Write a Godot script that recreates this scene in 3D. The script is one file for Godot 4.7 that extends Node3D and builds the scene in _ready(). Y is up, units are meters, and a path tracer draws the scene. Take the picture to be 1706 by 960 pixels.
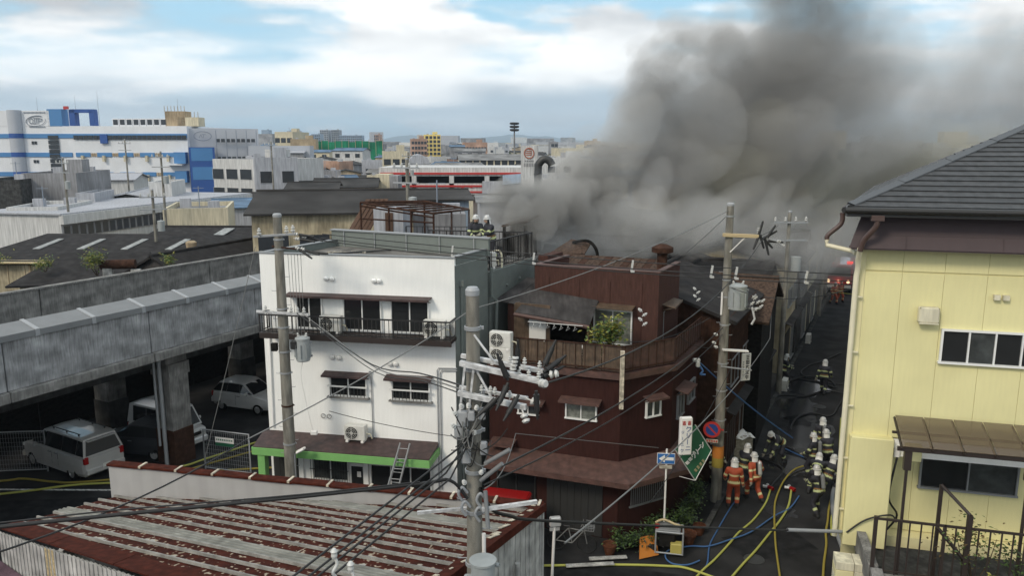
extends Node3D
# A fire in a narrow street, seen from a roof across the way. Units are metres, y is up.

var counts := {}
var M := {}
var TX := {}
var rng := RandomNumberGenerator.new()

class B:
	# collects triangles; faces are given clockwise as seen from outside
	var v := PackedVector3Array()
	var n := PackedVector3Array()
	var uv := PackedVector2Array()
	var col := PackedColorArray()
	var c := Color(1, 1, 1)
	var colored := false
	func tri(p: Vector3, q: Vector3, r: Vector3) -> void:
		var k := (r - p).cross(q - p)
		if k.length_squared() < 1e-14:
			return
		k = k.normalized()
		for w in [p, q, r]:
			v.append(w); n.append(k); uv.append(Vector2(w.x, w.y)); col.append(c)
	func tri_n(p: Vector3, q: Vector3, r: Vector3, a: Vector3, b: Vector3, d: Vector3) -> void:
		v.append(p); v.append(q); v.append(r)
		n.append(a); n.append(b); n.append(d)
		for w in [p, q, r]:
			uv.append(Vector2(w.x, w.y)); col.append(c)
	func quad(p: Vector3, q: Vector3, r: Vector3, s: Vector3) -> void:
		tri(p, q, r); tri(p, r, s)
	func quad_uv(p: Vector3, q: Vector3, r: Vector3, s: Vector3, u0: Vector2, u1: Vector2, u2: Vector2, u3: Vector2) -> void:
		quad(p, q, r, s)
		var k := uv.size()
		uv[k - 6] = u0; uv[k - 5] = u1; uv[k - 4] = u2
		uv[k - 3] = u0; uv[k - 2] = u2; uv[k - 1] = u3
	func box(at: Vector3, s: Vector3, t := Basis()) -> void:
		var h := s * 0.5
		var k := []
		for z in [-1, 1]:
			for y in [-1, 1]:
				for x in [-1, 1]:
					k.append(at + t * Vector3(h.x * x, h.y * y, h.z * z))
		quad(k[4], k[6], k[7], k[5])
		quad(k[1], k[3], k[2], k[0])
		quad(k[0], k[2], k[6], k[4])
		quad(k[5], k[7], k[3], k[1])
		quad(k[2], k[3], k[7], k[6])
		quad(k[0], k[4], k[5], k[1])
	func cbox(at: Vector3, s: Vector3, ch: float, t := Basis()) -> void:
		# a box with chamfered edges: three slabs' worth of faces
		var h := s * 0.5
		var e := Vector3(ch, ch, ch)
		for ax in 3:
			for sg in [-1.0, 1.0]:
				var a := (ax + 1) % 3
				var b := (ax + 2) % 3
				var q := []
				for m in [[-1, -1], [-1, 1], [1, 1], [1, -1]]:
					var w := Vector3()
					w[ax] = sg * h[ax]; w[a] = m[0] * (h[a] - ch); w[b] = m[1] * (h[b] - ch)
					q.append(at + t * w)
				if sg > 0: quad(q[0], q[1], q[2], q[3])
				else: quad(q[3], q[2], q[1], q[0])
		for ax in 3:
			var a := (ax + 1) % 3
			var b := (ax + 2) % 3
			for sa in [-1.0, 1.0]:
				for sb in [-1.0, 1.0]:
					var q := []
					for m in [[-1, 0], [1, 0], [1, 1], [-1, 1]]:
						var w := Vector3()
						w[ax] = m[0] * (h[ax] - ch)
						w[a] = sa * (h[a] - (ch if m[1] == 1 else 0.0))
						w[b] = sb * (h[b] - (0.0 if m[1] == 1 else ch))
						q.append(at + t * w)
					if sa * sb > 0: quad(q[0], q[1], q[2], q[3])
					else: quad(q[3], q[2], q[1], q[0])
	func tube(pts: Array, r: float, k := 8, r2 := -1.0, caps := true) -> void:
		if r2 < 0: r2 = r
		var m := pts.size()
		var prev := []
		var pn := []
		var side := Vector3()
		for i in m:
			var p: Vector3 = pts[i]
			var d: Vector3 = (pts[mini(i + 1, m - 1)] - pts[maxi(i - 1, 0)]).normalized()
			if i == 0: side = d.cross(Vector3.UP if absf(d.y) < 0.95 else Vector3.RIGHT).normalized()
			else: side = (side - d * side.dot(d)).normalized()
			var up := d.cross(side)
			var rr := lerpf(r, r2, float(i) / maxf(1, m - 1))
			var ring := []
			var rn := []
			for j in k:
				var a := TAU * j / k
				var o := side * cos(a) + up * sin(a)
				ring.append(p + o * rr); rn.append(o)
			if i > 0:
				for j in k:
					var l := (j + 1) % k
					tri_n(prev[j], ring[j], ring[l], pn[j], rn[j], rn[l])
					tri_n(prev[j], ring[l], prev[l], pn[j], rn[l], pn[l])
			if caps and (i == 0 or i == m - 1):
				for j in k:
					var l := (j + 1) % k
					if i == 0: tri(p, ring[j], ring[l])
					else: tri(p, ring[l], ring[j])
			prev = ring; pn = rn
	func lathe(prof: Array, at: Vector3, t := Basis(), k := 16) -> void:
		# prof: [radius, height] from bottom to top
		for i in prof.size() - 1:
			var a: Array = prof[i]
			var b: Array = prof[i + 1]
			var sl := Vector2(b[1] - a[1], a[0] - b[0]).normalized()
			for j in k:
				var o0 := Vector3(cos(TAU * j / k), 0, sin(TAU * j / k))
				var o1 := Vector3(cos(TAU * (j + 1) / k), 0, sin(TAU * (j + 1) / k))
				var p: Vector3 = at + t * (o0 * a[0] + Vector3.UP * a[1])
				var q: Vector3 = at + t * (o0 * b[0] + Vector3.UP * b[1])
				var r: Vector3 = at + t * (o1 * b[0] + Vector3.UP * b[1])
				var s: Vector3 = at + t * (o1 * a[0] + Vector3.UP * a[1])
				var n0 := t * (o0 * sl.x + Vector3.UP * sl.y)
				var n1 := t * (o1 * sl.x + Vector3.UP * sl.y)
				if b[0] > 0: tri_n(p, r, q, n0, n1, n0)
				if a[0] > 0: tri_n(p, s, r, n0, n1, n1)
	func prism(poly: Array, y0: float, y1: float) -> void:
		# poly: Vector2 (x, z), clockwise or not; walls, top and bottom
		var area := 0.0
		for i in poly.size():
			var p: Vector2 = poly[i]
			var q: Vector2 = poly[(i + 1) % poly.size()]
			area += p.x * q.y - q.x * p.y
		if area < 0:
			poly = poly.duplicate(); poly.reverse()
		var m := poly.size()
		for i in m:
			var p: Vector2 = poly[i]
			var q: Vector2 = poly[(i + 1) % m]
			quad(Vector3(q.x, y0, q.y), Vector3(q.x, y1, q.y), Vector3(p.x, y1, p.y), Vector3(p.x, y0, p.y))
		var ids := Geometry2D.triangulate_polygon(PackedVector2Array(poly))
		for i in range(0, ids.size(), 3):
			var a: Vector2 = poly[ids[i]]
			var b: Vector2 = poly[ids[i + 1]]
			var d: Vector2 = poly[ids[i + 2]]
			if (b - a).cross(d - a) < 0:
				var w := b; b = d; d = w
			tri(Vector3(a.x, y1, a.y), Vector3(b.x, y1, b.y), Vector3(d.x, y1, d.y))
			tri(Vector3(a.x, y0, a.y), Vector3(d.x, y0, d.y), Vector3(b.x, y0, b.y))
	func slab(p: Vector3, q: Vector3, r: Vector3, s: Vector3, th: float) -> void:
		# a sheet with thickness th under the quad p q r s (clockwise from above)
		var k := (r - p).cross(q - p).normalized() * -th
		quad(p, q, r, s)
		quad(s + k, r + k, q + k, p + k)
		var w := [p, q, r, s]
		for i in 4:
			var a: Vector3 = w[i]
			var b: Vector3 = w[(i + 1) % 4]
			quad(b, a, a + k, b + k)
	func leaf(at: Vector3, d: Vector3, up: Vector3, l: float, w: float) -> void:
		var s := d.cross(up).normalized() * w * 0.5
		var m := at + d * l * 0.45 + up * l * 0.08
		tri(at, m + s, at + d * l); tri(at, at + d * l, m - s)
	func mesh() -> ArrayMesh:
		var a := []
		a.resize(Mesh.ARRAY_MAX)
		a[Mesh.ARRAY_VERTEX] = v; a[Mesh.ARRAY_NORMAL] = n; a[Mesh.ARRAY_TEX_UV] = uv
		if colored: a[Mesh.ARRAY_COLOR] = col
		var m := ArrayMesh.new()
		m.add_surface_from_arrays(Mesh.PRIMITIVE_TRIANGLES, a)
		return m

func numbered(parent: Node, called: String) -> String:
	var key := "%d/%s" % [parent.get_instance_id(), called]
	var k: int = counts.get(key, 0)
	counts[key] = k + 1
	return called if k == 0 else "%s_%03d" % [called, k]

func tag(o: Node, label: String, category: String, group := "", kind := "") -> void:
	if label: o.set_meta("label", label)
	if category: o.set_meta("category", category)
	if group: o.set_meta("group", group)
	if kind: o.set_meta("kind", kind)

func thing(called: String, label: String, category: String, at := Vector3.ZERO, turn := 0.0, group := "") -> Node3D:
	var o := Node3D.new()
	o.name = numbered(self, called)
	add_child(o, true)
	o.position = at
	o.rotation.y = deg_to_rad(turn)
	tag(o, label, category, group)
	return o

func part(parent: Node, called: String, b: B, m: Material, at := Vector3.ZERO, label := "") -> MeshInstance3D:
	return part_mesh(parent, called, b.mesh(), m, at, label)

func part_mesh(parent: Node, called: String, me: Mesh, m: Material, at := Vector3.ZERO, label := "") -> MeshInstance3D:
	var o := MeshInstance3D.new()
	o.name = numbered(parent, called)
	o.mesh = me
	o.material_override = m
	o.position = at
	parent.add_child(o, true)
	if label: o.set_meta("label", label)
	return o

func single(called: String, label: String, category: String, b: B, m: Material, group := "", kind := "") -> MeshInstance3D:
	var o := part(self, called, b, m)
	tag(o, label, category, group, kind)
	return o

func ground_piece(called: String, b: B, m: Material) -> MeshInstance3D:
	var o := part(self, called, b, m)
	o.set_meta("kind", "structure")
	return o

func copy(o: Node3D, at: Vector3, turn: float, label: String) -> Node3D:
	var called := str(o.name)
	var cut := called.rfind("_")
	if cut > 0 and called.substr(cut + 1).is_valid_int(): called = called.substr(0, cut)
	var r: Node3D = o.duplicate()
	r.name = numbered(self, called)
	add_child(r, true)
	r.position = at
	r.rotation.y = deg_to_rad(turn)
	r.set_meta("label", label)
	return r

func noise_tex(key: String, freq: float, lo: float, hi: float, oct := 4, size := 512, kind := FastNoiseLite.TYPE_SIMPLEX_SMOOTH, mid := -1.0) -> void:
	var f := FastNoiseLite.new()
	f.seed = key.hash() % 1000
	f.noise_type = kind
	f.frequency = freq
	f.fractal_octaves = oct
	var t := NoiseTexture2D.new()
	t.width = size; t.height = size
	t.seamless = true
	t.noise = f
	var g := Gradient.new()
	g.set_color(0, Color(lo, lo, lo)); g.set_color(1, Color(hi, hi, hi))
	if mid >= 0: g.add_point(0.45, Color(mid, mid, mid))
	t.color_ramp = g
	TX[key] = t

func mat(key: String, lin: Color, rough := 0.85, tex := "", sc := Vector3(0.5, 0.5, 0.5), tex2 := "", sc2 := Vector3(2, 2, 2), bump := 0.0, metal := 0.0) -> StandardMaterial3D:
	var m := StandardMaterial3D.new()
	m.resource_name = key
	# the textures darken; lift the base so that its mean stays the colour that was asked for
	var lift: float = {"grime": 0.66, "drip": 0.72, "faint": 0.96, "soft": 0.92, "fine": 0.74, "streak": 0.77, "blotch": 0.5, "speck": 0.5}.get(tex, 1.0) * {"grime": 0.66, "drip": 0.72, "faint": 0.96, "soft": 0.92, "fine": 0.74, "streak": 0.77, "blotch": 0.5, "speck": 0.5}.get(tex2, 1.0)
	lin = Color(minf(lin.r / lift, 1.0), minf(lin.g / lift, 1.0), minf(lin.b / lift, 1.0))
	m.albedo_color = lin.linear_to_srgb()
	m.roughness = rough
	if rough > 0.65: m.metallic_specular = 0.22
	m.metallic = metal
	if tex:
		m.albedo_texture = TX[tex]
		m.uv1_triplanar = true; m.uv1_world_triplanar = true
		m.uv1_scale = sc
	if tex2:
		m.detail_enabled = true
		m.detail_albedo = TX[tex2]
		m.detail_blend_mode = BaseMaterial3D.BLEND_MODE_MUL
		m.detail_uv_layer = BaseMaterial3D.DETAIL_UV_2
		m.uv2_triplanar = true; m.uv2_world_triplanar = true
		m.uv2_scale = sc2
	if bump > 0 and tex:
		m.heightmap_enabled = true
		m.heightmap_texture = TX[tex]
		m.heightmap_scale = bump
	M[key] = m
	return m

func catenary(a: Vector3, b: Vector3, sag: float, k := 14) -> Array:
	var out := []
	for i in k + 1:
		var t := float(i) / k
		out.append(a.lerp(b, t) + Vector3.DOWN * sag * 4.0 * t * (1 - t))
	return out

func spline(pts: Array, k := 5) -> Array:
	var out := []
	for i in pts.size() - 1:
		var p0: Vector3 = pts[maxi(i - 1, 0)]
		var p1: Vector3 = pts[i]
		var p2: Vector3 = pts[i + 1]
		var p3: Vector3 = pts[mini(i + 2, pts.size() - 1)]
		for j in k:
			out.append(p1.cubic_interpolate(p2, p0, p3, float(j) / k))
	out.append(pts[-1])
	return out

func window(parent: Node3D, x: float, y: float, w: float, h: float, z: float, fm: Material, gm: Material, panes := 2, called := "window", fw := 0.045) -> MeshInstance3D:
	# a framed window in the plane z of its parent: frame, and one pane per sash as sub-parts
	var b := B.new()
	var d := 0.08
	b.box(Vector3(x + w / 2, y + fw / 2, z + d / 2), Vector3(w + 0.04, fw, d + 0.03))
	b.box(Vector3(x + w / 2, y + h - fw / 2, z + d / 2), Vector3(w, fw, d))
	for s in [0.0, 1.0]:
		b.box(Vector3(x + fw / 2 + s * (w - fw), y + h / 2, z + d / 2), Vector3(fw, h - fw * 2 , d))
	var pw := (w - fw * 2) / panes
	for i in range(1, panes):
		b.box(Vector3(x + fw + pw * i, y + h / 2, z + 0.045), Vector3(0.035, h - fw * 2, 0.05))
	var f := part(parent, called, b, fm)
	for i in panes:
		var g := B.new()
		g.box(Vector3(x + fw + pw * (i + 0.5), y + h / 2, z + 0.012 + 0.014 * (i % 2)), Vector3(pw - 0.002, h - fw * 2, 0.012))
		part(f, "pane", g, M.glass_dim if gm == M.glass_dark and (i * 7 + int(x * 31.0)) % 3 == 1 else gm)
	return f

func make_materials() -> void:
	noise_tex("grime", 0.008, 0.62, 1.0, 5)
	noise_tex("soft", 0.006, 0.93, 1.0, 3)
	noise_tex("fine", 0.05, 0.72, 1.0, 4)
	noise_tex("streak", 0.02, 0.74, 1.0, 5)
	noise_tex("faint", 0.02, 0.97, 1.0, 5)
	noise_tex("drip", 0.022, 0.66, 1.0, 5, 512, FastNoiseLite.TYPE_SIMPLEX_SMOOTH, 0.87)
	noise_tex("blotch", 0.012, 0.3, 1.0, 5, 512, FastNoiseLite.TYPE_SIMPLEX_SMOOTH, 0.75)
	noise_tex("speck", 0.12, 0.35, 1.0, 2)
	var V := Vector3(1, 1, 1)
	mat("asphalt", Color(0.03, 0.0295, 0.03), 0.85, "grime", V * 0.13, "fine", V * 1.3, 0.15)
	mat("patch", Color(0.02, 0.02, 0.021), 0.8, "grime", V * 0.4, "fine", V * 2)
	mat("wet", Color(0.02, 0.02, 0.022), 0.12, "grime", V * 0.2)
	mat("ground", Color(0.075, 0.072, 0.066), 0.95, "grime", V * 0.01, "blotch", V * 0.05)
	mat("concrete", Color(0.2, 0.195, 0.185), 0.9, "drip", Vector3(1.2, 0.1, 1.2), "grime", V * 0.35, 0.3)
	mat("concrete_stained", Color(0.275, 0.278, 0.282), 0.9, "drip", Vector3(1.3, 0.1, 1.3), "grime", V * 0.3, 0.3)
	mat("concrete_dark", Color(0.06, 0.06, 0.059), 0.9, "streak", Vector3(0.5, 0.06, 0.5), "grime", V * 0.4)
	mat("pole", Color(0.22, 0.208, 0.18), 0.9, "grime", Vector3(1.2, 0.25, 1.2), "fine", V * 3)
	mat("white_wall", Color(0.84, 0.84, 0.815), 0.88, "soft", V * 0.12, "faint", Vector3(0.9, 0.09, 0.9))
	mat("grey_green", Color(0.165, 0.185, 0.173), 0.85, "soft", V * 0.3, "soft", V * 0.8)
	mat("roof_grey", Color(0.16, 0.152, 0.14), 0.9, "grime", V * 0.25, "fine", V * 1.1)
	mat("coping", Color(0.2, 0.21, 0.215), 0.5, "soft", V * 0.5)
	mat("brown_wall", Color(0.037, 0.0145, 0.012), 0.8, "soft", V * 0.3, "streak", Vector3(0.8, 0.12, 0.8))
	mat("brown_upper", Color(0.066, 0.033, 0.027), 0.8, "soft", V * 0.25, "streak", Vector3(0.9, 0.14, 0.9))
	mat("brown_trim", Color(0.085, 0.043, 0.034), 0.6, "grime", V * 0.8)
	mat("brown_awning", Color(0.055, 0.032, 0.03), 0.6, "grime", V * 0.8)
	mat("plastic_brown", Color(0.1, 0.068, 0.045), 0.45, "streak", Vector3(1.4, 0.2, 1.4), "grime", V * 0.7)
	mat("dark_roof", Color(0.032, 0.03, 0.03), 0.85, "grime", V * 0.3, "fine", V * 1.2)
	mat("slate_roof", Color(0.055, 0.051, 0.05), 0.85, "grime", V * 0.2, "streak", Vector3(0.5, 0.5, 0.08))
	mat("tan_wall", Color(0.38, 0.33, 0.23), 0.9, "grime", V * 0.12, "streak", Vector3(0.6, 0.08, 0.6))
	mat("yellow_wall", Color(0.69, 0.64, 0.345), 0.85, "soft", V * 0.2, "faint", Vector3(1.1, 0.12, 1.1))
	mat("yellow_light", Color(0.7, 0.64, 0.37), 0.7, "soft", V * 0.4)
	mat("cream", Color(0.62, 0.58, 0.44), 0.85, "soft", V * 0.2, "streak", Vector3(0.5, 0.08, 0.5))
	mat("cream_pipe", Color(0.68, 0.63, 0.46), 0.45, "soft", V * 0.7)
	mat("fascia_brown", Color(0.085, 0.066, 0.068), 0.7, "soft", V * 0.8)
	mat("tile_dark", Color(0.036, 0.037, 0.039), 0.55, "grime", V * 0.9, "fine", V * 2.5)
	mat("tile_light", Color(0.046, 0.047, 0.049), 0.55, "grime", V * 0.9, "fine", V * 2.5)
	mat("ridge_metal", Color(0.085, 0.092, 0.1), 0.5, "soft", V * 0.6)
	mat("gutter", Color(0.02, 0.019, 0.018), 0.4)
	mat("pipe_brown", Color(0.075, 0.045, 0.038), 0.45)
	mat("glass_dark", Color(0.018, 0.019, 0.02), 0.06)
	mat("glass_dim", Color(0.05, 0.055, 0.055), 0.12, "grime", V * 0.6)
	mat("glass_pale", Color(0.16, 0.17, 0.15), 0.18, "grime", V * 1.2)
	mat("shutter", Color(0.03, 0.03, 0.029), 0.5)
	mat("alu", Color(0.5, 0.5, 0.49), 0.45, "soft", V, "", V, 0.0, 0.4)
	mat("alu_white", Color(0.72, 0.72, 0.7), 0.5)
	mat("alu_grey", Color(0.23, 0.24, 0.25), 0.4, "soft", V)
	mat("ac_white", Color(0.6, 0.59, 0.55), 0.55, "soft", V * 2)
	mat("black_iron", Color(0.014, 0.013, 0.013), 0.5)
	mat("brown_iron", Color(0.028, 0.019, 0.016), 0.5, "fine", V * 3)
	mat("rust_iron", Color(0.055, 0.028, 0.019), 0.85, "streak", Vector3(1.5, 0.15, 1.5), "grime", V * 0.8)
	mat("rust", Color(0.058, 0.014, 0.008), 0.9, "grime", V * 1.2, "fine", V * 4, 0.2)
	mat("sheet_white", Color(0.4, 0.395, 0.375), 0.6, "grime", V * 0.5, "streak", Vector3(1.2, 0.1, 1.2))
	mat("batten", Color(0.27, 0.26, 0.24), 0.75, "grime", V * 0.8, "fine", V * 2)
	mat("sheet_grey", Color(0.2, 0.2, 0.18), 0.7, "soft", V * 2, "grime", V * 0.5)
	mat("parapet", Color(0.38, 0.375, 0.37), 0.75, "soft", V * 0.3, "soft", Vector3(0.9, 0.1, 0.9))
	mat("pink_roof", Color(0.13, 0.08, 0.1), 0.8, "grime", V * 0.3, "fine", V)
	mat("galv", Color(0.32, 0.33, 0.34), 0.45, "soft", V * 2, "", V, 0.0, 0.3)
	mat("duct_grey", Color(0.17, 0.176, 0.18), 0.6, "soft", V * 0.7, "soft", V * 0.3)
	mat("duct_light", Color(0.3, 0.31, 0.32), 0.5, "soft", V)
	mat("steel_white", Color(0.5, 0.5, 0.5), 0.5, "grime", V * 1.5)
	mat("porcelain", Color(0.5, 0.5, 0.48), 0.35)
	mat("rubber", Color(0.008, 0.008, 0.008), 0.6)
	mat("cable", Color(0.013, 0.013, 0.013), 0.6)
	mat("cable_grey", Color(0.16, 0.16, 0.155), 0.6)
	mat("transformer", Color(0.3, 0.32, 0.32), 0.45, "soft", V * 2)
	mat("stained_white", Color(0.5, 0.44, 0.34), 0.6, "grime", V * 1.1, "streak", Vector3(2, 0.4, 2))
	mat("brass", Color(0.45, 0.36, 0.2), 0.5, "grime", V * 3)
	mat("bronze", Color(0.12, 0.085, 0.06), 0.35, "soft", V)
	M["bronze"].transparency = BaseMaterial3D.TRANSPARENCY_ALPHA; M["bronze"].albedo_color.a = 0.6
	mat("skylight", Color(0.26, 0.27, 0.265), 0.6, "grime", V * 0.6)
	mat("green_paint", Color(0.19, 0.42, 0.135), 0.55, "soft", V)
	mat("sign_green", Color(0.008, 0.085, 0.04), 0.5, "soft", V)
	mat("sign_white", Color(0.72, 0.7, 0.67), 0.45)
	mat("sign_blue", Color(0.03, 0.13, 0.36), 0.4)
	mat("sign_navy", Color(0.02, 0.05, 0.2), 0.4)
	mat("sign_red", Color(0.4, 0.03, 0.025), 0.45)
	mat("ink", Color(0.02, 0.02, 0.025), 0.6)
	mat("ink_blue", Color(0.09, 0.13, 0.25), 0.6)
	mat("hose_yellow", Color(0.4, 0.4, 0.1), 0.75, "fine", V * 3)
	mat("hose_gold", Color(0.3, 0.24, 0.05), 0.75, "fine", V * 3)
	mat("hose_blue", Color(0.06, 0.13, 0.28), 0.75, "fine", V * 3)
	mat("hose_black", Color(0.014, 0.014, 0.016), 0.6)
	mat("hose_grey", Color(0.22, 0.23, 0.24), 0.7, "fine", V * 2)
	mat("orange_board", Color(0.46, 0.17, 0.035), 0.7, "soft", V)
	mat("crate_green", Color(0.015, 0.07, 0.02), 0.5)
	mat("crate_orange", Color(0.18, 0.07, 0.02), 0.5)
	mat("crate_yellow", Color(0.42, 0.36, 0.1), 0.5)
	mat("wood", Color(0.16, 0.1, 0.06), 0.85, "streak", Vector3(3, 0.3, 3))
	mat("wood_arm", Color(0.5, 0.4, 0.24), 0.7, "streak", Vector3(3, 3, 0.3))
	mat("terracotta", Color(0.1, 0.04, 0.022), 0.8, "grime", V * 2)
	mat("cardboard", Color(0.36, 0.33, 0.27), 0.85, "grime", V * 1.4)
	mat("car_silver", Color(0.44, 0.43, 0.41), 0.3, "soft", V * 0.5)
	mat("car_white", Color(0.56, 0.56, 0.55), 0.28, "soft", V * 0.5)
	mat("car_dark", Color(0.02, 0.022, 0.026), 0.25)
	mat("car_red", Color(0.26, 0.01, 0.01), 0.25)
	for k in ["car_silver", "car_white", "car_dark", "car_red"]:
		M[k].clearcoat_enabled = true; M[k].clearcoat = 0.7; M[k].clearcoat_roughness = 0.08
	mat("tyre", Color(0.012, 0.012, 0.012), 0.85)
	mat("rim", Color(0.4, 0.4, 0.4), 0.35, "", V, "", V, 0.0, 0.6)
	mat("light_red", Color(0.28, 0.01, 0.01), 0.2)
	mat("light_clear", Color(0.6, 0.62, 0.62), 0.1)
	mat("plate", Color(0.65, 0.65, 0.6), 0.5)
	mat("leaf_green", Color(0.055, 0.1, 0.022), 0.6)
	mat("leaf_yellow", Color(0.2, 0.19, 0.03), 0.6)
	mat("leaf_dark", Color(0.012, 0.026, 0.009), 0.6)
	mat("leaf_brown", Color(0.09, 0.06, 0.03), 0.7)
	for k in ["leaf_green", "leaf_yellow", "leaf_dark", "leaf_brown"]:
		M[k].backlight_enabled = true; M[k].backlight = Color(0.25, 0.3, 0.1)
	mat("stem", Color(0.06, 0.045, 0.03), 0.9)
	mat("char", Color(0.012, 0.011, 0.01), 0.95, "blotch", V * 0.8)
	mat("char_wood", Color(0.06, 0.04, 0.03), 0.95, "blotch", V * 0.9)
	mat("far_white", Color(0.5, 0.5, 0.495), 0.85, "soft", V * 0.03, "streak", Vector3(0.35, 0.03, 0.35))
	mat("far_cream", Color(0.52, 0.47, 0.35), 0.85, "soft", V * 0.03, "streak", Vector3(0.35, 0.03, 0.35))
	mat("far_grey", Color(0.25, 0.25, 0.26), 0.85, "grime", V * 0.03, "streak", Vector3(0.35, 0.03, 0.35))
	mat("far_pale", Color(0.36, 0.37, 0.4), 0.85, "soft", V * 0.03, "streak", Vector3(0.35, 0.03, 0.35))
	mat("far_tan", Color(0.42, 0.33, 0.22), 0.85, "grime", V * 0.03, "streak", Vector3(0.35, 0.03, 0.35))
	mat("far_pink", Color(0.42, 0.27, 0.2), 0.85, "grime", V * 0.03, "streak", Vector3(0.35, 0.03, 0.35))
	mat("far_blue", Color(0.22, 0.28, 0.36), 0.8, "soft", V * 0.03, "streak", Vector3(0.35, 0.03, 0.35))
	mat("far_yellow", Color(0.72, 0.58, 0.2), 0.8, "soft", V * 0.03)
	mat("far_roof", Color(0.045, 0.043, 0.042), 0.85, "grime", V * 0.05)
	mat("far_roof_grey", Color(0.2, 0.2, 0.2), 0.85, "grime", V * 0.05)
	mat("far_roof_brown", Color(0.12, 0.075, 0.055), 0.85, "grime", V * 0.05)
	mat("far_roof_blue", Color(0.1, 0.16, 0.24), 0.7, "grime", V * 0.05)
	mat("far_glass", Color(0.03, 0.034, 0.04), 0.2)
	mat("factory_white", Color(0.64, 0.655, 0.68), 0.7, "soft", V * 0.05, "faint", Vector3(0.2, 0.02, 0.2))
	mat("factory_grey", Color(0.4, 0.42, 0.46), 0.7, "soft", V * 0.05)
	mat("factory_blue", Color(0.055, 0.185, 0.4), 0.6, "soft", V * 0.05)
	mat("factory_deep", Color(0.015, 0.07, 0.27), 0.6, "soft", V * 0.05)
	mat("net_green", Color(0.015, 0.19, 0.1), 0.9, "grime", V * 0.02, "streak", Vector3(0.15, 0.01, 0.15))
	mat("hill", Color(0.05, 0.065, 0.06), 1.0, "grime", V * 0.001)
	mat("line_white", Color(0.5, 0.5, 0.48), 0.8, "blotch", V * 1.2)
	mat("logo_grey", Color(0.2, 0.23, 0.28), 0.6)
	mat("emblem", Color(0.34, 0.14, 0.1), 0.7)
	mat("helmet", Color(0.48, 0.48, 0.47), 0.3)
	M["car_dark"].roughness = 0.6; M["car_dark"].clearcoat_enabled = false
	var vc := StandardMaterial3D.new()
	vc.vertex_color_use_as_albedo = true
	vc.roughness = 0.75
	M["suit"] = vc
	var gl := StandardMaterial3D.new()
	gl.emission_enabled = true
	gl.albedo_color = Color(0.9, 0.2, 0.15)
	gl.emission = Color(1.0, 0.25, 0.2)
	gl.emission_energy_multiplier = 1.0
	M["beacon"] = gl
	var hl := StandardMaterial3D.new()
	hl.emission_enabled = true
	hl.albedo_color = Color(0.9, 0.85, 0.7)
	hl.emission = Color(1.0, 0.85, 0.65)
	hl.emission_energy_multiplier = 1.5
	M["headlamp"] = hl

var sky_a := FastNoiseLite.new()
var sky_b := FastNoiseLite.new()

func sky_color(az: float, e: float) -> Color:
	# cloud cover seen in one direction: white banks, grey undersides, pale blue between
	var d := Vector3(sin(az) * cos(e), sin(e), -cos(az) * cos(e))
	var q := Vector3(d.x, 0, d.z) / (maxf(d.y, 0.0) + 0.16)
	var w := Vector3(d.x * 2.6, e * 9.0, d.z * 2.6)
	var warp := sky_b.get_noise_3d(q.x * 0.8 + 7.0, 3.0, q.z * 0.8)
	var n1 := sky_a.get_noise_3d(q.x * 0.6 + warp * 0.5, 0.0, q.z) * 0.55 + sky_a.get_noise_3d(w.x + 20.0 + warp * 0.4, w.y, w.z) * 0.75
	var n2 := sky_b.get_noise_3d(q.x * 0.9, 9.0, q.z * 1.5) * 0.5 + sky_a.get_noise_3d(w.x * 1.3 - 30.0, w.y * 1.3, w.z * 1.3) * 0.6
	var blue := Color(0.3, 0.54, 0.72).lerp(Color(0.37, 0.59, 0.71), exp(-e * 5.0))
	var cover := smoothstep(-0.2, 0.1, n1 + 0.1)
	var shade := smoothstep(0.0, 0.4, n2 + 0.06)
	var lit := Color(0.95, 0.95, 0.94).lerp(Color(0.4, 0.425, 0.45), shade * 0.85)
	var c := blue.lerp(lit, cover)
	# a bright veil some degrees up, and grey-blue banks low over the horizon
	var veil := exp(-pow((e - 0.1 - n1 * 0.05) / 0.04, 2.0))
	c = c.lerp(Color(0.93, 0.94, 0.93), veil * 0.85 * smoothstep(-0.5, 0.05, n1 + 0.22))
	var bank := exp(-pow((e - 0.045 - n2 * 0.03) / 0.022, 2.0))
	c = c.lerp(Color(0.37, 0.46, 0.535), bank * 0.85 * smoothstep(-0.4, 0.15, n2 + 0.15))
	# one heavy grey cloud to the upper left
	var da := wrapf(az + 0.52, -PI, PI)
	var blob := exp(-pow(da / 0.2, 2.0) - pow((e - 0.172 - n1 * 0.04) / 0.032, 2.0)) * smoothstep(-0.4, 0.15, n1 + n2 * 0.6 + 0.2)
	c = c.lerp(Color(0.36, 0.37, 0.385), clampf(blob * 1.3, 0, 0.9))
	return c.lerp(Color(0.44, 0.57, 0.655), exp(-e * 40.0) * 0.8)

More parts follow.
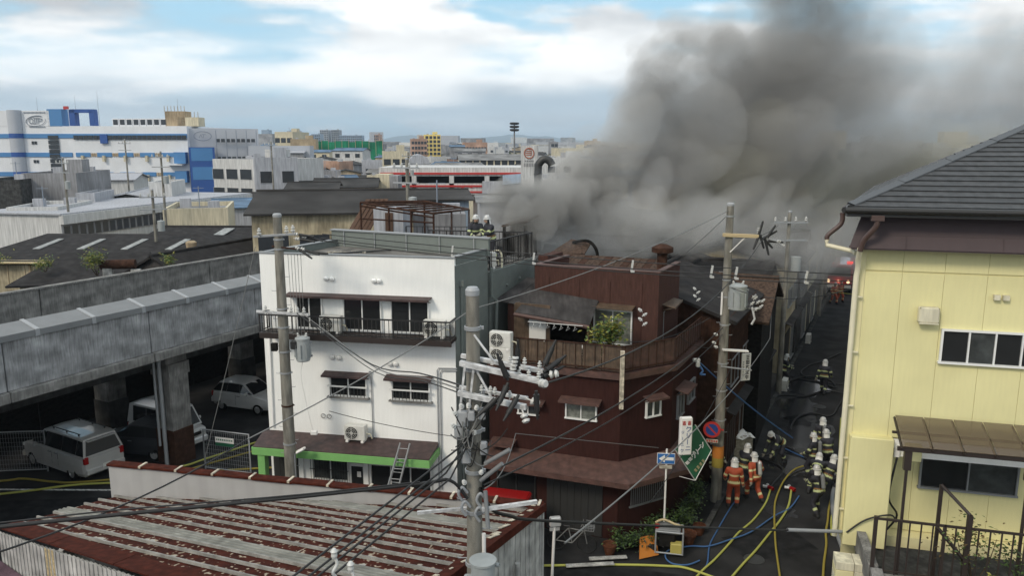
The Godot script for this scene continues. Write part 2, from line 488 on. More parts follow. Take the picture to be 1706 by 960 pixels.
func make_sky() -> ImageTexture:
	# coarse all round, finer over the quarter of the horizon where cloud edges are near enough to read
	sky_a.seed = 11; sky_a.frequency = 1.1; sky_a.fractal_octaves = 7; sky_a.fractal_gain = 0.55
	sky_a.noise_type = FastNoiseLite.TYPE_SIMPLEX_SMOOTH
	sky_b.seed = 29; sky_b.frequency = 0.55; sky_b.fractal_octaves = 5
	sky_b.noise_type = FastNoiseLite.TYPE_SIMPLEX_SMOOTH
	var W := 3072
	var H := 1536
	var im := Image.create(W / 4, H / 4, false, Image.FORMAT_RGBF)
	im.fill(Color(0.2, 0.2, 0.2))
	for j in H / 8 + 6:
		for i in W / 4: im.set_pixel(i, j, sky_color(TAU * (i + 0.5) / (W / 4), maxf(PI / 2 - PI * (j + 0.5) / (H / 4), 0.0)))
	im.resize(W, H, Image.INTERPOLATE_CUBIC)
	for j in range(int(H * 0.37), H / 2):
		for k in range(-W / 8, W / 8):
			im.set_pixel(posmod(k, W), j, sky_color(TAU * (k + 0.5) / W, maxf(PI / 2 - PI * (j + 0.5) / H, 0.0)))
	return ImageTexture.create_from_image(im)

func make_light() -> void:
	var cam := Camera3D.new()
	cam.position = Vector3(0, 12.8, 0)
	cam.rotation.x = -0.18170
	cam.fov = 40.82
	cam.near = 0.1
	cam.far = 30000.0
	cam.name = "camera"
	add_child(cam)
	cam.current = true
	var we := WorldEnvironment.new()
	we.name = "world"
	var e := Environment.new()
	e.background_mode = Environment.BG_SKY
	var sky := Sky.new()
	var ps := PanoramaSkyMaterial.new()
	ps.panorama = make_sky()
	sky.sky_material = ps
	e.sky = sky
	e.background_energy_multiplier = 1.06
	e.tonemap_mode = Environment.TONE_MAPPER_LINEAR
	e.tonemap_exposure = 1.3
	e.sdfgi_enabled = true
	e.ssao_enabled = true
	e.ssil_enabled = true
	e.volumetric_fog_enabled = true
	e.volumetric_fog_density = 0.0
	e.fog_enabled = FOG
	e.fog_density = 0.00017
	e.fog_light_color = Color(0.8, 0.88, 0.95)
	we.environment = e
	add_child(we)
	var sun := DirectionalLight3D.new()
	sun.name = "sun"
	sun.light_energy = 0.5
	sun.light_color = Color(1.0, 0.95, 0.87)
	sun.light_angular_distance = 14.0
	sun.shadow_enabled = true
	add_child(sun)
	sun.look_at_from_position(Vector3(-9, 11, 10), Vector3.ZERO)
const FOG := true

func make_ground() -> void:
	var b := B.new()
	# one sheet to the horizon, finer near the camera
	var xs := [-12000.0, -2000.0, -300.0, -60.0, 0.0, 60.0, 300.0, 2000.0, 12000.0]
	var zs := [200.0, 0.0, -40.0, -100.0, -300.0, -1000.0, -3000.0, -14000.0]
	for i in xs.size() - 1:
		for j in zs.size() - 1:
			b.quad(Vector3(xs[i], -0.02, zs[j + 1]), Vector3(xs[i + 1], -0.02, zs[j + 1]), Vector3(xs[i + 1], -0.02, zs[j]), Vector3(xs[i], -0.02, zs[j]))
	ground_piece("ground", b, M.ground)
	b = B.new()
	# the cross street and the yard under the viaduct
	b.quad(Vector3(-40, 0, -60), Vector3(-6, 0, -60), Vector3(18, 0, -14), Vector3(-40, 0, -14))
	ground_piece("yard_asphalt", b, M.asphalt)
	b = B.new()
	var d := Vector3(0.448, 0, -0.894)
	var p := Vector3(5.6, 0.004, -23.2)
	var r := Vector3(0.894, 0, 0.448) * 5.2
	var k := d * 130
	b.quad(p + k, p + k + r, p + r, p)
	ground_piece("street", b, M.asphalt)
	# wet patches where hose water runs over the asphalt
	for w in [[12.9, -33.0, 1.7, 3.2], [14.4, -36.8, 1.4, 2.6], [11.4, -29.6, 1.1, 1.5], [15.9, -39.8, 1.4, 2.4], [9.6, -25.6, 0.8, 0.7], [13.6, -34.8, 0.9, 1.2]]:
		b = B.new()
		var o := Vector3(w[0], 0.008, w[1])
		for i in 22:
			var a0 := TAU * i / 22
			var a1 := TAU * (i + 1) / 22
			var f0 := 0.72 + 0.28 * sin(a0 * 3 + w[0] * 5) * cos(a0 * 2 - w[1])
			var f1 := 0.72 + 0.28 * sin(a1 * 3 + w[0] * 5) * cos(a1 * 2 - w[1])
			var q0: Vector3 = o + d * cos(a0) * w[3] * f0 + r.normalized() * sin(a0) * w[2] * f0
			var q1: Vector3 = o + d * cos(a1) * w[3] * f1 + r.normalized() * sin(a1) * w[2] * f1
			b.tri(o, q0, q1)
		ground_piece("water", b, M.wet)
	# kerb strip and edge line along the left of the street
	b = B.new()
	for i in 36:
		var s := p + d * (2.0 + i * 1.5) + r.normalized() * 0.35
		b.box(s + Vector3(0, 0.05, 0), Vector3(0.18, 0.12, 1.47), Basis(Vector3.UP, deg_to_rad(-26.6)))
	ground_piece("kerb", b, M.concrete_dark)
	b = B.new()
	var e1 := Vector3(-20.5, 0.006, -27.4)
	b.quad(e1 + Vector3(0, 0, -0.12), e1 + Vector3(7.5, 0, -0.02), e1 + Vector3(7.5, 0, 0.1), e1)
	ground_piece("road_marking", b, M.line_white)
	# repair patches and manhole covers
	for q in [[8.4, -23.4, 1.3, 0.8, 0.3], [3.2, -21.2, 2.2, 0.7, -0.2], [10.3, -28.6, 0.9, 1.6, -0.45], [13.2, -33.6, 1.2, 2.4, -0.46], [17.9, -43.4, 1.6, 2.2, -0.46], [-17.0, -25.6, 2.6, 1.0, 0.1]]:
		b = B.new()
		var tq := Basis(Vector3.UP, q[4])
		var oq := Vector3(q[0], 0.0065, q[1])
		b.quad(oq + tq * Vector3(-q[2], 0, -q[3]), oq + tq * Vector3(q[2], 0, -q[3]), oq + tq * Vector3(q[2], 0, q[3]), oq + tq * Vector3(-q[2], 0, q[3]))
		ground_piece("road_patch", b, M.patch)
	var nth := 0
	for q in [[7.6, -22.4], [12.4, -31.2], [15.3, -36.9]]:
		b = B.new()
		b.lathe([[0.32, 0.0], [0.32, 0.014], [0.28, 0.014], [0.27, 0.01], [0.0, 0.012]], Vector3(q[0], 0.006, q[1]), Basis(), 18)
		single("manhole_cover", ["iron manhole cover between the blue and yellow hoses", "iron manhole cover near the bending firefighter", "iron manhole cover on the wet road by the black hoses"][nth], "manhole cover", b, M.shutter)
		nth += 1
	# far mountains, each ridge a real slope
	for q in [[-300.0, 3200.0, -8600.0, 165.0, 3], [2600.0, 2600.0, -9600.0, 215.0, 8], [-5600.0, 4200.0, -10400.0, 120.0, 5]]:
		b = B.new()
		var f := FastNoiseLite.new()
		f.seed = q[4]; f.frequency = 0.0011; f.fractal_octaves = 5
		var m := 48
		var rows := []
		for j in 9:
			var row := []
			for i in m + 1:
				var t := float(i) / m
				var prof: float = pow(sin(t * PI), 0.7) * (0.75 + 0.6 * f.get_noise_1d(t * 2200.0))
				var g := 1.0 - absf(j - 4) / 4.0
				row.append(Vector3(q[0] + (t - 0.5) * q[1], maxf(0, prof * q[3] * g * (1.0 + 0.25 * f.get_noise_2d(t * 3000, j * 300))) - 1.0, q[2] + (4 - j) * 260.0))
			rows.append(row)
		for j in 8:
			for i in m:
				b.quad(rows[j + 1][i], rows[j + 1][i + 1], rows[j][i + 1], rows[j][i])
		ground_piece("hills", b, M.hill)

func make_viaduct() -> void:
	# elevated road; local x runs along it, away from the camera
	var t := thing("elevated_road", "weathered concrete elevated road with metal cable duct along its near wall", "elevated road", Vector3(-13.2, 0, -29.0), 63.0)
	var x0 := -40.0
	var x1 := 13.5
	var W := 8.3
	# near wall panels, joints between them; the outer face is at z = 0
	var x := -37.9
	while x < x1:
		var e := minf(x + 5.3, x1)
		var b := B.new()
		b.cbox(Vector3((x + e) / 2, 5.92, -0.11), Vector3(e - x - 0.035, 1.62, 0.22), 0.02)
		part(t, "wall_panel", b, M.concrete_stained)
		b = B.new()
		b.cbox(Vector3((x + e) / 2, 4.93, -0.02), Vector3(e - x - 0.02, 0.36, 0.34), 0.03)
		part(t, "edge_beam", b, M.concrete)
		x = e
	# cable duct: sloping lids with pale joints
	x = -38.6
	while x < x1:
		var e := minf(x + 1.98, x1)
		var b := B.new()
		b.slab(Vector3(x, 7.16, -0.72), Vector3(e - 0.12, 7.16, -0.72), Vector3(e - 0.12, 6.93, 0.06), Vector3(x, 6.93, 0.06), 0.05)
		b.box(Vector3((x + e - 0.12) / 2, 6.83, 0.045), Vector3(e - x - 0.12, 0.2, 0.03))
		part(t, "duct_lid", b, M.duct_grey)
		b = B.new()
		b.slab(Vector3(e - 0.13, 7.19, -0.74), Vector3(e + 0.01, 7.19, -0.74), Vector3(e + 0.01, 6.955, 0.085), Vector3(e - 0.13, 6.955, 0.085), 0.07)
		b.box(Vector3(e - 0.06, 6.83, 0.06), Vector3(0.14, 0.23, 0.04))
		part(t, "duct_joint", b, M.duct_light)
		x = e
	# far wall
	x = -36.6
	while x < x1:
		var e := minf(x + 9.2, x1)
		var b := B.new()
		b.cbox(Vector3((x + e) / 2, 5.9, -W), Vector3(e - x - 0.05, 1.62, 0.24), 0.02)
		part(t, "wall_panel", b, M.concrete)
		x = e
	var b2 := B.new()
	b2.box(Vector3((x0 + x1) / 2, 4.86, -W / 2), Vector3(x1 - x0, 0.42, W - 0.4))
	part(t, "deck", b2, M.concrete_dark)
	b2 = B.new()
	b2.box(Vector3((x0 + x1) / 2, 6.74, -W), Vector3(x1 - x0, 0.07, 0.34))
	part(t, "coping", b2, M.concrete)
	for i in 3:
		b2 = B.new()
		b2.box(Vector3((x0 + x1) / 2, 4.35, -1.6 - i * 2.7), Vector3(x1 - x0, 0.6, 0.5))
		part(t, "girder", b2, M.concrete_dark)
	# columns: two rows, with a spreading head on the near ones
	for cx in [-15.4, -7.6, 0.8, 8.6]:
		for row in 2:
			var z := -1.1 if row == 0 else -W + 1.6
			var fx: float = cx + 1.2 * row
			b2 = B.new()
			b2.cbox(Vector3(fx, 2.5, z), Vector3(0.95, 3.4, 1.0), 0.05)
			b2.box(Vector3(fx, 4.0, z), Vector3(1.0, 0.5, 1.06))
			b2.prism([Vector2(fx - 0.5, z + 0.4), Vector2(fx + 0.5, z + 0.4), Vector2(fx + 0.5, z - 2.0), Vector2(fx - 0.5, z - 2.0)] if row == 0 else [Vector2(fx - 0.5, z + 2.0), Vector2(fx + 0.5, z + 2.0), Vector2(fx + 0.5, z - 0.4), Vector2(fx - 0.5, z - 0.4)], 4.05, 4.5)
			var c := part(t, "column", b2, M.concrete)
			b2 = B.new()
			b2.cbox(Vector3(fx, 0.75, z), Vector3(1.0, 1.5, 1.05), 0.02)
			part(c, "rust_plate", b2, M.rust_iron if row == 0 else M.concrete_dark)
		b2 = B.new()
		b2.tube([Vector3(cx - 0.62, 0, -0.95), Vector3(cx - 0.62, 4.6, -0.95)], 0.08)
		b2.tube([Vector3(cx - 0.75, 0.9, -1.1), Vector3(cx - 0.75, 4.6, -1.1)], 0.05)
		part(t, "drain_pipe", b2, M.duct_light)
	# the dark fence added so that the yard under the deck stays dark
	var f := thing("added_dark_backing", "added dark fence closing the far side under the elevated road", "backing", Vector3(-13.2, 0, -29.0), 63.0)
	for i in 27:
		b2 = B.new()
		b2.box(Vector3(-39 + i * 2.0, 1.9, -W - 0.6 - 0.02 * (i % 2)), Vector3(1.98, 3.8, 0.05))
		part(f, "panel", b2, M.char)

func facade_awning(parent: Node3D, x: float, y: float, w: float, d: float, m: Material, tilt := 0.22) -> void:
	var b := B.new()
	b.slab(Vector3(x, y + d * tilt, 0.0), Vector3(x + w, y + d * tilt, 0.0), Vector3(x + w, y, d), Vector3(x, y, d), 0.03)
	b.box(Vector3(x + w / 2, y - 0.02, d - 0.01), Vector3(w, 0.07, 0.025))
	for s in [0.06, w - 0.06]:
		b.tube([Vector3(x + s, y - 0.14, 0.0), Vector3(x + s, y - 0.02, d - 0.05)], 0.015, 5)
	part(parent, "window_awning", b, m)

func vent_cap(parent: Node3D, x: float, y: float, m: Material) -> void:
	var b := B.new()
	b.lathe([[0.07, 0.0], [0.085, 0.05], [0.075, 0.11], [0.0, 0.13]], Vector3(x, y, 0), Basis(Vector3.RIGHT, PI / 2 + 0.5), 10)
	part(parent, "vent_cap", b, m)

func ac_unit(label: String, at: Vector3, turn: float, group := "air conditioner units on ledges and roofs") -> Node3D:
	var t := thing("air_conditioner", label, "air conditioner", at, turn, group)
	var b := B.new()
	b.cbox(Vector3(0, 0.34, 0), Vector3(0.74, 0.52, 0.28), 0.02)
	part(t, "casing", b, M.ac_white)
	b = B.new()
	b.lathe([[0.21, 0.0], [0.21, 0.02], [0.05, 0.025]], Vector3(-0.1, 0.34, 0.138), Basis(Vector3.RIGHT, PI / 2), 18)
	var g := part(t, "fan_recess", b, M.char)
	b = B.new()
	for i in 4:
		var ring := []
		for j in 19: ring.append(Vector3(-0.1 + cos(TAU * j / 18) * (0.06 + i * 0.055), 0.34 + sin(TAU * j / 18) * (0.06 + i * 0.055), 0.168))
		b.tube(ring, 0.006, 4)
	b.box(Vector3(-0.1, 0.34, 0.168), Vector3(0.44, 0.012, 0.012))
	b.box(Vector3(-0.1, 0.34, 0.168), Vector3(0.012, 0.44, 0.012))
	part(g, "fan_grille", b, M.ac_white)
	for s in [-0.27, 0.27]:
		b = B.new()
		b.cbox(Vector3(s, 0.04, 0), Vector3(0.1, 0.08, 0.34), 0.01)
		part(t, "foot", b, M.sign_white)
	b = B.new()
	b.tube([Vector3(0.37, 0.3, 0), Vector3(0.5, 0.28, -0.02), Vector3(0.53, 0.1, -0.1)], 0.022, 6)
	part(t, "hose", b, M.cream_pipe)
	return t

func railing(parent: Node3D, pts: Array, h: float, gap: float, m: Material, r := 0.012, base := 0.06) -> void:
	for i in pts.size() - 1:
		var p: Vector3 = pts[i]
		var q: Vector3 = pts[i + 1]
		var L := p.distance_to(q)
		var d := (q - p) / L
		var t := Basis(Vector3.UP, atan2(-d.z, d.x))
		var b := B.new()
		b.box((p + q) / 2 + Vector3.UP * h, Vector3(L + 0.04, 0.045, 0.05), t)
		b.box((p + q) / 2 + Vector3.UP * base, Vector3(L - 0.05, 0.03, 0.03), t)
		part(parent, "rail", b, m)
		var k := int(L / gap)
		for j in k + 1:
			b = B.new()
			var o := p + d * (L * j / k)
			var fat := 2.2 if j % 8 == 0 else 1.0
			b.box(o + Vector3.UP * h * 0.5, Vector3(r * 2 * fat, h - 0.05, r * 2 * fat), t)
			part(parent, "baluster", b, m)

func make_white_building() -> void:
	var t := thing("white_building", "white rendered three-storey building with long balcony and lime green canopy", "building", Vector3(-1.85, 0, -24.6), -10.8)
	var s := Vector2(0.245, -0.97)
	var w := 6.78
	var dp := 4.1
	var fl := Vector2(-w, 0)
	var fr := Vector2(0, 0)
	var br := fr + s * 2.35
	var bl := fl + s * dp
	var b := B.new()
	b.prism([fl, fr, br, bl], 0.0, 9.0)
	var body := part(t, "wall", b, M.white_wall)
	# parapets round the flat roof
	b = B.new()
	b.box(Vector3(-w / 2, 9.12, -0.075), Vector3(w, 0.24, 0.15))
	part(t, "parapet", b, M.white_wall)
	b = B.new()
	b.box(Vector3(-w / 2, 9.255, -0.075), Vector3(w + 0.06, 0.035, 0.21))
	part(t, "coping", b, M.coping)
	for e in [fl, fr]:
		b = B.new()
		var ln: float = dp - 0.2 if e == fl else 2.15
		var o: Vector2 = e + s * (ln / 2 + 0.18) + Vector2(0.09 if e == fl else -0.09, 0)
		b.box(Vector3(o.x, 9.13, o.y), Vector3(0.16, 0.26, ln), Basis(Vector3.UP, -atan2(s.x, -s.y)))
		part(t, "parapet", b, M.grey_green)
		b = B.new()
		b.box(Vector3(o.x, 9.275, o.y), Vector3(0.22, 0.035, ln), Basis(Vector3.UP, -atan2(s.x, -s.y)))
		part(t, "coping", b, M.coping)
	# higher wall at the back
	b = B.new()
	b.prism([bl + Vector2(-0.1, 0.1), br + Vector2(0.06, 0.1), br + Vector2(0.06, -0.15), bl + Vector2(-0.1, -0.15)], 9.0, 9.62)
	part(t, "back_wall", b, M.grey_green)
	b = B.new()
	b.prism([bl + Vector2(-0.15, 0.15), br + Vector2(0.1, 0.15), br + Vector2(0.1, -0.2), bl + Vector2(-0.15, -0.2)], 9.62, 9.66)
	part(t, "coping", b, M.coping)
	b = B.new()
	b.prism([fl + Vector2(0.17, -0.16), fr + Vector2(-0.17, -0.16), br + Vector2(-0.16, 0.12), bl + Vector2(0.16, 0.12)], 9.001, 9.03)
	part(t, "roof", b, M.roof_grey)
	b = B.new()
	for i in 5: b.box(Vector3(-5.3 + i * 1.35, 9.32, bl.y + 0.16 + (br.y - bl.y) * (-5.3 + i * 1.35 - bl.x) / (br.x - bl.x)), Vector3(0.025, 0.62, 0.02))
	part(t, "lightning_wire", b, M.duct_light)
	# the grey-green side towards the alley
	b = B.new()
	b.quad(Vector3(0.006, 0, 0), Vector3(0.006, 9.0, 0), Vector3(br.x + 0.006, 9.0, br.y), Vector3(br.x + 0.006, 0, br.y))
	var side := part(t, "side_wall", b, M.grey_green)
	b = B.new()
	b.tube([Vector3(0.13, 0, -0.35), Vector3(0.13, 8.3, -0.35)], 0.045)
	b.box(Vector3(0.13, 8.38, -0.35), Vector3(0.18, 0.18, 0.16))
	part(t, "drain_pipe", b, M.grey_green)
	# top floor: three balcony windows under a long brown awning
	for q in [[-5.52, 0.95], [-3.84, 1.35], [-2.18, 1.32]]:
		window(t, q[0], 6.72, q[1], 1.12, 0.0, M.alu_white, M.glass_dark)
	facade_awning(t, -5.77, 7.9, 5.0, 0.42, M.brown_awning, 0.12)
	# second floor windows with a rail each
	for q in [-4.43, -2.22]:
		var f := window(t, q, 4.4, 1.34, 0.76, 0.0, M.alu_white, M.glass_dark)
		b = B.new()
		b.box(Vector3(q + 0.67, 4.78, 0.16), Vector3(1.42, 0.045, 0.05))
		part(f, "top_rail", b, M.alu_white)
		b = B.new()
		for j in 11: b.box(Vector3(q + 0.06 + j * 0.122, 4.6, 0.16), Vector3(0.018, 0.36, 0.018))
		part(f, "guard_rail", b, M.shutter)
		b = B.new()
		b.box(Vector3(q + 0.67, 4.37, 0.06), Vector3(1.5, 0.05, 0.2))
		part(f, "sill", b, M.concrete)
		facade_awning(t, q - 0.18, 5.18, 1.62, 0.34, M.brown_awning, 0.25)
	for q in [[-4.39, 8.48], [-4.18, 8.48], [-2.72, 8.46], [-2.54, 8.46], [-4.3, 5.78], [-4.05, 5.78], [-2.25, 5.66], [-2.05, 5.66]]:
		vent_cap(t, q[0], q[1], M.white_wall)
	# balcony
	b = B.new()
	b.box(Vector3(-3.25, 6.62, 0.36), Vector3(6.6, 0.1, 0.72))
	b.box(Vector3(-3.25, 6.53, 0.68), Vector3(6.6, 0.09, 0.07))
	for i in 6: b.box(Vector3(-6.3 + i * 1.23, 6.52, 0.34), Vector3(0.06, 0.1, 0.66))
	var bal := part(t, "balcony", b, M.brown_iron)
	railing(bal, [Vector3(-6.52, 6.67, 0.06), Vector3(-6.52, 6.67, 0.7), Vector3(0.02, 6.67, 0.7), Vector3(0.02, 6.67, 0.06)], 0.62, 0.145, M.black_iron, 0.009)
	# canopy and shop front
	b = B.new()
	b.slab(Vector3(-6.98, 2.98, 0.0), Vector3(-0.62, 2.98, 0.0), Vector3(-0.62, 2.83, 1.18), Vector3(-6.78, 2.83, 1.18), 0.05)
	part(t, "canopy_roof", b, M.brown_awning)
	b = B.new()
	b.box(Vector3(-3.69, 2.68, 1.19), Vector3(6.2, 0.25, 0.06))
	b.box(Vector3(-0.61, 2.68, 0.6), Vector3(0.05, 0.25, 1.18))
	b.box(Vector3(-6.8, 2.68, 0.6), Vector3(0.05, 0.25, 1.18))
	part(t, "canopy_fascia", b, M.green_paint)
	b = B.new()
	b.cbox(Vector3(-6.5, 1.28, 1.05), Vector3(0.26, 2.56, 0.26), 0.01)
	part(t, "canopy_post", b, M.green_paint)
	b = B.new()
	b.box(Vector3(-3.7, 2.55, 0.62), Vector3(6.1, 0.03, 1.1))
	part(t, "soffit", b, M.white_wall)
	for q in [-5.62, -3.22, -0.72]:
		b = B.new()
		b.box(Vector3(q, 1.25, 0.05), Vector3(0.16, 2.5, 0.1))
		part(t, "pilaster", b, M.white_wall)
	b = B.new()
	for i in 9: b.box(Vector3(-6.62 + i * 0.118, 1.15, 0.02 + 0.012 * (i % 2)), Vector3(0.116, 2.3, 0.03))
	part(t, "roller_shutter", b, M.shutter)
	window(t, -5.2, 1.3, 1.34, 0.9, 0.0, M.alu_white, M.glass_dim)
	b = B.new()
	for i in 15: b.box(Vector3(-5.2 + i * 0.096, 1.72, 0.2), Vector3(0.012, 0.95, 0.012))
	for y in [1.26, 1.75, 2.2]: b.box(Vector3(-4.53, y, 0.2), Vector3(1.42, 0.02, 0.02))
	part(t, "window_grille", b, M.shutter)
	b = B.new()
	b.box(Vector3(-3.55, 1.0, 0.03), Vector3(0.52, 2.0, 0.06))
	var dr := part(t, "door", b, M.alu_white)
	b = B.new()
	b.box(Vector3(-3.55, 1.1, 0.065), Vector3(0.42, 1.6, 0.012))
	part(dr, "pane", b, M.glass_dark)
	b = B.new()
	b.box(Vector3(-3.48, 1.62, 0.075), Vector3(0.14, 0.2, 0.008))
	part(dr, "notice", b, M.sign_white)
	window(t, -3.08, 0.1, 2.2, 1.95, 0.0, M.alu_white, M.glass_dark, 3, "shop_window")
	window(t, -3.08, 2.12, 2.2, 0.34, 0.0, M.alu_white, M.glass_dark, 2, "transom_window")
	b = B.new()
	b.box(Vector3(-3.66, 2.3, 0.12), Vector3(0.62, 0.05, 0.22))
	part(t, "door_hood", b, M.brown_awning)
	# pipes and cables on the wall
	b = B.new()
	b.tube([Vector3(-2.93, 2.95, 0.05), Vector3(-2.93, 5.32, 0.05)], 0.018, 6)
	b.tube([Vector3(-2.93, 5.3, 0.05), Vector3(-2.93, 5.34, 0.1), Vector3(-2.98, 5.33, 0.1)], 0.03, 6)
	part(t, "conduit", b, M.duct_light)
	for q in [[-0.62, 5.58], [-0.52, 5.5]]:
		b = B.new()
		b.tube([Vector3(q[0], 1.3, 0.05), Vector3(q[0], q[1] - 0.08, 0.05), Vector3(q[0] + 0.05, q[1], 0.05), Vector3(0.06, q[1] + 0.02, 0.05)], 0.02, 6)
		part(t, "conduit", b, M.duct_light)
	b = B.new()
	b.tube([Vector3(-6.6, 3.1, 0.05), Vector3(-6.55, 6.5, 0.05)], 0.035, 6)
	part(t, "drain_pipe", b, M.white_wall)
	var ring := []
	for i in 30: ring.append(Vector3(-4.72 + 0.22 * (i / 15) + cos(TAU * i / 15.0) * 0.075, 3.65 - 0.01 * (i / 15) + sin(TAU * i / 15.0) * 0.075, 0.05))
	b = B.new()
	b.tube(ring.slice(0, 15) + [ring[0]], 0.012, 5)
	b.tube(ring.slice(15, 30) + [ring[15]], 0.012, 5)
	part(t, "cable_loop", b, M.cable_grey)
	var a := ac_unit("white air conditioner with fan on the green canopy roof", Vector3(-1.85, 0, -24.6) + Basis(Vector3.UP, deg_to_rad(-10.8)) * Vector3(-3.42, 2.94, 0.35), -10.8)
	var fa := Basis(Vector3.UP, deg_to_rad(-10.8))
	var o3 := Vector3(-1.85, 0, -24.6)
	copy(a, o3 + fa * Vector3(-4.15, 6.675, 0.35), -10.8, "air conditioner on the white building's balcony beside the leftmost window")
	copy(a, o3 + fa * Vector3(-0.58, 6.675, 0.35), -10.8, "air conditioner at the right end of the white building's balcony")
	# debris strip left on the roof
	b = B.new()
	for i in 26:
		b.box(Vector3(-5.2 + i * 0.055 + rng.randf() * 0.05, 9.05, -2.05 + rng.randf() * 0.3 - i * 0.016), Vector3(0.09 + rng.randf() * 0.12, 0.03 + rng.randf() * 0.04, 0.05), Basis(Vector3.UP, rng.randf() * 3))
	var rub := part(self, "rubble", b, M.cardboard)
	rub.transform = Transform3D(fa, o3)
	tag(rub, "strip of pale rubble lying on the white building's flat roof", "rubble", "", "stuff")
	b = B.new()
	b.slab(Vector3(-4.9, 9.07, -1.75), Vector3(-3.1, 9.11, -2.75), Vector3(-3.05, 9.1, -2.65), Vector3(-4.85, 9.06, -1.65), 0.03)
	var ply := part(self, "roof_strip", b, M.rubber)
	ply.transform = Transform3D(fa, o3)
	tag(ply, "black strip of roofing lying beside the pale rubble on the flat roof", "roofing strip")
	# rear block with the terrace, a little lower
	var k := thing("rear_terrace_block", "grey-green rear block with roof terrace and black railing behind the white building", "building", o3, -10.8)
	var p0 := s * 2.55
	var p1 := s * 6.5
	b = B.new()
	b.prism([p0 + Vector2(-4.5, -1.2), p0, p1, p1 + Vector2(-4.5, 0)], 0, 8.42)
	part(k, "wall", b, M.grey_green)
	b = B.new()
	b.prism([p0 + Vector2(-4.4, -1.3), p0 + Vector2(-0.12, -0.1), p1 + Vector2(-0.12, 0.1), p1 + Vector2(-4.4, 0.1)], 8.421, 8.44)
	part(k, "roof", b, M.roof_grey)
	railing(k, [Vector3(p0.x - 0.1, 8.44, p0.y - 0.4), Vector3(p1.x - 0.1, 8.44, p1.y + 0.1), Vector3(p1.x - 4.3, 8.44, p1.y + 0.1)], 1.0, 0.14, M.black_iron, 0.01)
	b = B.new()
	b.tube(spline([Vector3(p0.x - 0.15, 9.0, p0.y - 1.1), Vector3(p0.x + 0.12, 9.02, p0.y - 1.12), Vector3(p0.x + 0.2, 8.6, p0.y - 1.12), Vector3(p0.x + 0.12, 7.3, p0.y - 1.0), Vector3(p0.x + 0.3, 6.7, p0.y - 1.4)]), 0.035, 6)
	part(k, "hose", b, M.cream_pipe)
	b = B.new()
	b.tube([Vector3(p0.x + 0.08, 8.6, p0.y + 0.1), Vector3(p0.x + 0.08, 7.6, p0.y + 0.1), Vector3(p0.x + 0.22, 7.4, p0.y - 0.1), Vector3(p0.x + 0.16, 5.5, p0.y - 0.15)], 0.06, 8)
	part(k, "drain_pipe", b, M.grey_green)
	for q in 2:
		b = B.new()
		b.lathe([[0.05, 0], [0.06, 0.05], [0, 0.1]], Vector3(p0.x + 0.32 + q * 0.28, 7.75 + q * 0.08, p0.y - 1.3 - q * 1.1), Basis(Vector3.BACK, -PI / 2), 8)
		part(k, "vent_cap", b, M.grey_green)
	copy(a, o3 + fa * Vector3(p0.x - 0.3, 8.44, p0.y - 0.6), 20, "air conditioner on the roof terrace beside the two firefighters")
	# ladder leaning on the canopy
	t = thing("extension_ladder", "grey metal extension ladder leaning on the green canopy edge", "ladder", o3 + fa * Vector3(-1.55, 0, 1.3), -10.8)
	for e in 2:
		b = B.new()
		var o := Vector3(0.14 * e, 0, 0.06 * e)
		for sx in [-0.2, 0.2]:
			b.tube([o + Vector3(-0.6 + sx, 0.05 + e * 0.5, 0.75), o + Vector3(0.05 + sx * 0.8, 2.9 + e * 0.5, -0.05)], 0.028, 6)
		for i in 9:
			var f := 0.06 + i * 0.11
			var y := Vector3(-0.6, 0.05 + e * 0.5, 0.75).lerp(Vector3(0.05, 2.9 + e * 0.5, -0.05), f)
			b.tube([o + y + Vector3(-0.19, 0, 0), o + y + Vector3(0.17, 0, 0)], 0.014, 5)
		part(t, "ladder_section", b, M.galv)

func street_at(t: float, across: float, y := 0.0) -> Vector3:
	# a place measured along the left edge of the street and across it
	return Vector3(6.0, y, -24.0) + Vector3(0.448, 0, -0.894) * t + Vector3(0.894, 0, 0.448) * across

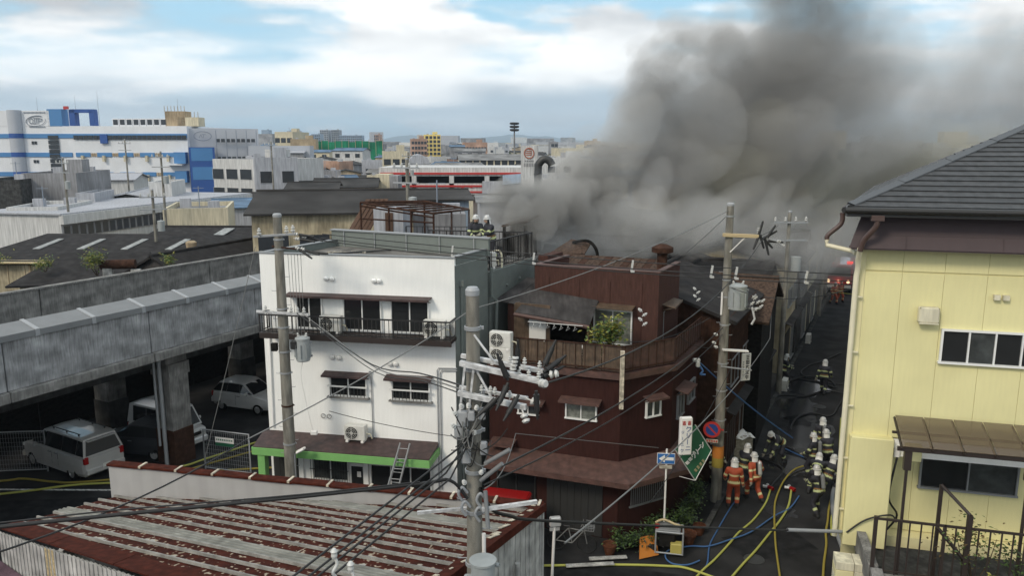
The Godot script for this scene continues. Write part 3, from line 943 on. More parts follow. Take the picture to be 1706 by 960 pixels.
func make_brown_building() -> void:
	var t := thing("brown_building", "dark red-brown corner building with chamfered corner and roof balcony", "building")
	# outline on the ground (x, z)
	var A := Vector2(-0.76, -25.12)
	var C := Vector2(3.45, -23.6)
	var D := Vector2(5.32, -24.68)
	var E := Vector2(6.95, -27.9)
	var F := Vector2(6.4, -32.0)
	var G := Vector2(0.9, -32.0)
	var b := B.new()
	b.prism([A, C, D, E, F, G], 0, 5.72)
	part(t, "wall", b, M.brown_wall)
	# lower storey recess shown by a darker band of wall, then the long awning round the corner
	b = B.new()
	var out := [Vector2(-0.92, -24.2), Vector2(3.62, -22.55), Vector2(6.0, -23.9), Vector2(6.6, -25.1)]
	var inn := [A, C, D, D + (E - D) * 0.3]
	for i in 3:
		b.slab(Vector3(inn[i].x, 2.75, inn[i].y), Vector3(inn[i + 1].x, 2.75, inn[i + 1].y), Vector3(out[i + 1].x, 2.45, out[i + 1].y), Vector3(out[i].x, 2.45, out[i].y), 0.06)
		var m: Vector2 = (out[i] + out[i + 1]) / 2
		var dd: Vector2 = out[i + 1] - out[i]
		b.box(Vector3(m.x, 2.36, m.y), Vector3(dd.length() + 0.03, 0.17, 0.05), Basis(Vector3.UP, -atan2(dd.y, dd.x)))
	part(t, "awning", b, M.brown_trim)
	# trim at the third floor
	b = B.new()
	for i in 3:
		var p: Vector2 = [A, C, D][i]
		var q: Vector2 = [C, D, E][i]
		var dd := q - p
		var nn := Vector2(-dd.y, dd.x).normalized() * (1.0 if i < 9 else 1.0)
		var m := (p + q) / 2 + nn * 0.06
		b.box(Vector3(m.x, 5.62, m.y), Vector3(dd.length() + 0.06, 0.2, 0.16), Basis(Vector3.UP, -atan2(dd.y, dd.x)))
	part(t, "floor_band", b, M.brown_trim)
	# balcony screen of brown plastic sheets, sheet by sheet
	for i in 3:
		var p: Vector2 = [A, C, D][i]
		var q: Vector2 = [C, D, E][i]
		var k := int((q - p).length() / 0.62)
		for j in k:
			var a: Vector2 = p.lerp(q, (j + 0.02) / k)
			var c: Vector2 = p.lerp(q, (j + 0.98) / k)
			var m := (a + c) / 2
			b = B.new()
			var dd := c - a
			var tb := Basis(Vector3.UP, -atan2(dd.y, dd.x))
			var L := dd.length()
			for w in 6:
				b.box(Vector3(m.x, 6.17, m.y) + tb * Vector3((w - 2.5) * L / 6, 0, 0.012 * (w % 2)), Vector3(L / 6 + 0.004, 0.82, 0.015), tb)
			part(t, "screen_sheet", b, M.plastic_brown if i == 0 else M.brown_trim)
		b = B.new()
		var dd := q - p
		var tb := Basis(Vector3.UP, -atan2(dd.y, dd.x))
		for y in [5.84, 6.6]:
			b.box(Vector3((p.x + q.x) / 2, y, (p.y + q.y) / 2) + tb * Vector3(0, 0, 0.05), Vector3(dd.length(), 0.035, 0.035), tb)
		for j in int(dd.length() / 0.32):
			b.box(Vector3(p.x, 6.2, p.y) + tb * Vector3(j * 0.32 + 0.1, 0, 0.05), Vector3(0.014, 0.85, 0.014), tb)
		part(t, "railing", b, M.rust_iron)
	# white corner post
	b = B.new()
	b.cbox(Vector3(3.45, 5.55, -23.42), Vector3(0.13, 1.9, 0.13), 0.01)
	part(t, "corner_post", b, M.stained_white, Vector3.ZERO, "rust-stained white corner post")
	# windows of the second floor
	var fr := Node3D.new()
	fr.name = "front_openings"
	fr.position = Vector3(3.45, 0, -23.6)
	fr.rotation.y = deg_to_rad(-20)
	t.add_child(fr)
	window(fr, -1.8, 4.03, 1.05, 0.58, 0.0, M.alu_white, M.glass_pale)
	facade_awning(fr, -1.96, 4.7, 1.36, 0.38, M.brown_trim)
	window(fr, -3.45, 3.98, 0.72, 0.42, 0.0, M.alu_white, M.glass_dim)
	facade_awning(fr, -3.7, 4.46, 1.2, 0.36, M.brown_trim)
	var sh := B.new()
	for i in 8: sh.box(Vector3(-2.3 + i * 0.24, 1.1, 0.02 + 0.014 * (i % 2)), Vector3(0.23, 2.1, 0.03))
	part(fr, "shutter", sh, M.shutter)
	window(fr, -4.2, 0.9, 1.4, 1.1, 0.0, M.shutter, M.glass_dark)
	facade_awning(fr, -4.35, 2.95, 0.85, 0.5, M.brown_trim)
	var cf := Node3D.new()
	cf.name = "corner_openings"
	cf.position = Vector3(3.45, 0, -23.6)
	cf.rotation.y = deg_to_rad(30)
	t.add_child(cf)
	window(cf, 1.02, 4.05, 0.62, 0.58, 0.0, M.alu_white, M.glass_dim)
	facade_awning(cf, 0.9, 4.74, 0.86, 0.34, M.brown_trim)
	b = B.new()
	for i in 18: b.box(Vector3(0.5 + i * 0.085, 1.55, 0.06), Vector3(0.02, 0.9, 0.03))
	for y in [1.08, 2.02]: b.box(Vector3(1.22, y, 0.06), Vector3(1.56, 0.05, 0.06))
	part(cf, "lattice", b, M.duct_grey)
	var sf := Node3D.new()
	sf.name = "street_openings"
	sf.position = Vector3(5.32, 0, -24.68)
	sf.rotation.y = deg_to_rad(63)
	t.add_child(sf)
	window(sf, 0.6, 3.6, 0.8, 0.9, 0.0, M.alu_grey, M.glass_dark)
	facade_awning(sf, 0.35, 4.65, 1.25, 0.45, M.brown_trim)
	window(sf, 2.0, 3.7, 0.9, 0.8, 0.0, M.alu_grey, M.glass_dark)
	# set-back top room
	var ph := thing("rooftop_room", "red-brown rooftop room with low parapet on the corner building", "rooftop room", Vector3(4.93, 0, -25.6), -24.0)
	b = B.new()
	b.prism([Vector2(-4.5, 0), Vector2(0, 0), Vector2(0.12, -2.7), Vector2(-4.3, -2.7)], 5.73, 8.3)
	part(ph, "wall", b, M.brown_upper)
	var side := B.new()
	for e in [[Vector2(-4.5, -0.07), Vector2(0, -0.07)], [Vector2(-0.07, -0.14), Vector2(0.05, -2.7)], [Vector2(-4.43, -0.14), Vector2(-4.23, -2.7)]]:
		var p: Vector2 = e[0]
		var q: Vector2 = e[1]
		var dd := q - p
		side.box(Vector3((p.x + q.x) / 2, 8.45, (p.y + q.y) / 2), Vector3(dd.length(), 0.3, 0.14), Basis(Vector3.UP, -atan2(dd.y, dd.x)))
	part(ph, "parapet", side, M.brown_upper)
	side = B.new()
	for e in [[Vector2(-4.53, -0.07), Vector2(0.03, -0.07)], [Vector2(-0.07, -0.17), Vector2(0.05, -2.7)], [Vector2(-4.43, -0.17), Vector2(-4.23, -2.7)]]:
		var p: Vector2 = e[0]
		var q: Vector2 = e[1]
		var dd := q - p
		side.box(Vector3((p.x + q.x) / 2, 8.62, (p.y + q.y) / 2), Vector3(dd.length(), 0.04, 0.2), Basis(Vector3.UP, -atan2(dd.y, dd.x)))
	part(ph, "coping", side, M.brown_trim)
	side = B.new()
	for i in 4: side.box(Vector3(-4.5 + (i + 0.5) * 1.125, 7.0, 0.004), Vector3(0.012, 2.4, 0.012))
	part(ph, "panel_joint", side, M.brown_wall)
	var w := window(ph, -2.25, 6.0, 1.38, 1.22, 0.0, M.alu_white, M.glass_pale)
	facade_awning(ph, -2.5, 7.36, 1.72, 0.42, M.plastic_brown, 0.15)
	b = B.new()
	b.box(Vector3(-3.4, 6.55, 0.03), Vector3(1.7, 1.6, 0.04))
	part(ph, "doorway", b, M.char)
	b = B.new()
	b.box(Vector3(-3.95, 6.6, 1.06), Vector3(0.62, 1.0, 0.05))
	part(ph, "door_screen", b, M.alu_white)
	b = B.new()
	b.box(Vector3(-4.15, 6.55, 1.03), Vector3(1.3, 1.7, 0.04))
	b.box(Vector3(-4.83, 6.5, 0.45), Vector3(0.05, 1.7, 1.2))
	part(ph, "lean_to_wall", b, M.plastic_brown)
	b = B.new()
	b.prism([Vector2(-5.25, 0.7), Vector2(-4.86, 0.7), Vector2(-4.6, -1.4), Vector2(-5.0, -1.4)], 5.73, 7.3)
	part(ph, "store_wall", b, M.brown_upper)
	# lean-to roofs over the terrace door
	b = B.new()
	b.slab(Vector3(-4.5, 7.72, -0.0), Vector3(-2.1, 7.5, 0.0), Vector3(-1.9, 6.98, 1.55), Vector3(-4.6, 7.18, 1.55), 0.04)
	part(ph, "canopy_roof", b, M.slate_roof)
	b = B.new()
	b.tube([Vector3(-4.6, 7.1, 1.6), Vector3(-1.9, 6.9, 1.6)], 0.07, 8)
	b.tube([Vector3(-1.95, 6.9, 1.5), Vector3(-1.95, 5.75, 1.5)], 0.05, 6)
	part(ph, "gutter", b, M.brown_trim)
	for i in 3:
		b = B.new()
		b.slab(Vector3(-5.45 + i * 0.5, 7.85 - i * 0.05, -1.6), Vector3(-4.97 + i * 0.5, 7.8 - i * 0.05, -1.6), Vector3(-5.2 + i * 0.5, 7.33 - i * 0.05, 0.85), Vector3(-5.68 + i * 0.5, 7.38 - i * 0.05, 0.85), 0.03)
		part(ph, "roof_sheet", b, M.slate_roof)
	var sd := Node3D.new()
	sd.name = "side_openings"
	sd.rotation.y = deg_to_rad(92.5)
	ph.add_child(sd)
	window(sd, 0.7, 6.0, 1.15, 1.15, 0.0, M.alu_grey, M.glass_dark)
	facade_awning(sd, 0.5, 7.35, 1.5, 0.5, M.plastic_brown, 0.2)
	b = B.new()
	b.prism([Vector2(-4.9, -1.3), Vector2(-4.52, -1.3), Vector2(-4.4, -2.6), Vector2(-4.8, -2.6)], 5.73, 8.75)
	part(ph, "chimney_wall", b, M.brown_upper)
	# things kept on the terrace
	var a: Node3D = get_node("air_conditioner")
	copy(a, Vector3(-0.35, 6.25, -24.55), -20, "upper of two stacked air conditioners left of the brown screen")
	copy(a, Vector3(-0.35, 5.73, -24.55), -20, "lower of two stacked air conditioners left of the brown screen")
	copy(a, Vector3(2.5, 5.76, -24.5), -20, "rusty air conditioner standing beside the terrace shrub")
	var l := thing("laundry_pole", "row of pale hangers on a pole under the terrace roof", "laundry pole", Vector3(1.2, 6.95, -25.3), -20)
	b = B.new()
	b.tube([Vector3(-0.7, 0, 0), Vector3(1.2, 0, 0)], 0.015, 6)
	part(l, "pole", b, M.alu)
	for i in 7:
		b = B.new()
		var x := -0.5 + i * 0.24
		b.tube([Vector3(x, 0, 0), Vector3(x, -0.08, 0), Vector3(x - 0.02, -0.16, 0.18), Vector3(x + 0.02, -0.16, -0.18), Vector3(x, -0.08, 0)], 0.008, 4)
		part(l, "hanger", b, M.alu_white)

func plant(called: String, label: String, cat: String, at: Vector3, h: float, r: float, n: int, leaf: Material, seed_: int, l := 0.13, w := 0.07, leaf2: Material = null, group := "") -> Node3D:
	# a bush of many leaves on stems, with an uneven outline
	var t := thing(called, label, cat, at, 0.0, group)
	var g := RandomNumberGenerator.new()
	g.seed = seed_
	var st := B.new()
	var tips := []
	var k := int(clampf(n / 60.0, 4, 14))
	for i in k:
		var a := g.randf() * TAU
		var q := Vector3(cos(a), 0, sin(a)) * r * g.randf_range(0.2, 0.85) + Vector3.UP * h * g.randf_range(0.5, 0.95)
		var m := q * 0.5 + Vector3(g.randf() - 0.5, 0, g.randf() - 0.5) * r * 0.3
		st.tube([Vector3(q.x * 0.1, 0, q.z * 0.1), m, q], 0.018, 5, 0.005)
		tips.append(q); tips.append(m.lerp(q, 0.5))
	part(t, "stem", st, M.stem)
	var bb := [B.new(), B.new()]
	for i in n:
		var c: Vector3 = tips[g.randi() % tips.size()]
		var p := c + Vector3(g.randfn(0, 1), g.randfn(0, 0.8), g.randfn(0, 1)) * r * 0.27
		p.y = maxf(p.y, 0.03)
		var a := g.randf() * TAU
		var d := Vector3(cos(a), g.randf_range(-0.6, 0.7), sin(a)).normalized()
		bb[i % 2].leaf(p, d, Vector3(g.randf() - 0.5, 1, g.randf() - 0.5).normalized(), l * g.randf_range(0.7, 1.3), w)
	var f := part(t, "foliage", bb[0], leaf)
	part(f, "leaves", bb[1], leaf2 if leaf2 else leaf)
	return t

func make_plants() -> void:
	plant("terrace_shrub", "bright yellow-green bushy shrub on the brown building's terrace", "shrub", Vector3(3.2, 5.95, -24.85), 1.25, 0.62, 900, M.leaf_green, 3, 0.15, 0.08, M.leaf_yellow)
	plant("terrace_shrub", "low yellow-green plant under the tall terrace shrub", "shrub", Vector3(3.35, 5.8, -24.5), 0.5, 0.5, 420, M.leaf_yellow, 4, 0.13, 0.07, M.leaf_green)
	for q in [[3.7, -22.9, 0.5, 0.5, 1], [4.4, -23.3, 0.5, 0.5, 2], [5.1, -23.8, 0.55, 0.5, 3], [5.8, -24.2, 0.65, 0.45, 4], [6.2, -24.9, 0.75, 0.42, 5], [6.6, -25.8, 0.95, 0.42, 6]]:
		var lab: String = ["dark leafy bush at the left end of the corner planting", "low dark bush behind the one-way sign post", "dark bush right behind the portable pump cart", "dark leafy bush at the bend of the corner planting", "tall dark bush beside the green awning sign", "dark upright bush beside the right utility pole"][q[4] - 1]
		plant("corner_bush", lab, "bush", Vector3(q[0], 0.12, q[1]), q[2], q[3], 480, M.leaf_dark, 20 + q[4], 0.12, 0.06, M.leaf_green, "dark bushes along the brown building's corner")
	# planters in front of the corner building
	var i := 0
	for q in [[5.75, -23.35, 0.24], [6.25, -24.0, 0.2], [3.1, -22.7, 0.22]]:
		var t := thing("flower_pot", ["terracotta pot beside the pump cart", "terracotta pot under the dark bush by the corner", "terracotta pot at the foot of the brown wall"][i], "flower pot", Vector3(q[0], 0, q[1]))
		var b := B.new()
		b.lathe([[q[2] * 0.6, 0], [q[2], q[2] * 1.5], [q[2] * 1.1, q[2] * 1.5], [q[2] * 1.1, q[2] * 1.75], [q[2] * 0.95, q[2] * 1.75], [q[2] * 0.9, q[2] * 1.5], [0, q[2] * 1.45]], Vector3.ZERO, Basis(), 14)
		part(t, "pot", b, M.terracotta)
		i += 1
	# weeds on the warehouse roofs beyond the viaduct
	plant("roof_weed", "yellow-green weed tuft growing tall from the low warehouse roof", "weed", Vector3(-23.3, 5.6, -43.0), 1.5, 0.7, 420, M.leaf_yellow, 31, 0.22, 0.07, M.leaf_green, "weeds on the dark roofs")
	plant("roof_weed", "green weed tuft beside the rusty roof hood", "weed", Vector3(-27.4, 5.5, -45.0), 0.8, 0.6, 260, M.leaf_green, 32, 0.2, 0.07, M.leaf_yellow, "weeds on the dark roofs")
	plant("roof_weed", "thin weed strip growing in the warehouse gutter", "weed", Vector3(-33.5, 5.3, -49.0), 0.5, 1.0, 260, M.leaf_green, 33, 0.2, 0.07, M.leaf_yellow, "weeds on the dark roofs")
	plant("roof_weed", "small weed tuft at the right end of the viaduct wall top", "weed", Vector3(-19.6, 5.9, -44.0), 0.7, 0.5, 200, M.leaf_yellow, 34, 0.2, 0.07, M.leaf_green, "weeds on the dark roofs")

func flatten(pivot: Node3D) -> void:
	var owner_thing := pivot.get_parent()
	for c in pivot.get_children():
		var called := str(c.name)
		var cut := called.rfind("_")
		if cut > 0 and called.substr(cut + 1).is_valid_int(): called = called.substr(0, cut)
		var x: Transform3D = pivot.transform * c.transform
		pivot.remove_child(c)
		c.name = numbered(owner_thing, called)
		owner_thing.add_child(c, true)
		c.transform = x
	pivot.queue_free()
	owner_thing.remove_child(pivot)

func gable_roof(t: Node3D, w: float, d: float, y: float, rise: float, over: float, m: Material, along_x := true, sheets := 0, called := "roof") -> void:
	# ridge along x when along_x; w spans x from 0 to w, d spans z from 0 to -d
	for s in [0, 1]:
		var b := B.new()
		var th := 0.12
		if along_x:
			var e := y - rise * over / (d * 0.5)
			var x0 := -over
			var x1 := w + over
			if s == 0: b.slab(Vector3(x0, y + rise, -d / 2), Vector3(x1, y + rise, -d / 2), Vector3(x1, e, over), Vector3(x0, e, over), th)
			else: b.slab(Vector3(x1, y + rise, -d / 2), Vector3(x0, y + rise, -d / 2), Vector3(x0, e, -d - over), Vector3(x1, e, -d - over), th)
		else:
			var e := y - rise * over / (w * 0.5)
			if s == 0: b.slab(Vector3(w / 2, y + rise, over), Vector3(w / 2, y + rise, -d - over), Vector3(w + over, e, -d - over), Vector3(w + over, e, over), th)
			else: b.slab(Vector3(w / 2, y + rise, -d - over), Vector3(w / 2, y + rise, over), Vector3(-over, e, over), Vector3(-over, e, -d - over), th)
		part(t, called, b, m)
	var b2 := B.new()
	if along_x: b2.tube([Vector3(-over, y + rise + 0.02, -d / 2), Vector3(w + over, y + rise + 0.02, -d / 2)], 0.11, 6)
	else: b2.tube([Vector3(w / 2, y + rise + 0.02, over), Vector3(w / 2, y + rise + 0.02, -d - over)], 0.11, 6)
	part(t, "ridge", b2, m)

func gable_walls(b: B, w: float, d: float, y: float, rise: float, along_x := true) -> void:
	b.box(Vector3(w / 2, y / 2, -d / 2), Vector3(w, y, d))
	if along_x:
		for x in [0.0, w]:
			var p := Vector3(x, y, 0)
			var q := Vector3(x, y, -d)
			var r := Vector3(x, y + rise - 0.02, -d / 2)
			if x > 0: b.tri(p, r, q)
			else: b.tri(q, r, p)
	else:
		for z in [0.0, -d]:
			var p := Vector3(0, y, z)
			var q := Vector3(w, y, z)
			var r := Vector3(w / 2, y + rise - 0.02, z)
			if z == 0.0: b.tri(p, r, q)
			else: b.tri(q, r, p)

func window_grid(t: Node3D, x: float, y: float, nx: int, ny: int, dx: float, dy: float, w: float, h: float, z: float, fm: Material, gm: Material) -> void:
	for j in ny:
		for i in nx:
			var b := B.new()
			b.box(Vector3(x + i * dx + w / 2, y + j * dy + h / 2, z + 0.03), Vector3(w + 0.12, h + 0.12, 0.06))
			var f := part(t, "window", b, fm)
			b = B.new()
			b.box(Vector3(x + i * dx + w / 2, y + j * dy + h / 2, z + 0.055), Vector3(w, h, 0.03))
			part(f, "pane", b, gm)

func make_street_row() -> void:
	# houses along the left of the street, from the corner building into the smoke; local z faces the street
	var rows := [
		# start, length, eave, rise, depth, wall, roof, label
		[4.4, 5.6, 6.6, 1.2, 7.0, "rust_iron", "dark_roof", "house with rust-brown corrugated wall and dark roof next to the corner building"],
		[10.2, 5.0, 6.0, 1.0, 7.5, "brown_upper", "dark_roof", "red-brown two-storey house with white vertical sign on the smoky street"],
		[15.4, 5.2, 5.6, 1.2, 7.5, "concrete_dark", "slate_roof", "dark grey house behind the stacked green crates"],
		[20.8, 5.6, 6.2, 1.1, 7.5, "tan_wall", "slate_roof", "tan two-storey house with a yellowish side wall in the smoke"],
		[26.6, 5.4, 5.8, 1.2, 7.5, "concrete", "dark_roof", "grey house beyond the tan house on the left of the street"],
		[32.2, 6.2, 6.3, 1.4, 8.0, "cream", "slate_roof", "cream house faint in the smoke on the left of the street"],
		[38.6, 6.0, 5.8, 1.2, 8.0, "concrete", "dark_roof", "low grey house near the far end of the left row"],
		[44.8, 7.0, 6.6, 1.2, 8.0, "tan_wall", "slate_roof", "farthest tan house of the row on the left of the street"],
	]
	var i := 0
	for r in rows:
		var t := thing("street_house", r[7], "house", street_at(r[0], -1.5 if i == 2 else 0.05), 63.4, "houses along the left of the street")
		var b := B.new()
		gable_walls(b, r[1], r[4], r[2], r[3])
		part(t, "wall", b, M[r[5]])
		if r[5] == "rust_iron":
			for j in 28:
				b = B.new()
				b.box(Vector3(0.1 + j * 0.2, 3.6, 0.025), Vector3(0.08, 6.0, 0.05))
				part(t, "cladding_rib", b, M.rust_iron)
		gable_roof(t, r[1], r[4], r[2], r[3], 0.35, M[r[6]])
		for j in 2:
			window(t, 0.6 + j * 2.3, 3.7, 1.5, 1.1, 0.0, M.alu_grey, M.glass_dark)
		b = B.new()
		b.slab(Vector3(0.1, 2.95, 0.0), Vector3(r[1] - 0.1, 2.95, 0.0), Vector3(r[1] - 0.1, 2.8, 0.4), Vector3(0.1, 2.8, 0.4), 0.05)
		part(t, "eave", b, M[r[6]])
		b = B.new()
		for j in 9: b.box(Vector3(0.45 + j * 0.22, 1.15, 0.02 + 0.012 * (j % 2)), Vector3(0.21, 2.2, 0.03))
		part(t, "shutter", b, M.shutter)
		window(t, 3.0, 0.1, 1.6, 2.1, 0.0, M.alu_grey, M.glass_dark, 2, "door")
		if i in [2, 4]:
			var a: Node3D = get_node("air_conditioner")
			copy(a, street_at(r[0] + 2.4, 0.6), 63.4, "air conditioner on the ground before the dark grey house" if i == 2 else "air conditioner on the ground before the grey house beyond the tan one")
		i += 1
	# right side of the street, behind the yellow house
	i = 0
	for r in [[12.0, 7.0, 6.0, "concrete", "grey house on the right of the street behind the yellow house"], [20.0, 8.0, 6.5, "cream", "cream house on the right of the street beyond the grey one"], [29.0, 8.0, 5.8, "tan_wall", "tan house on the right of the street near the fire engine"]]:
		var t := thing("street_house", r[4], "house", street_at(r[0] + r[1], 6.6), -116.6, "houses along the right of the street")
		var b := B.new()
		gable_walls(b, r[1], 8.0, r[2], 1.3)
		part(t, "wall", b, M[r[3]])
		gable_roof(t, r[1], 8.0, r[2], 1.3, 0.35, M.slate_roof)
		for j in 3: window(t, 0.5 + j * 2.2, 3.6, 1.4, 1.1, 0.0, M.alu_grey, M.glass_dark)
	# cross buildings closing the far end of the street
	for r in [[56.0, -9.0, 9.0, 9.0, 7.0, "far_cream", "cream block with pale yellow upper walls closing the end of the street"], [64.0, 1.0, 8.0, 8.0, 6.0, "far_grey", "grey block faint in the smoke at the end of the street"], [60.0, 12.0, 9.0, 9.0, 7.0, "far_tan", "tan block on the right at the end of the street"]]:
		var t := thing("end_block", r[6], "building", street_at(r[0], r[1]), -26.6)
		var b := B.new()
		b.box(Vector3(r[2] / 2, r[4] / 2, -r[3] / 2), Vector3(r[2], r[4], r[3]))
		part(t, "wall", b, M[r[5]])
		b = B.new()
		b.box(Vector3(r[2] / 2, r[4] + 0.1, -r[3] / 2), Vector3(r[2] + 0.3, 0.2, r[3] + 0.3))
		part(t, "roof", b, M.far_roof_grey)
		window_grid(t, 0.8, 1.2, 4, 2, 2.0, 3.0, 1.2, 1.2, 0.0, M.alu_grey, M.far_glass)

func make_burning_houses() -> void:
	# charred roofs behind the corner building
	var spots := [
		[-0.6, -33.5, 6.0, 6.5, 7.0, 1.4, "char", "char", -24.0, "burnt house with a charred ridge behind the white building"],
		[5.6, -33.4, 5.2, 6.0, 7.0, 1.2, "char", "char_wood", -24.0, "burnt house with brown tiled roof just behind the rooftop room"],
		[0.8, -40.5, 6.5, 6.5, 7.2, 1.5, "char", "char", -24.0, "blackened house at the heart of the dark smoke"],
		[8.0, -40.5, 5.0, 6.5, 6.6, 1.3, "concrete_dark", "dark_roof", -24.0, "dark house half lost in smoke behind the burnt roofs"],
		[3.2, -48.0, 7.0, 7.0, 7.0, 1.4, "concrete_dark", "dark_roof", -24.0, "grey house behind the blackened one, dim in smoke"],
		[12.0, -49.0, 6.0, 7.0, 7.4, 1.0, "concrete_dark", "slate_roof", -24.0, "long dim roof seen through the olive smoke"],
	]
	for r in spots:
		var t := thing("burnt_house", r[9], "house", Vector3(r[0], 0, r[1]), r[8], "houses in the fire")
		var b := B.new()
		gable_walls(b, r[2], r[3], r[4] - r[5], r[5])
		part(t, "wall", b, M[r[6]])
		gable_roof(t, r[2], r[3], r[4] - r[5], r[5], 0.3, M[r[7]])
		for j in 2: window(t, 0.6 + j * 2.3, 3.4, 1.4, 1.1, 0.0, M.char, M.char)
	# what still stands up out of the burnt roofs
	var t := thing("roof_ruin", "charred leaning roof fragment with brown sheet, rightmost of the two", "roof fragment", Vector3(2.1, 7.0, -33.6), -24)
	var b := B.new()
	b.box(Vector3(0.5, 0.55, 0), Vector3(0.34, 1.3, 0.3))
	part(t, "post", b, M.terracotta)
	b = B.new()
	b.slab(Vector3(0.3, 1.75, -0.6), Vector3(1.2, 1.6, -0.6), Vector3(1.3, 1.3, 0.5), Vector3(-0.5, 1.1, 0.5), 0.07)
	part(t, "sheet", b, M.char_wood)
	b = B.new()
	b.tube(spline([Vector3(0.5, 1.65, -0.2), Vector3(1.2, 1.75, -0.2), Vector3(1.6, 1.35, -0.2), Vector3(1.65, 0.7, -0.2)]), 0.07, 6)
	part(t, "bent_pipe", b, M.char)
	t = thing("roof_ruin", "charred open dormer frame, leftmost of the two above the burnt house", "roof fragment", Vector3(-0.1, 7.9, -35.8), -24)
	b = B.new()
	b.slab(Vector3(0.1, 1.5, -0.7), Vector3(1.2, 1.75, -0.7), Vector3(1.1, 1.55, 0.5), Vector3(-0.2, 1.3, 0.5), 0.07)
	part(t, "sheet", b, M.char_wood)
	b = B.new()
	for x in [-0.1, 1.0]:
		for z in [-0.6, 0.4]: b.box(Vector3(x, 0.6, z), Vector3(0.12, 1.5, 0.12), Basis(Vector3.BACK, 0.07 * x))
	b.box(Vector3(0.0, 0.45, 0.0), Vector3(0.1, 1.1, 0.9))
	part(t, "frame", b, M.char)
	t = thing("rafter_frame", "bare charred rafters standing over the burnt roofs", "rafters", Vector3(-0.3, 7.1, -34.2), -24)
	for i in 9:
		b = B.new()
		var x := 0.3 + i * 0.62
		var y := rng.randf_range(0.2, 0.75)
		b.box(Vector3(x, y * 0.5, 0.1), Vector3(0.09, 1.3 + y, 0.1), Basis(Vector3.RIGHT, -1.05) * Basis(Vector3.BACK, rng.randf_range(-0.12, 0.12)))
		part(t, "rafter", b, M.char)
	b = B.new()
	b.box(Vector3(2.8, 0.42, -0.6), Vector3(5.4, 0.12, 0.12), Basis(Vector3.BACK, 0.03))
	part(t, "ridge_beam", b, M.char)
	# hood chimney and tile strip right behind the rooftop room
	t = thing("roof_hood", "rusty round-capped roof ventilator behind the rooftop room", "ventilator", Vector3(5.75, 8.0, -29.4), -24)
	b = B.new()
	b.lathe([[0.2, 0], [0.2, 0.75], [0.42, 0.8], [0.42, 0.98], [0.16, 1.1], [0, 1.12]], Vector3.ZERO, Basis(), 12)
	part(t, "cap", b, M.rust_iron)
	t = thing("tiled_lean_to", "brown tiled roof strip with rails behind the rooftop parapet", "roof", Vector3(1.6, 0, -31.2), -24)
	b = B.new()
	b.box(Vector3(2.1, 3.9, -0.9), Vector3(4.2, 7.8, 1.8))
	part(t, "wall", b, M.char)
	for i in 14:
		b = B.new()
		b.slab(Vector3(i * 0.3, 8.25, -1.8), Vector3(i * 0.3 + 0.28, 8.25, -1.8), Vector3(i * 0.3 + 0.28, 7.9, 0.15), Vector3(i * 0.3, 7.9, 0.15), 0.05)
		part(t, "roof_tile", b, M.char_wood if i % 3 else M.rust_iron)

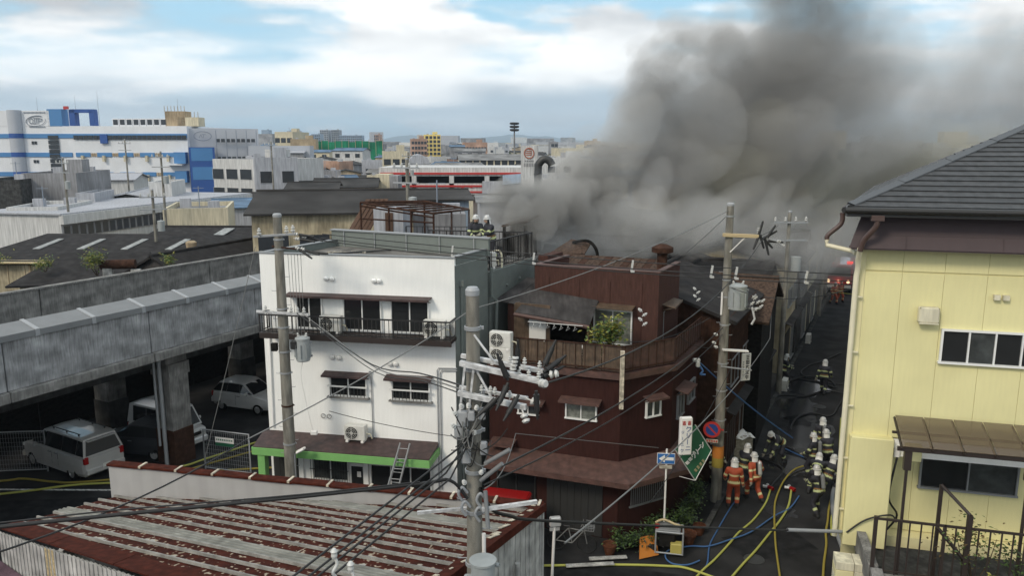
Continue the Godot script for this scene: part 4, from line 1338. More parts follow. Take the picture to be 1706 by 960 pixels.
func make_yellow_house() -> void:
	var t := thing("yellow_house", "pale yellow panelled house with dark hipped roof on the right", "house", Vector3(7.98, 0, -17.5), -15.0)
	var w := 9.0
	var dp := 9.0
	# wall panels 0.6 m wide, a storey joint between; the lower storey stands back right of the pillar
	var b := B.new()
	# the plot is askew: the wall along the street leans back to the right
	var sk := 0.233
	b.prism([Vector2(0.01, -0.01), Vector2(w, -0.01), Vector2(w + sk * dp, -dp), Vector2(sk * dp, -dp)], 6.05, 11.3)
	b.prism([Vector2(0.25, -1.02), Vector2(w, -1.02), Vector2(w + sk * dp, -dp), Vector2(sk * dp, -dp)], 3.3, 6.05)
	b.prism([Vector2(0.15, -0.6), Vector2(w, -0.6), Vector2(w + sk * dp, -dp), Vector2(sk * dp, -dp)], 0, 3.3)
	part(t, "wall", b, M.yellow_light)
	var x := 0.0
	while x < w:
		var e := minf(x + 0.86, w)
		b = B.new()
		b.cbox(Vector3((x + e) / 2, 8.03, 0.0), Vector3(e - x - 0.006, 4.0 - 0.1, 0.05), 0.003)
		part(t, "wall_panel", b, M.yellow_wall)
		b = B.new()
		b.cbox(Vector3((x + e) / 2, 10.28, 0.0), Vector3(e - x - 0.006, 0.53, 0.05), 0.003)
		part(t, "wall_panel", b, M.yellow_wall)
		if x > 0.8:
			b = B.new()
			b.cbox(Vector3((x + e) / 2, 4.7, -1.0), Vector3(e - x - 0.006, 2.75, 0.05), 0.003)
			part(t, "wall_panel", b, M.yellow_wall)
		x = e
	b = B.new()
	b.cbox(Vector3(0.03, 7.0, -0.005), Vector3(0.13, 7.0, 0.1), 0.02)
	part(t, "corner_trim", b, M.yellow_light)
	b = B.new()
	b.cbox(Vector3(0.5, 4.72, 0.03), Vector3(0.94, 2.75, 0.5), 0.02)
	part(t, "pillar", b, M.yellow_wall)
	b = B.new()
	b.box(Vector3(w / 2 + 0.5, 5.82, -0.45), Vector3(w - 1.0, 0.42, 0.9))
	part(t, "beam", b, M.white_wall)
	# brown skirt boards under the eaves, course by course, leaning outwards
	for k in 3:
		b = B.new()
		var y := 10.56 + k * 0.29
		var z0 := 0.44 - k * 0.1
		var lx := -0.36 + k * 0.1
		b.slab(Vector3(lx + 0.1, y + 0.3, z0 - 0.1), Vector3(w, y + 0.3, z0 - 0.1), Vector3(w, y, z0 + 0.012), Vector3(lx, y, z0 + 0.012), 0.03)
		b.slab(Vector3(lx + 0.1 + sk * dp, y + 0.3, -dp), Vector3(lx + 0.1, y + 0.3, z0 - 0.1), Vector3(lx, y, z0 + 0.012), Vector3(lx + sk * dp, y, -dp), 0.03)
		part(t, "eave_board", b, M.fascia_brown)
	b = B.new()
	b.box(Vector3(w / 2 - 0.15, 10.54, 0.22), Vector3(w + 0.3, 0.03, 0.42))
	for i in 4: b.box(Vector3(0.8 + i * 1.9, 10.7, 0.415), Vector3(0.012, 0.3, 0.012), Basis(Vector3.RIGHT, -0.32))
	part(t, "eave_trim", b, M.fascia_brown)
	# hipped roof in courses of slates
	var ex := -0.5
	var ez := 0.72
	var ey := 11.48
	var cx := w / 2 + 0.6
	var n := 26
	var hx := cx - ex
	var rise := 2.75
	for k in n:
		var f0 := float(k) / n
		var f1 := float(k + 1) / n
		var x0 := lerpf(ex, cx, f0)
		var x1 := lerpf(ex, cx, f1)
		var z0 := lerpf(ez, ez - hx, f0)
		var z1 := lerpf(ez, ez - hx, f1)
		var y0 := ey + rise * f0
		var y1 := ey + rise * f1
		b = B.new()
		var xr0 := 2 * cx - x0
		var xr1 := 2 * cx - x1
		var h0 := sk * (ez - z0)
		var h1 := sk * (ez - z1)
		b.slab(Vector3(x1 + h1, y1 + 0.012, z1), Vector3(xr1 + h1, y1 + 0.012, z1), Vector3(xr0 + h0, y0 + 0.035, z0), Vector3(x0 + h0, y0 + 0.035, z0), 0.03)
		part(t, "slate_course", b, M.tile_dark if k % 2 else M.tile_light)
		b = B.new()
		var zb0 := -dp - 0.7 + (ez - z0)
		var zb1 := -dp - 0.7 + (ez - z1)
		b.slab(Vector3(x1 + sk * (ez - zb1), y1 + 0.012, zb1), Vector3(x1 + h1, y1 + 0.012, z1), Vector3(x0 + h0, y0 + 0.035, z0), Vector3(x0 + sk * (ez - zb0), y0 + 0.035, zb0), 0.03)
		part(t, "slate_course", b, M.tile_light if k % 2 else M.tile_dark)
	# hip cap in overlapping lengths
	for k in 6:
		var f0 := k / 6.0
		var f1 := (k + 1) / 6.0 + 0.01
		var p := Vector3(lerpf(ex, cx + sk * hx, f0), ey + rise * f0 + 0.06, lerpf(ez, ez - hx, f0))
		var q := Vector3(lerpf(ex, cx + sk * hx, f1), ey + rise * f1 + 0.06 - 0.012, lerpf(ez, ez - hx, f1))
		b = B.new()
		b.quad(q + Vector3(0.14, 0.0, 0.0), p + Vector3(0.14, 0.0, 0.0), p + Vector3(0, 0.05, 0), q + Vector3(0, 0.05, 0))
		b.quad(q + Vector3(0, 0.05, 0), p + Vector3(0, 0.05, 0), p + Vector3(0, 0.0, -0.14), q + Vector3(0, 0.0, -0.14))
		b.quad(p + Vector3(0.14, -0.03, 0.0), p + Vector3(0.14, 0, 0.0), q + Vector3(0.14, 0, 0), q + Vector3(0.14, -0.03, 0))
		b.tri(p + Vector3(0.14, 0, 0), p + Vector3(0, 0, -0.14), p + Vector3(0, 0.05, 0))
		part(t, "hip_cap", b, M.ridge_metal)
	# gutter and downpipes
	b = B.new()
	for s in [[Vector3(ex - 0.05, ey - 0.06, ez + 0.05), Vector3(2 * cx - ex, ey - 0.06, ez + 0.05)], [Vector3(ex - 0.05, ey - 0.06, ez + 0.02), Vector3(ex - 0.05 + sk * (ez + dp + 0.6), ey - 0.06, -dp - 0.6)]]:
		b.tube(s, 0.075, 8)
	b.box(Vector3(w / 2, ey - 0.17, ez - 0.12), Vector3(w + 1.0, 0.06, 0.3))
	b.slab(Vector3(ex + 0.02 + sk * (ez + dp), ey - 0.14, -dp), Vector3(ex + 0.4 + sk * (ez + dp), ey - 0.14, -dp), Vector3(ex + 0.4, ey - 0.14, ez - 0.1), Vector3(ex + 0.02, ey - 0.14, ez - 0.1), 0.05)
	part(t, "gutter", b, M.gutter)
	b = B.new()
	b.box(Vector3(0.12, ey - 0.22, ez + 0.0), Vector3(0.26, 0.12, 0.14))
	b.tube(spline([Vector3(0.12, ey - 0.25, ez), Vector3(0.1, ey - 0.42, ez - 0.02), Vector3(-0.08, ey - 0.72, 0.56), Vector3(-0.14, 10.5, 0.5)]), 0.06, 10)
	part(t, "downpipe", b, M.pipe_brown)
	b = B.new()
	b.tube([Vector3(-0.14, 10.55, 0.5), Vector3(-0.13, 10.3, 0.3), Vector3(-0.1, 10.1, 0.18), Vector3(-0.12, 9.9, 0.17), Vector3(-0.14, 3.5, 0.15)], 0.06, 10)
	for y in [9.4, 8.1, 6.8, 5.5, 4.2]: b.box(Vector3(-0.06, y, 0.12), Vector3(0.22, 0.03, 0.06))
	part(t, "downpipe", b, M.cream_pipe)
	b = B.new()
	b.tube(spline([Vector3(ex + 0.05, ey - 0.2, -0.3), Vector3(ex + 0.04, ey - 0.45, -0.3), Vector3(ex - 0.22, ey - 0.72, -0.3), Vector3(ex - 0.24, 10.65, -0.3)]), 0.055, 10)
	part(t, "downpipe", b, M.pipe_brown)
	b = B.new()
	b.tube([Vector3(ex - 0.24, 10.66, -0.3), Vector3(ex - 0.24, 10.52, -0.3), Vector3(-0.2, 10.42, -0.1), Vector3(-0.14, 10.38, 0.0)], 0.055, 10)
	part(t, "downpipe", b, M.cream_pipe)
	# openings
	window(t, 1.76, 7.95, 2.2, 0.8, 0.03, M.alu_white, M.glass_dark, 4)
	var dimp := window(t, 1.85, 4.5, 2.15, 1.08, -0.97, M.alu_grey, M.glass_dark, 2)
	b = B.new()
	b.cbox(Vector3(1.45, 9.06, 0.12), Vector3(0.42, 0.36, 0.2), 0.03)
	b.box(Vector3(1.45, 8.88, 0.2), Vector3(0.4, 0.03, 0.08))
	part(t, "vent_hood", b, M.cream)
	for q in [2.78, 2.96]:
		b = B.new()
		b.box(Vector3(q, 9.52, 0.08), Vector3(0.12, 0.11, 0.1))
		part(t, "vent_cap", b, M.cream)
	b = B.new()
	b.cbox(Vector3(1.42, 5.78, 0.1), Vector3(0.34, 0.4, 0.16), 0.01)
	part(t, "meter_box", b, M.yellow_wall)
	b = B.new()
	b.box(Vector3(1.08, 5.72, 0.04), Vector3(0.12, 0.2, 0.1))
	part(t, "junction_box", b, M.sign_white)
	b = B.new()
	b.tube(spline([Vector3(1.1, 5.6, 0.06), Vector3(1.0, 4.6, 0.06), Vector3(1.3, 4.0, -0.3), Vector3(1.15, 3.5, -0.5)]), 0.025, 6)
	part(t, "cable", b, M.cable)
	b = B.new()
	b.tube(spline([Vector3(0.1, 3.7, 0.32), Vector3(0.5, 4.1, 0.36), Vector3(1.0, 4.3, 0.4), Vector3(1.2, 4.0, 0.1)]), 0.02, 6)
	part(t, "cable", b, M.cable)
	# terrace roof of bronze sheets on a steel frame
	var c := thing("terrace_canopy", "bronze translucent canopy on brown posts against the yellow house", "canopy", Vector3(7.98, 0, -17.5), -15.0)
	for i in 7:
		b = B.new()
		b.slab(Vector3(0.92 + i * 0.6, 6.72, 0.32), Vector3(1.5 + i * 0.6, 6.72, 0.32), Vector3(1.42 + i * 0.6, 6.46, 1.62), Vector3(0.84 + i * 0.6, 6.46, 1.62), 0.012)
		part(c, "roof_sheet", b, M.bronze)
		b = B.new()
		b.tube([Vector3(0.91 + i * 0.6, 6.66, 0.3), Vector3(0.83 + i * 0.6, 6.4, 1.62)], 0.028, 4)
		part(c, "rafter", b, M.brown_iron)
	b = B.new()
	b.box(Vector3(3.0, 6.38, 1.55), Vector3(4.5, 0.09, 0.06))
	b.box(Vector3(3.0, 6.53, 0.95), Vector3(4.5, 0.05, 0.05))
	part(c, "beam", b, M.brown_iron)
	for x0 in [0.98, 3.3]:
		b = B.new()
		b.box(Vector3(x0, 6.15, 1.5), Vector3(0.15, 0.5, 0.13))
		b.box(Vector3(x0, 4.6, 1.5), Vector3(0.055, 2.8, 0.055))
		part(c, "post", b, M.brown_iron)
	# terrace, its parapets and railing
	var k := thing("terrace", "concrete terrace with low grey walls beside the yellow house", "terrace", Vector3(7.98, 0, -17.5), -15.0)
	b = B.new()
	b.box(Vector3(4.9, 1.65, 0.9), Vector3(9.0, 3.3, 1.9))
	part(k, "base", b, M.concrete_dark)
	b = B.new()
	b.box(Vector3(0.43, 3.5, 0.9), Vector3(0.2, 0.5, 1.9))
	b.box(Vector3(4.9, 3.42, 1.9), Vector3(9.0, 0.3, 0.18))
	part(k, "low_wall", b, M.concrete)
	b = B.new()
	for i in 9: b.box(Vector3(1.0, 3.3 - i * 0.18, 2.1 + i * 0.26), Vector3(1.1, 0.18, 0.28))
	part(k, "step", b, M.concrete_dark)
	b = B.new()
	b.slab(Vector3(0.36, 3.72, 1.9), Vector3(0.6, 3.72, 1.9), Vector3(0.9, 1.9, 4.6), Vector3(0.66, 1.9, 4.6), 0.4)
	part(k, "stair_wall", b, M.concrete)
	var rl := thing("terrace_railing", "dark brown metal railing with open gate round the terrace", "railing", Vector3(7.98, 0, -17.5), -15.0)
	railing(rl, [Vector3(0.4, 3.55, 1.84), Vector3(1.75, 3.55, 1.84), Vector3(6.5, 3.55, 1.84)], 1.3, 0.21, M.brown_iron, 0.014, 0.1)
	b = B.new()
	b.box(Vector3(0.4, 3.9, 1.84), Vector3(0.075, 2.0, 0.075))
	b.box(Vector3(1.78, 4.4, 1.2), Vector3(0.07, 2.2, 0.07))
	b.box(Vector3(2.2, 4.15, 1.84), Vector3(0.1, 2.0, 0.1))
	b.box(Vector3(3.9, 4.15, 1.84), Vector3(0.08, 1.5, 0.08))
	part(rl, "post", b, M.brown_iron)
	b = B.new()
	b.tube([Vector3(1.78, 5.5, 1.2), Vector3(2.2, 5.15, 1.84)], 0.045, 4)
	b.tube([Vector3(1.6, 4.8, 1.85), Vector3(2.2, 4.1, 1.85)], 0.04, 4)
	part(rl, "handrail", b, M.brown_iron)
	# block wall at the street corner below
	var bw := thing("corner_wall", "low tan block wall at the foot of the yellow house corner", "wall", Vector3(7.5, 0, -16.6), -15)
	for j in 17:
		for i in 2:
			b = B.new()
			b.cbox(Vector3(0.2 + i * 0.4, 0.1 + j * 0.2, 0), Vector3(0.39, 0.19, 0.5), 0.008)
			part(bw, "block", b, M.cream if (i + j) % 3 else M.yellow_light)
	var fb := Basis(Vector3.UP, deg_to_rad(-15))
	var o := Vector3(7.98, 0, -17.5)
	plant("potted_tree", "thin sparse red-leaved young tree growing behind the terrace railing", "young tree", o + fb * Vector3(2.5, 3.45, 1.55), 1.75, 0.75, 330, M.leaf_green, 41, 0.09, 0.05, M.leaf_brown)
	plant("terrace_bush", "yellow-green flowering bush at the bottom of the terrace railing", "bush", o + fb * Vector3(2.35, 3.3, 2.35), 0.75, 0.4, 420, M.leaf_yellow, 42, 0.09, 0.055, M.leaf_green)
	plant("terrace_bush", "sparse trailing bush behind the right part of the terrace railing", "bush", o + fb * Vector3(3.6, 3.4, 1.4), 0.9, 0.7, 340, M.leaf_dark, 43, 0.1, 0.05, M.leaf_green)

func make_shed() -> void:
	# big low shed with a rusty batten-seam roof; NE is its corner by the pole
	var NE := Vector3(0.59, 5.72, -14.3)
	var NW := Vector3(-9.04, 4.99, -16.36)
	var nn := Vector3(-0.02274423, 0.9710511, -0.23778658).normalized()
	var rd := Vector3(-0.8428, -0.1515, -0.5382).normalized()
	var ed := Vector3(-0.31, 0, 0.95)
	ed = (ed - nn * ed.dot(nn)).normalized()
	var t := thing("rusty_roof_shed", "large shed with rusty red-brown batten roof and white parapet", "shed")
	var img := Image.create(1024, 512, false, Image.FORMAT_RGB8)
	var f1 := FastNoiseLite.new()
	f1.seed = 5; f1.frequency = 0.03; f1.fractal_octaves = 4
	var f2 := FastNoiseLite.new()
	f2.seed = 9; f2.frequency = 0.11; f2.fractal_octaves = 2
	var f3 := FastNoiseLite.new()
	f3.seed = 14; f3.frequency = 0.008; f3.fractal_octaves = 3
	for j in 512:
		var row := j / 32
		var v := fmod(j, 32.0) / 32.0
		for i in 1024:
			# scalloped paint left along one edge of every pan, rust over the rest
			var sc := -0.04 + 0.62 * pow(absf(sin(i * 0.048 + row * 2.0 + 1.8 * f1.get_noise_2d(i * 0.5, row * 31))), 2.0) * smoothstep(-0.3, 0.15, f1.get_noise_2d(i * 0.6 + 900, row * 70)) + 0.12 * f2.get_noise_2d(i, j)
			var paint := smoothstep(0.02, -0.02, v - sc) * smoothstep(-0.35, 0.0, f1.get_noise_2d(i * 0.7 + 300, row * 90) + 0.12)
			paint = maxf(paint, smoothstep(0.42, 0.5, f2.get_noise_2d(i * 0.5, j * 0.6 + 77)))
			var rust := Color(0.062, 0.0145, 0.0085) * (0.75 + 0.45 * f3.get_noise_2d(i * 3, j * 3) + 0.2 * f2.get_noise_2d(i * 2, j))
			var white := Color(0.42, 0.41, 0.37) * (0.85 + 0.3 * f2.get_noise_2d(i, j * 3))
			if sc - v < 0.07: white = white.lerp(Color(0.3, 0.2, 0.1), 0.5)
			var c := rust.lerp(white, clampf(paint, 0, 1))
			img.set_pixel(i, j, Color(maxf(c.r, 0.004), maxf(c.g, 0.003), maxf(c.b, 0.002)).linear_to_srgb())
	var pm := StandardMaterial3D.new()
	pm.albedo_texture = ImageTexture.create_from_image(img)
	pm.roughness = 0.85
	pm.metallic_specular = 0.2
	# pans run along rd, laid side by side along ed; the north end of each is cut by the parapet line
	var north := (NW - NE)
	north.y = 0
	var nrm := Vector3(-north.z, 0, north.x).normalized()
	if nrm.z < 0: nrm = -nrm
	var W0 := 0.4
	var eave_a := NW
	var eave_b := Vector3(-9.71, 5.65, -13.61)
	var ew := (eave_b - eave_a)
	var pw := B.new()
	for k in range(0, 16):
		var o := NE + ed * (k * W0)
		# from the east edge (or the parapet line) to the west eave
		var a := o
		var a2 := o + ed * W0
		var en := Vector3(-ew.z, 0, ew.x).normalized()
		var l := (eave_a - a).dot(en) / rd.dot(en)
		var l2 := (eave_a - a2).dot(en) / rd.dot(en)
		# north cut
		var sn := (NE - a).dot(nrm) / rd.dot(nrm)
		var ln := l
		var ln2 := l2
		if rd.dot(nrm) < 0:
			ln = minf(l, maxf(sn, 0.0)); ln2 = minf(l2, maxf((NE - a2).dot(nrm) / rd.dot(nrm), 0.0))
		if ln2 < 0.15: continue
		var e := a + rd * ln
		var e2 := a2 + rd * ln2
		var skylight: bool = k in [4, 12]
		if skylight:
			var b := B.new()
			b.quad(e, a, a2, e2)
			for c in 4: b.tube([e.lerp(e2, 0.1 + c * 0.27) + nn * 0.03, a.lerp(a2, 0.1 + c * 0.27) + nn * 0.03], 0.036, 8)
			part(t, "skylight_sheet", b, M.sheet_grey)
		else:
			var b := B.new()
			var v0 := fmod((k * 5) % 16, 16.0) / 16.0
			b.quad_uv(e, a, a2, e2, Vector2(ln / 9.0, v0 + 0.0625), Vector2(0, v0 + 0.0625), Vector2(0, v0), Vector2(ln2 / 9.0, v0))
			part(t, "roof_pan", b, pm)
			b = B.new()
			var m := (a + e) / 2 + nn * 0.03
			b.box(m, Vector3(ln, 0.05, 0.036), Basis(rd, nn, rd.cross(nn)))
			part(t, "batten", b, M.batten)
	# flashing along the east edge and fascia at the south-west
	var b := B.new()
	var E3 := NE + ed * 6.6
	var side := Vector3(0.95, 0, 0.31)
	for i in 3:
		var p := NE + ed * (i * 2.2 - 0.1)
		var q := NE + ed * (i * 2.2 + 2.16)
		b.slab(p + rd * 0.2 + nn * 0.07, p + side * 0.06 + nn * 0.1, q + side * 0.06 + nn * 0.1, q + rd * 0.2 + nn * 0.07, 0.02)
		b.slab(p + side * 0.06 + nn * 0.1, p + side * 0.07 - nn * 0.04, q + side * 0.07 - nn * 0.04, q + side * 0.06 + nn * 0.1, 0.015)
	part(t, "flashing", b, M.rust)
	b = B.new()
	for i in 16: b.box(NE + ed * (0.1 + i * 0.4 + rng.randf() * 0.3) + rd * rng.randf_range(0.0, 0.17) + nn * 0.098, Vector3(rng.randf_range(0.03, 0.1), 0.012, rng.randf_range(0.05, 0.3)), Basis(rd, nn, rd.cross(nn)))
	part(t, "paint_flake", b, M.stained_white)
	# fascia at the near side: the pans end there in a rusty strip with a ribbed white wall under it
	var fa := Vector3(-9.71, 5.65, -13.61)
	var fd := (Vector3(-5.77, 6.44, -10.77) - fa)
	for i in 5:
		var p := fa + fd * (i * 0.45)
		var q := fa + fd * (i * 0.45 + 0.446)
		b = B.new()
		b.slab(p + nn * 0.07 - ed * 0.42, q + nn * 0.07 - ed * 0.42, q + nn * 0.05 + ed * 0.03, p + nn * 0.05 + ed * 0.03, 0.025)
		part(t, "verge_sheet", b, M.rust)
	var fl := fd.length()
	var fu := Vector3(fd.x, 0, fd.z).normalized()
	var fb := Basis(fu, Vector3.UP, fu.cross(Vector3.UP))
	for i in 13:
		# sheets 0.9 m wide with fine ribs
		b = B.new()
		for j in 12:
			var p := fa + fd.normalized() * (i * 0.9 + j * 0.075)
			b.box(Vector3(p.x, p.y - 1.2, p.z) + fb * Vector3(0.0375, 0, 0.016 * (j % 2)), Vector3(0.074, 2.3, 0.03), fb)
		part(t, "wall_sheet", b, M.sheet_white)
	b = B.new()
	for j in 3:
		var p := fa + fd.normalized() * (2.05 + j * 0.13)
		b.box(Vector3(p.x, p.y - 0.9, p.z) + fb * Vector3(0, 0, 0.034), Vector3(0.07, 1.7, 0.006), fb)
	part(t, "rust_stain", b, M.brass)
	# east wall with ribs and a dark doorway
	var eh := Vector3(ed.x, 0, ed.z).normalized()
	var eb := Basis(eh, Vector3.UP, eh.cross(Vector3.UP))
	for i in 44:
		var p := NE + ed * (i * 0.15) - rd * 0.0
		var door := i > 13 and i < 26
		b = B.new()
		var y1 := p.y - 0.02
		var y0 := 4.3 if door else 0.0
		b.box(Vector3(p.x, (y0 + y1) / 2, p.z) + eb * Vector3(0.075, 0, 0.018 * (i % 2)), Vector3(0.148, y1 - y0, 0.03), eb)
		part(t, "wall_rib", b, M.sheet_white)
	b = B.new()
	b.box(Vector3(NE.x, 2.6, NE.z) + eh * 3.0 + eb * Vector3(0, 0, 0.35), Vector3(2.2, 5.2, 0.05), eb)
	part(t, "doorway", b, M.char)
	for q in [1.75]:
		b = B.new()
		b.tube([NE + eh * q + eb * Vector3(0, -1.1, -0.09), NE + eh * q + eb * Vector3(0, -0.2, -0.09)], 0.05, 8)
		part(t, "downpipe", b, M.sheet_white)
	b = B.new()
	for q in [0.06, 0.85]: b.box(Vector3(NE.x, 2.9, NE.z) + eh * q + eb * Vector3(0, 0, -0.03), Vector3(0.09, 5.8, 0.05), eb)
	part(t, "corner_trim", b, M.sheet_white)
	# parapet along the cross street with a rusty coping
	var pu := north.normalized()
	var pb := Basis(pu, Vector3.UP, pu.cross(Vector3.UP))
	var L := north.length()
	b = B.new()
	b.box(Vector3(NE.x, 2.88, NE.z) + pu * (L / 2) + pb * Vector3(0, 0, 0.06), Vector3(L, 5.76, 0.12), pb)
	part(t, "parapet", b, M.parapet)
	for i in 11:
		b = B.new()
		var s := L / 11
		b.cbox(Vector3(NE.x, 5.775 + 0.012 * (i % 2), NE.z) + pu * (s * (i + 0.5)) + pb * Vector3(0, 0, 0.06), Vector3(s + 0.03, 0.055, 0.24), 0.012, pb)
		part(t, "coping_sheet", b, M.rust)
		b = B.new()
		b.box(Vector3(NE.x, 5.80, NE.z) + pu * (s * i + 0.06) + pb * Vector3(0, 0, 0.06), Vector3(0.05, 0.05, 0.26), pb)
		part(t, "coping_joint", b, M.stained_white)
	b = B.new()
	b.box(Vector3(NW.x, 2.4, NW.z) + Vector3(-0.25, 0, 1.35), Vector3(0.1, 4.6, 2.7), Basis(Vector3.UP, 0.24))
	part(t, "west_wall", b, M.sheet_white)
	# neighbour's pinkish flat roof in the near left corner
	var k := thing("pink_flat_roof", "flat pinkish roof of the low neighbour in the lower left corner", "roof", fa, -35.7)
	b = B.new()
	b.box(Vector3(3.0, -3.2, 2.1), Vector3(14.0, 5.0, 4.0))
	part(k, "wall", b, M.concrete_dark)
	b = B.new()
	b.box(Vector3(3.0, -0.66, 2.1), Vector3(14.2, 0.08, 4.1))
	part(k, "roof", b, M.pink_roof)

func insulator(parent: Node3D, at: Vector3, up: Vector3, s := 1.0) -> void:
	var t := Basis(Vector3.UP.cross(up).normalized(), Vector3.UP.angle_to(up)) if absf(up.normalized().y) < 0.99 else Basis()
	if up.y < -0.99: t = Basis(Vector3.RIGHT, PI)
	var b := B.new()
	b.lathe([[0.012, -0.05], [0.02, 0.0], [0.05, 0.02], [0.055, 0.04], [0.025, 0.05], [0.025, 0.075], [0.045, 0.085], [0.045, 0.105], [0.02, 0.115], [0.03, 0.14], [0.0, 0.16]].map(func(q): return [q[0] * s, q[1] * s]), at, t, 10)
	part(parent, "insulator", b, M.porcelain)

func strain_set(parent: Node3D, at: Vector3, d: Vector3, covered := true) -> void:
	# a tension insulator with its black sleeve, pulled along d
	var b := B.new()
	var n := d.normalized()
	b.tube([at, at + n * 0.1], 0.012, 5)
	for i in 2: b.tube([at + n * (0.1 + i * 0.07), at + n * (0.13 + i * 0.07)], 0.06, 10, 0.04)
	part(parent, "strain_insulator", b, M.porcelain)
	if covered:
		b = B.new()
		b.tube([at + n * 0.25, at + n * 0.35, at + n * 0.62, at + n * 0.75], 0.05, 8, 0.025)
		part(parent, "sleeve", b, M.cable)

func pole_body(t: Node3D, h: float, r0: float, r1: float) -> void:
	var b := B.new()
	b.lathe([[r0, 0], [lerpf(r0, r1, 0.5), h * 0.5], [r1, h]], Vector3.ZERO, Basis(), 18)
	part(t, "post", b, M.pole)
	b = B.new()
	b.lathe([[r1 + 0.005, h - 0.02], [r1 + 0.008, h + 0.05], [r1 * 0.8, h + 0.09], [0, h + 0.1]], Vector3.ZERO, Basis(), 18)
	part(t, "cap", b, M.duct_light)

func band(t: Node3D, y: float, r: float, m: Material, h := 0.06) -> void:
	var b := B.new()
	b.lathe([[r, 0], [r + 0.012, 0.005], [r + 0.012, h - 0.005], [r, h]], Vector3(0, y, 0), Basis(), 16)
	b.box(Vector3(r + 0.02, y + h / 2, 0), Vector3(0.05, h * 0.7, 0.04))
	part(t, "band", b, m)

func climbing_steps(t: Node3D, y0: float, y1: float, r: float) -> void:
	var k := 0
	var y := y0
	while y < y1:
		var b := B.new()
		var s := 1.0 if k % 2 else -1.0
		b.tube([Vector3(s * r * 0.8, y, 0), Vector3(s * (r + 0.12), y, 0), Vector3(s * (r + 0.12), y + 0.025, 0)], 0.009, 5)
		part(t, "step", b, M.galv)
		y += 0.45
		k += 1

func transformer(t: Node3D, at: Vector3, r: float, h: float) -> void:
	var b := B.new()
	b.lathe([[r * 0.92, 0], [r, 0.03], [r, h - 0.06], [r * 1.06, h - 0.05], [r * 1.06, h], [r * 0.5, h + 0.06], [0, h + 0.07]], at, Basis(), 20)
	var tr := part(t, "transformer", b, M.transformer)
	b = B.new()
	for i in 9:
		var a := TAU * i / 9 + 0.2
		b.box(at + Vector3(cos(a) * (r + 0.02), h * 0.45, sin(a) * (r + 0.02)), Vector3(0.05, h * 0.6, 0.012), Basis(Vector3.UP, -a))
	part(tr, "cooling_fin", b, M.transformer)
	b = B.new()
	b.box(at + Vector3(0, h * 0.2, -r * 0.2), Vector3(r * 2.6, 0.06, 0.06))
	b.box(at + Vector3(0, h * 0.8, -r * 0.2), Vector3(r * 2.6, 0.06, 0.06))
	part(t, "bracket", b, M.galv)
	for s in [-0.5, 0.5]: insulator(t, at + Vector3(s * r, h + 0.04, 0.0), Vector3(s * 0.5, 1, 0.2), 0.9)

func crossarm(t: Node3D, p: Vector3, q: Vector3, m: Material, th := 0.07) -> void:
	var b := B.new()
	var d := (q - p).normalized()
	var tb := Basis(d, Vector3.UP, d.cross(Vector3.UP))
	b.cbox((p + q) / 2, Vector3(p.distance_to(q), th, th), 0.006, tb)
	for i in 7: b.box(p.lerp(q, (i + 0.5) / 7.0) + tb * Vector3(0, 0, th / 2), Vector3(0.03, 0.02, 0.012), tb)
	part(t, "crossarm", b, m)

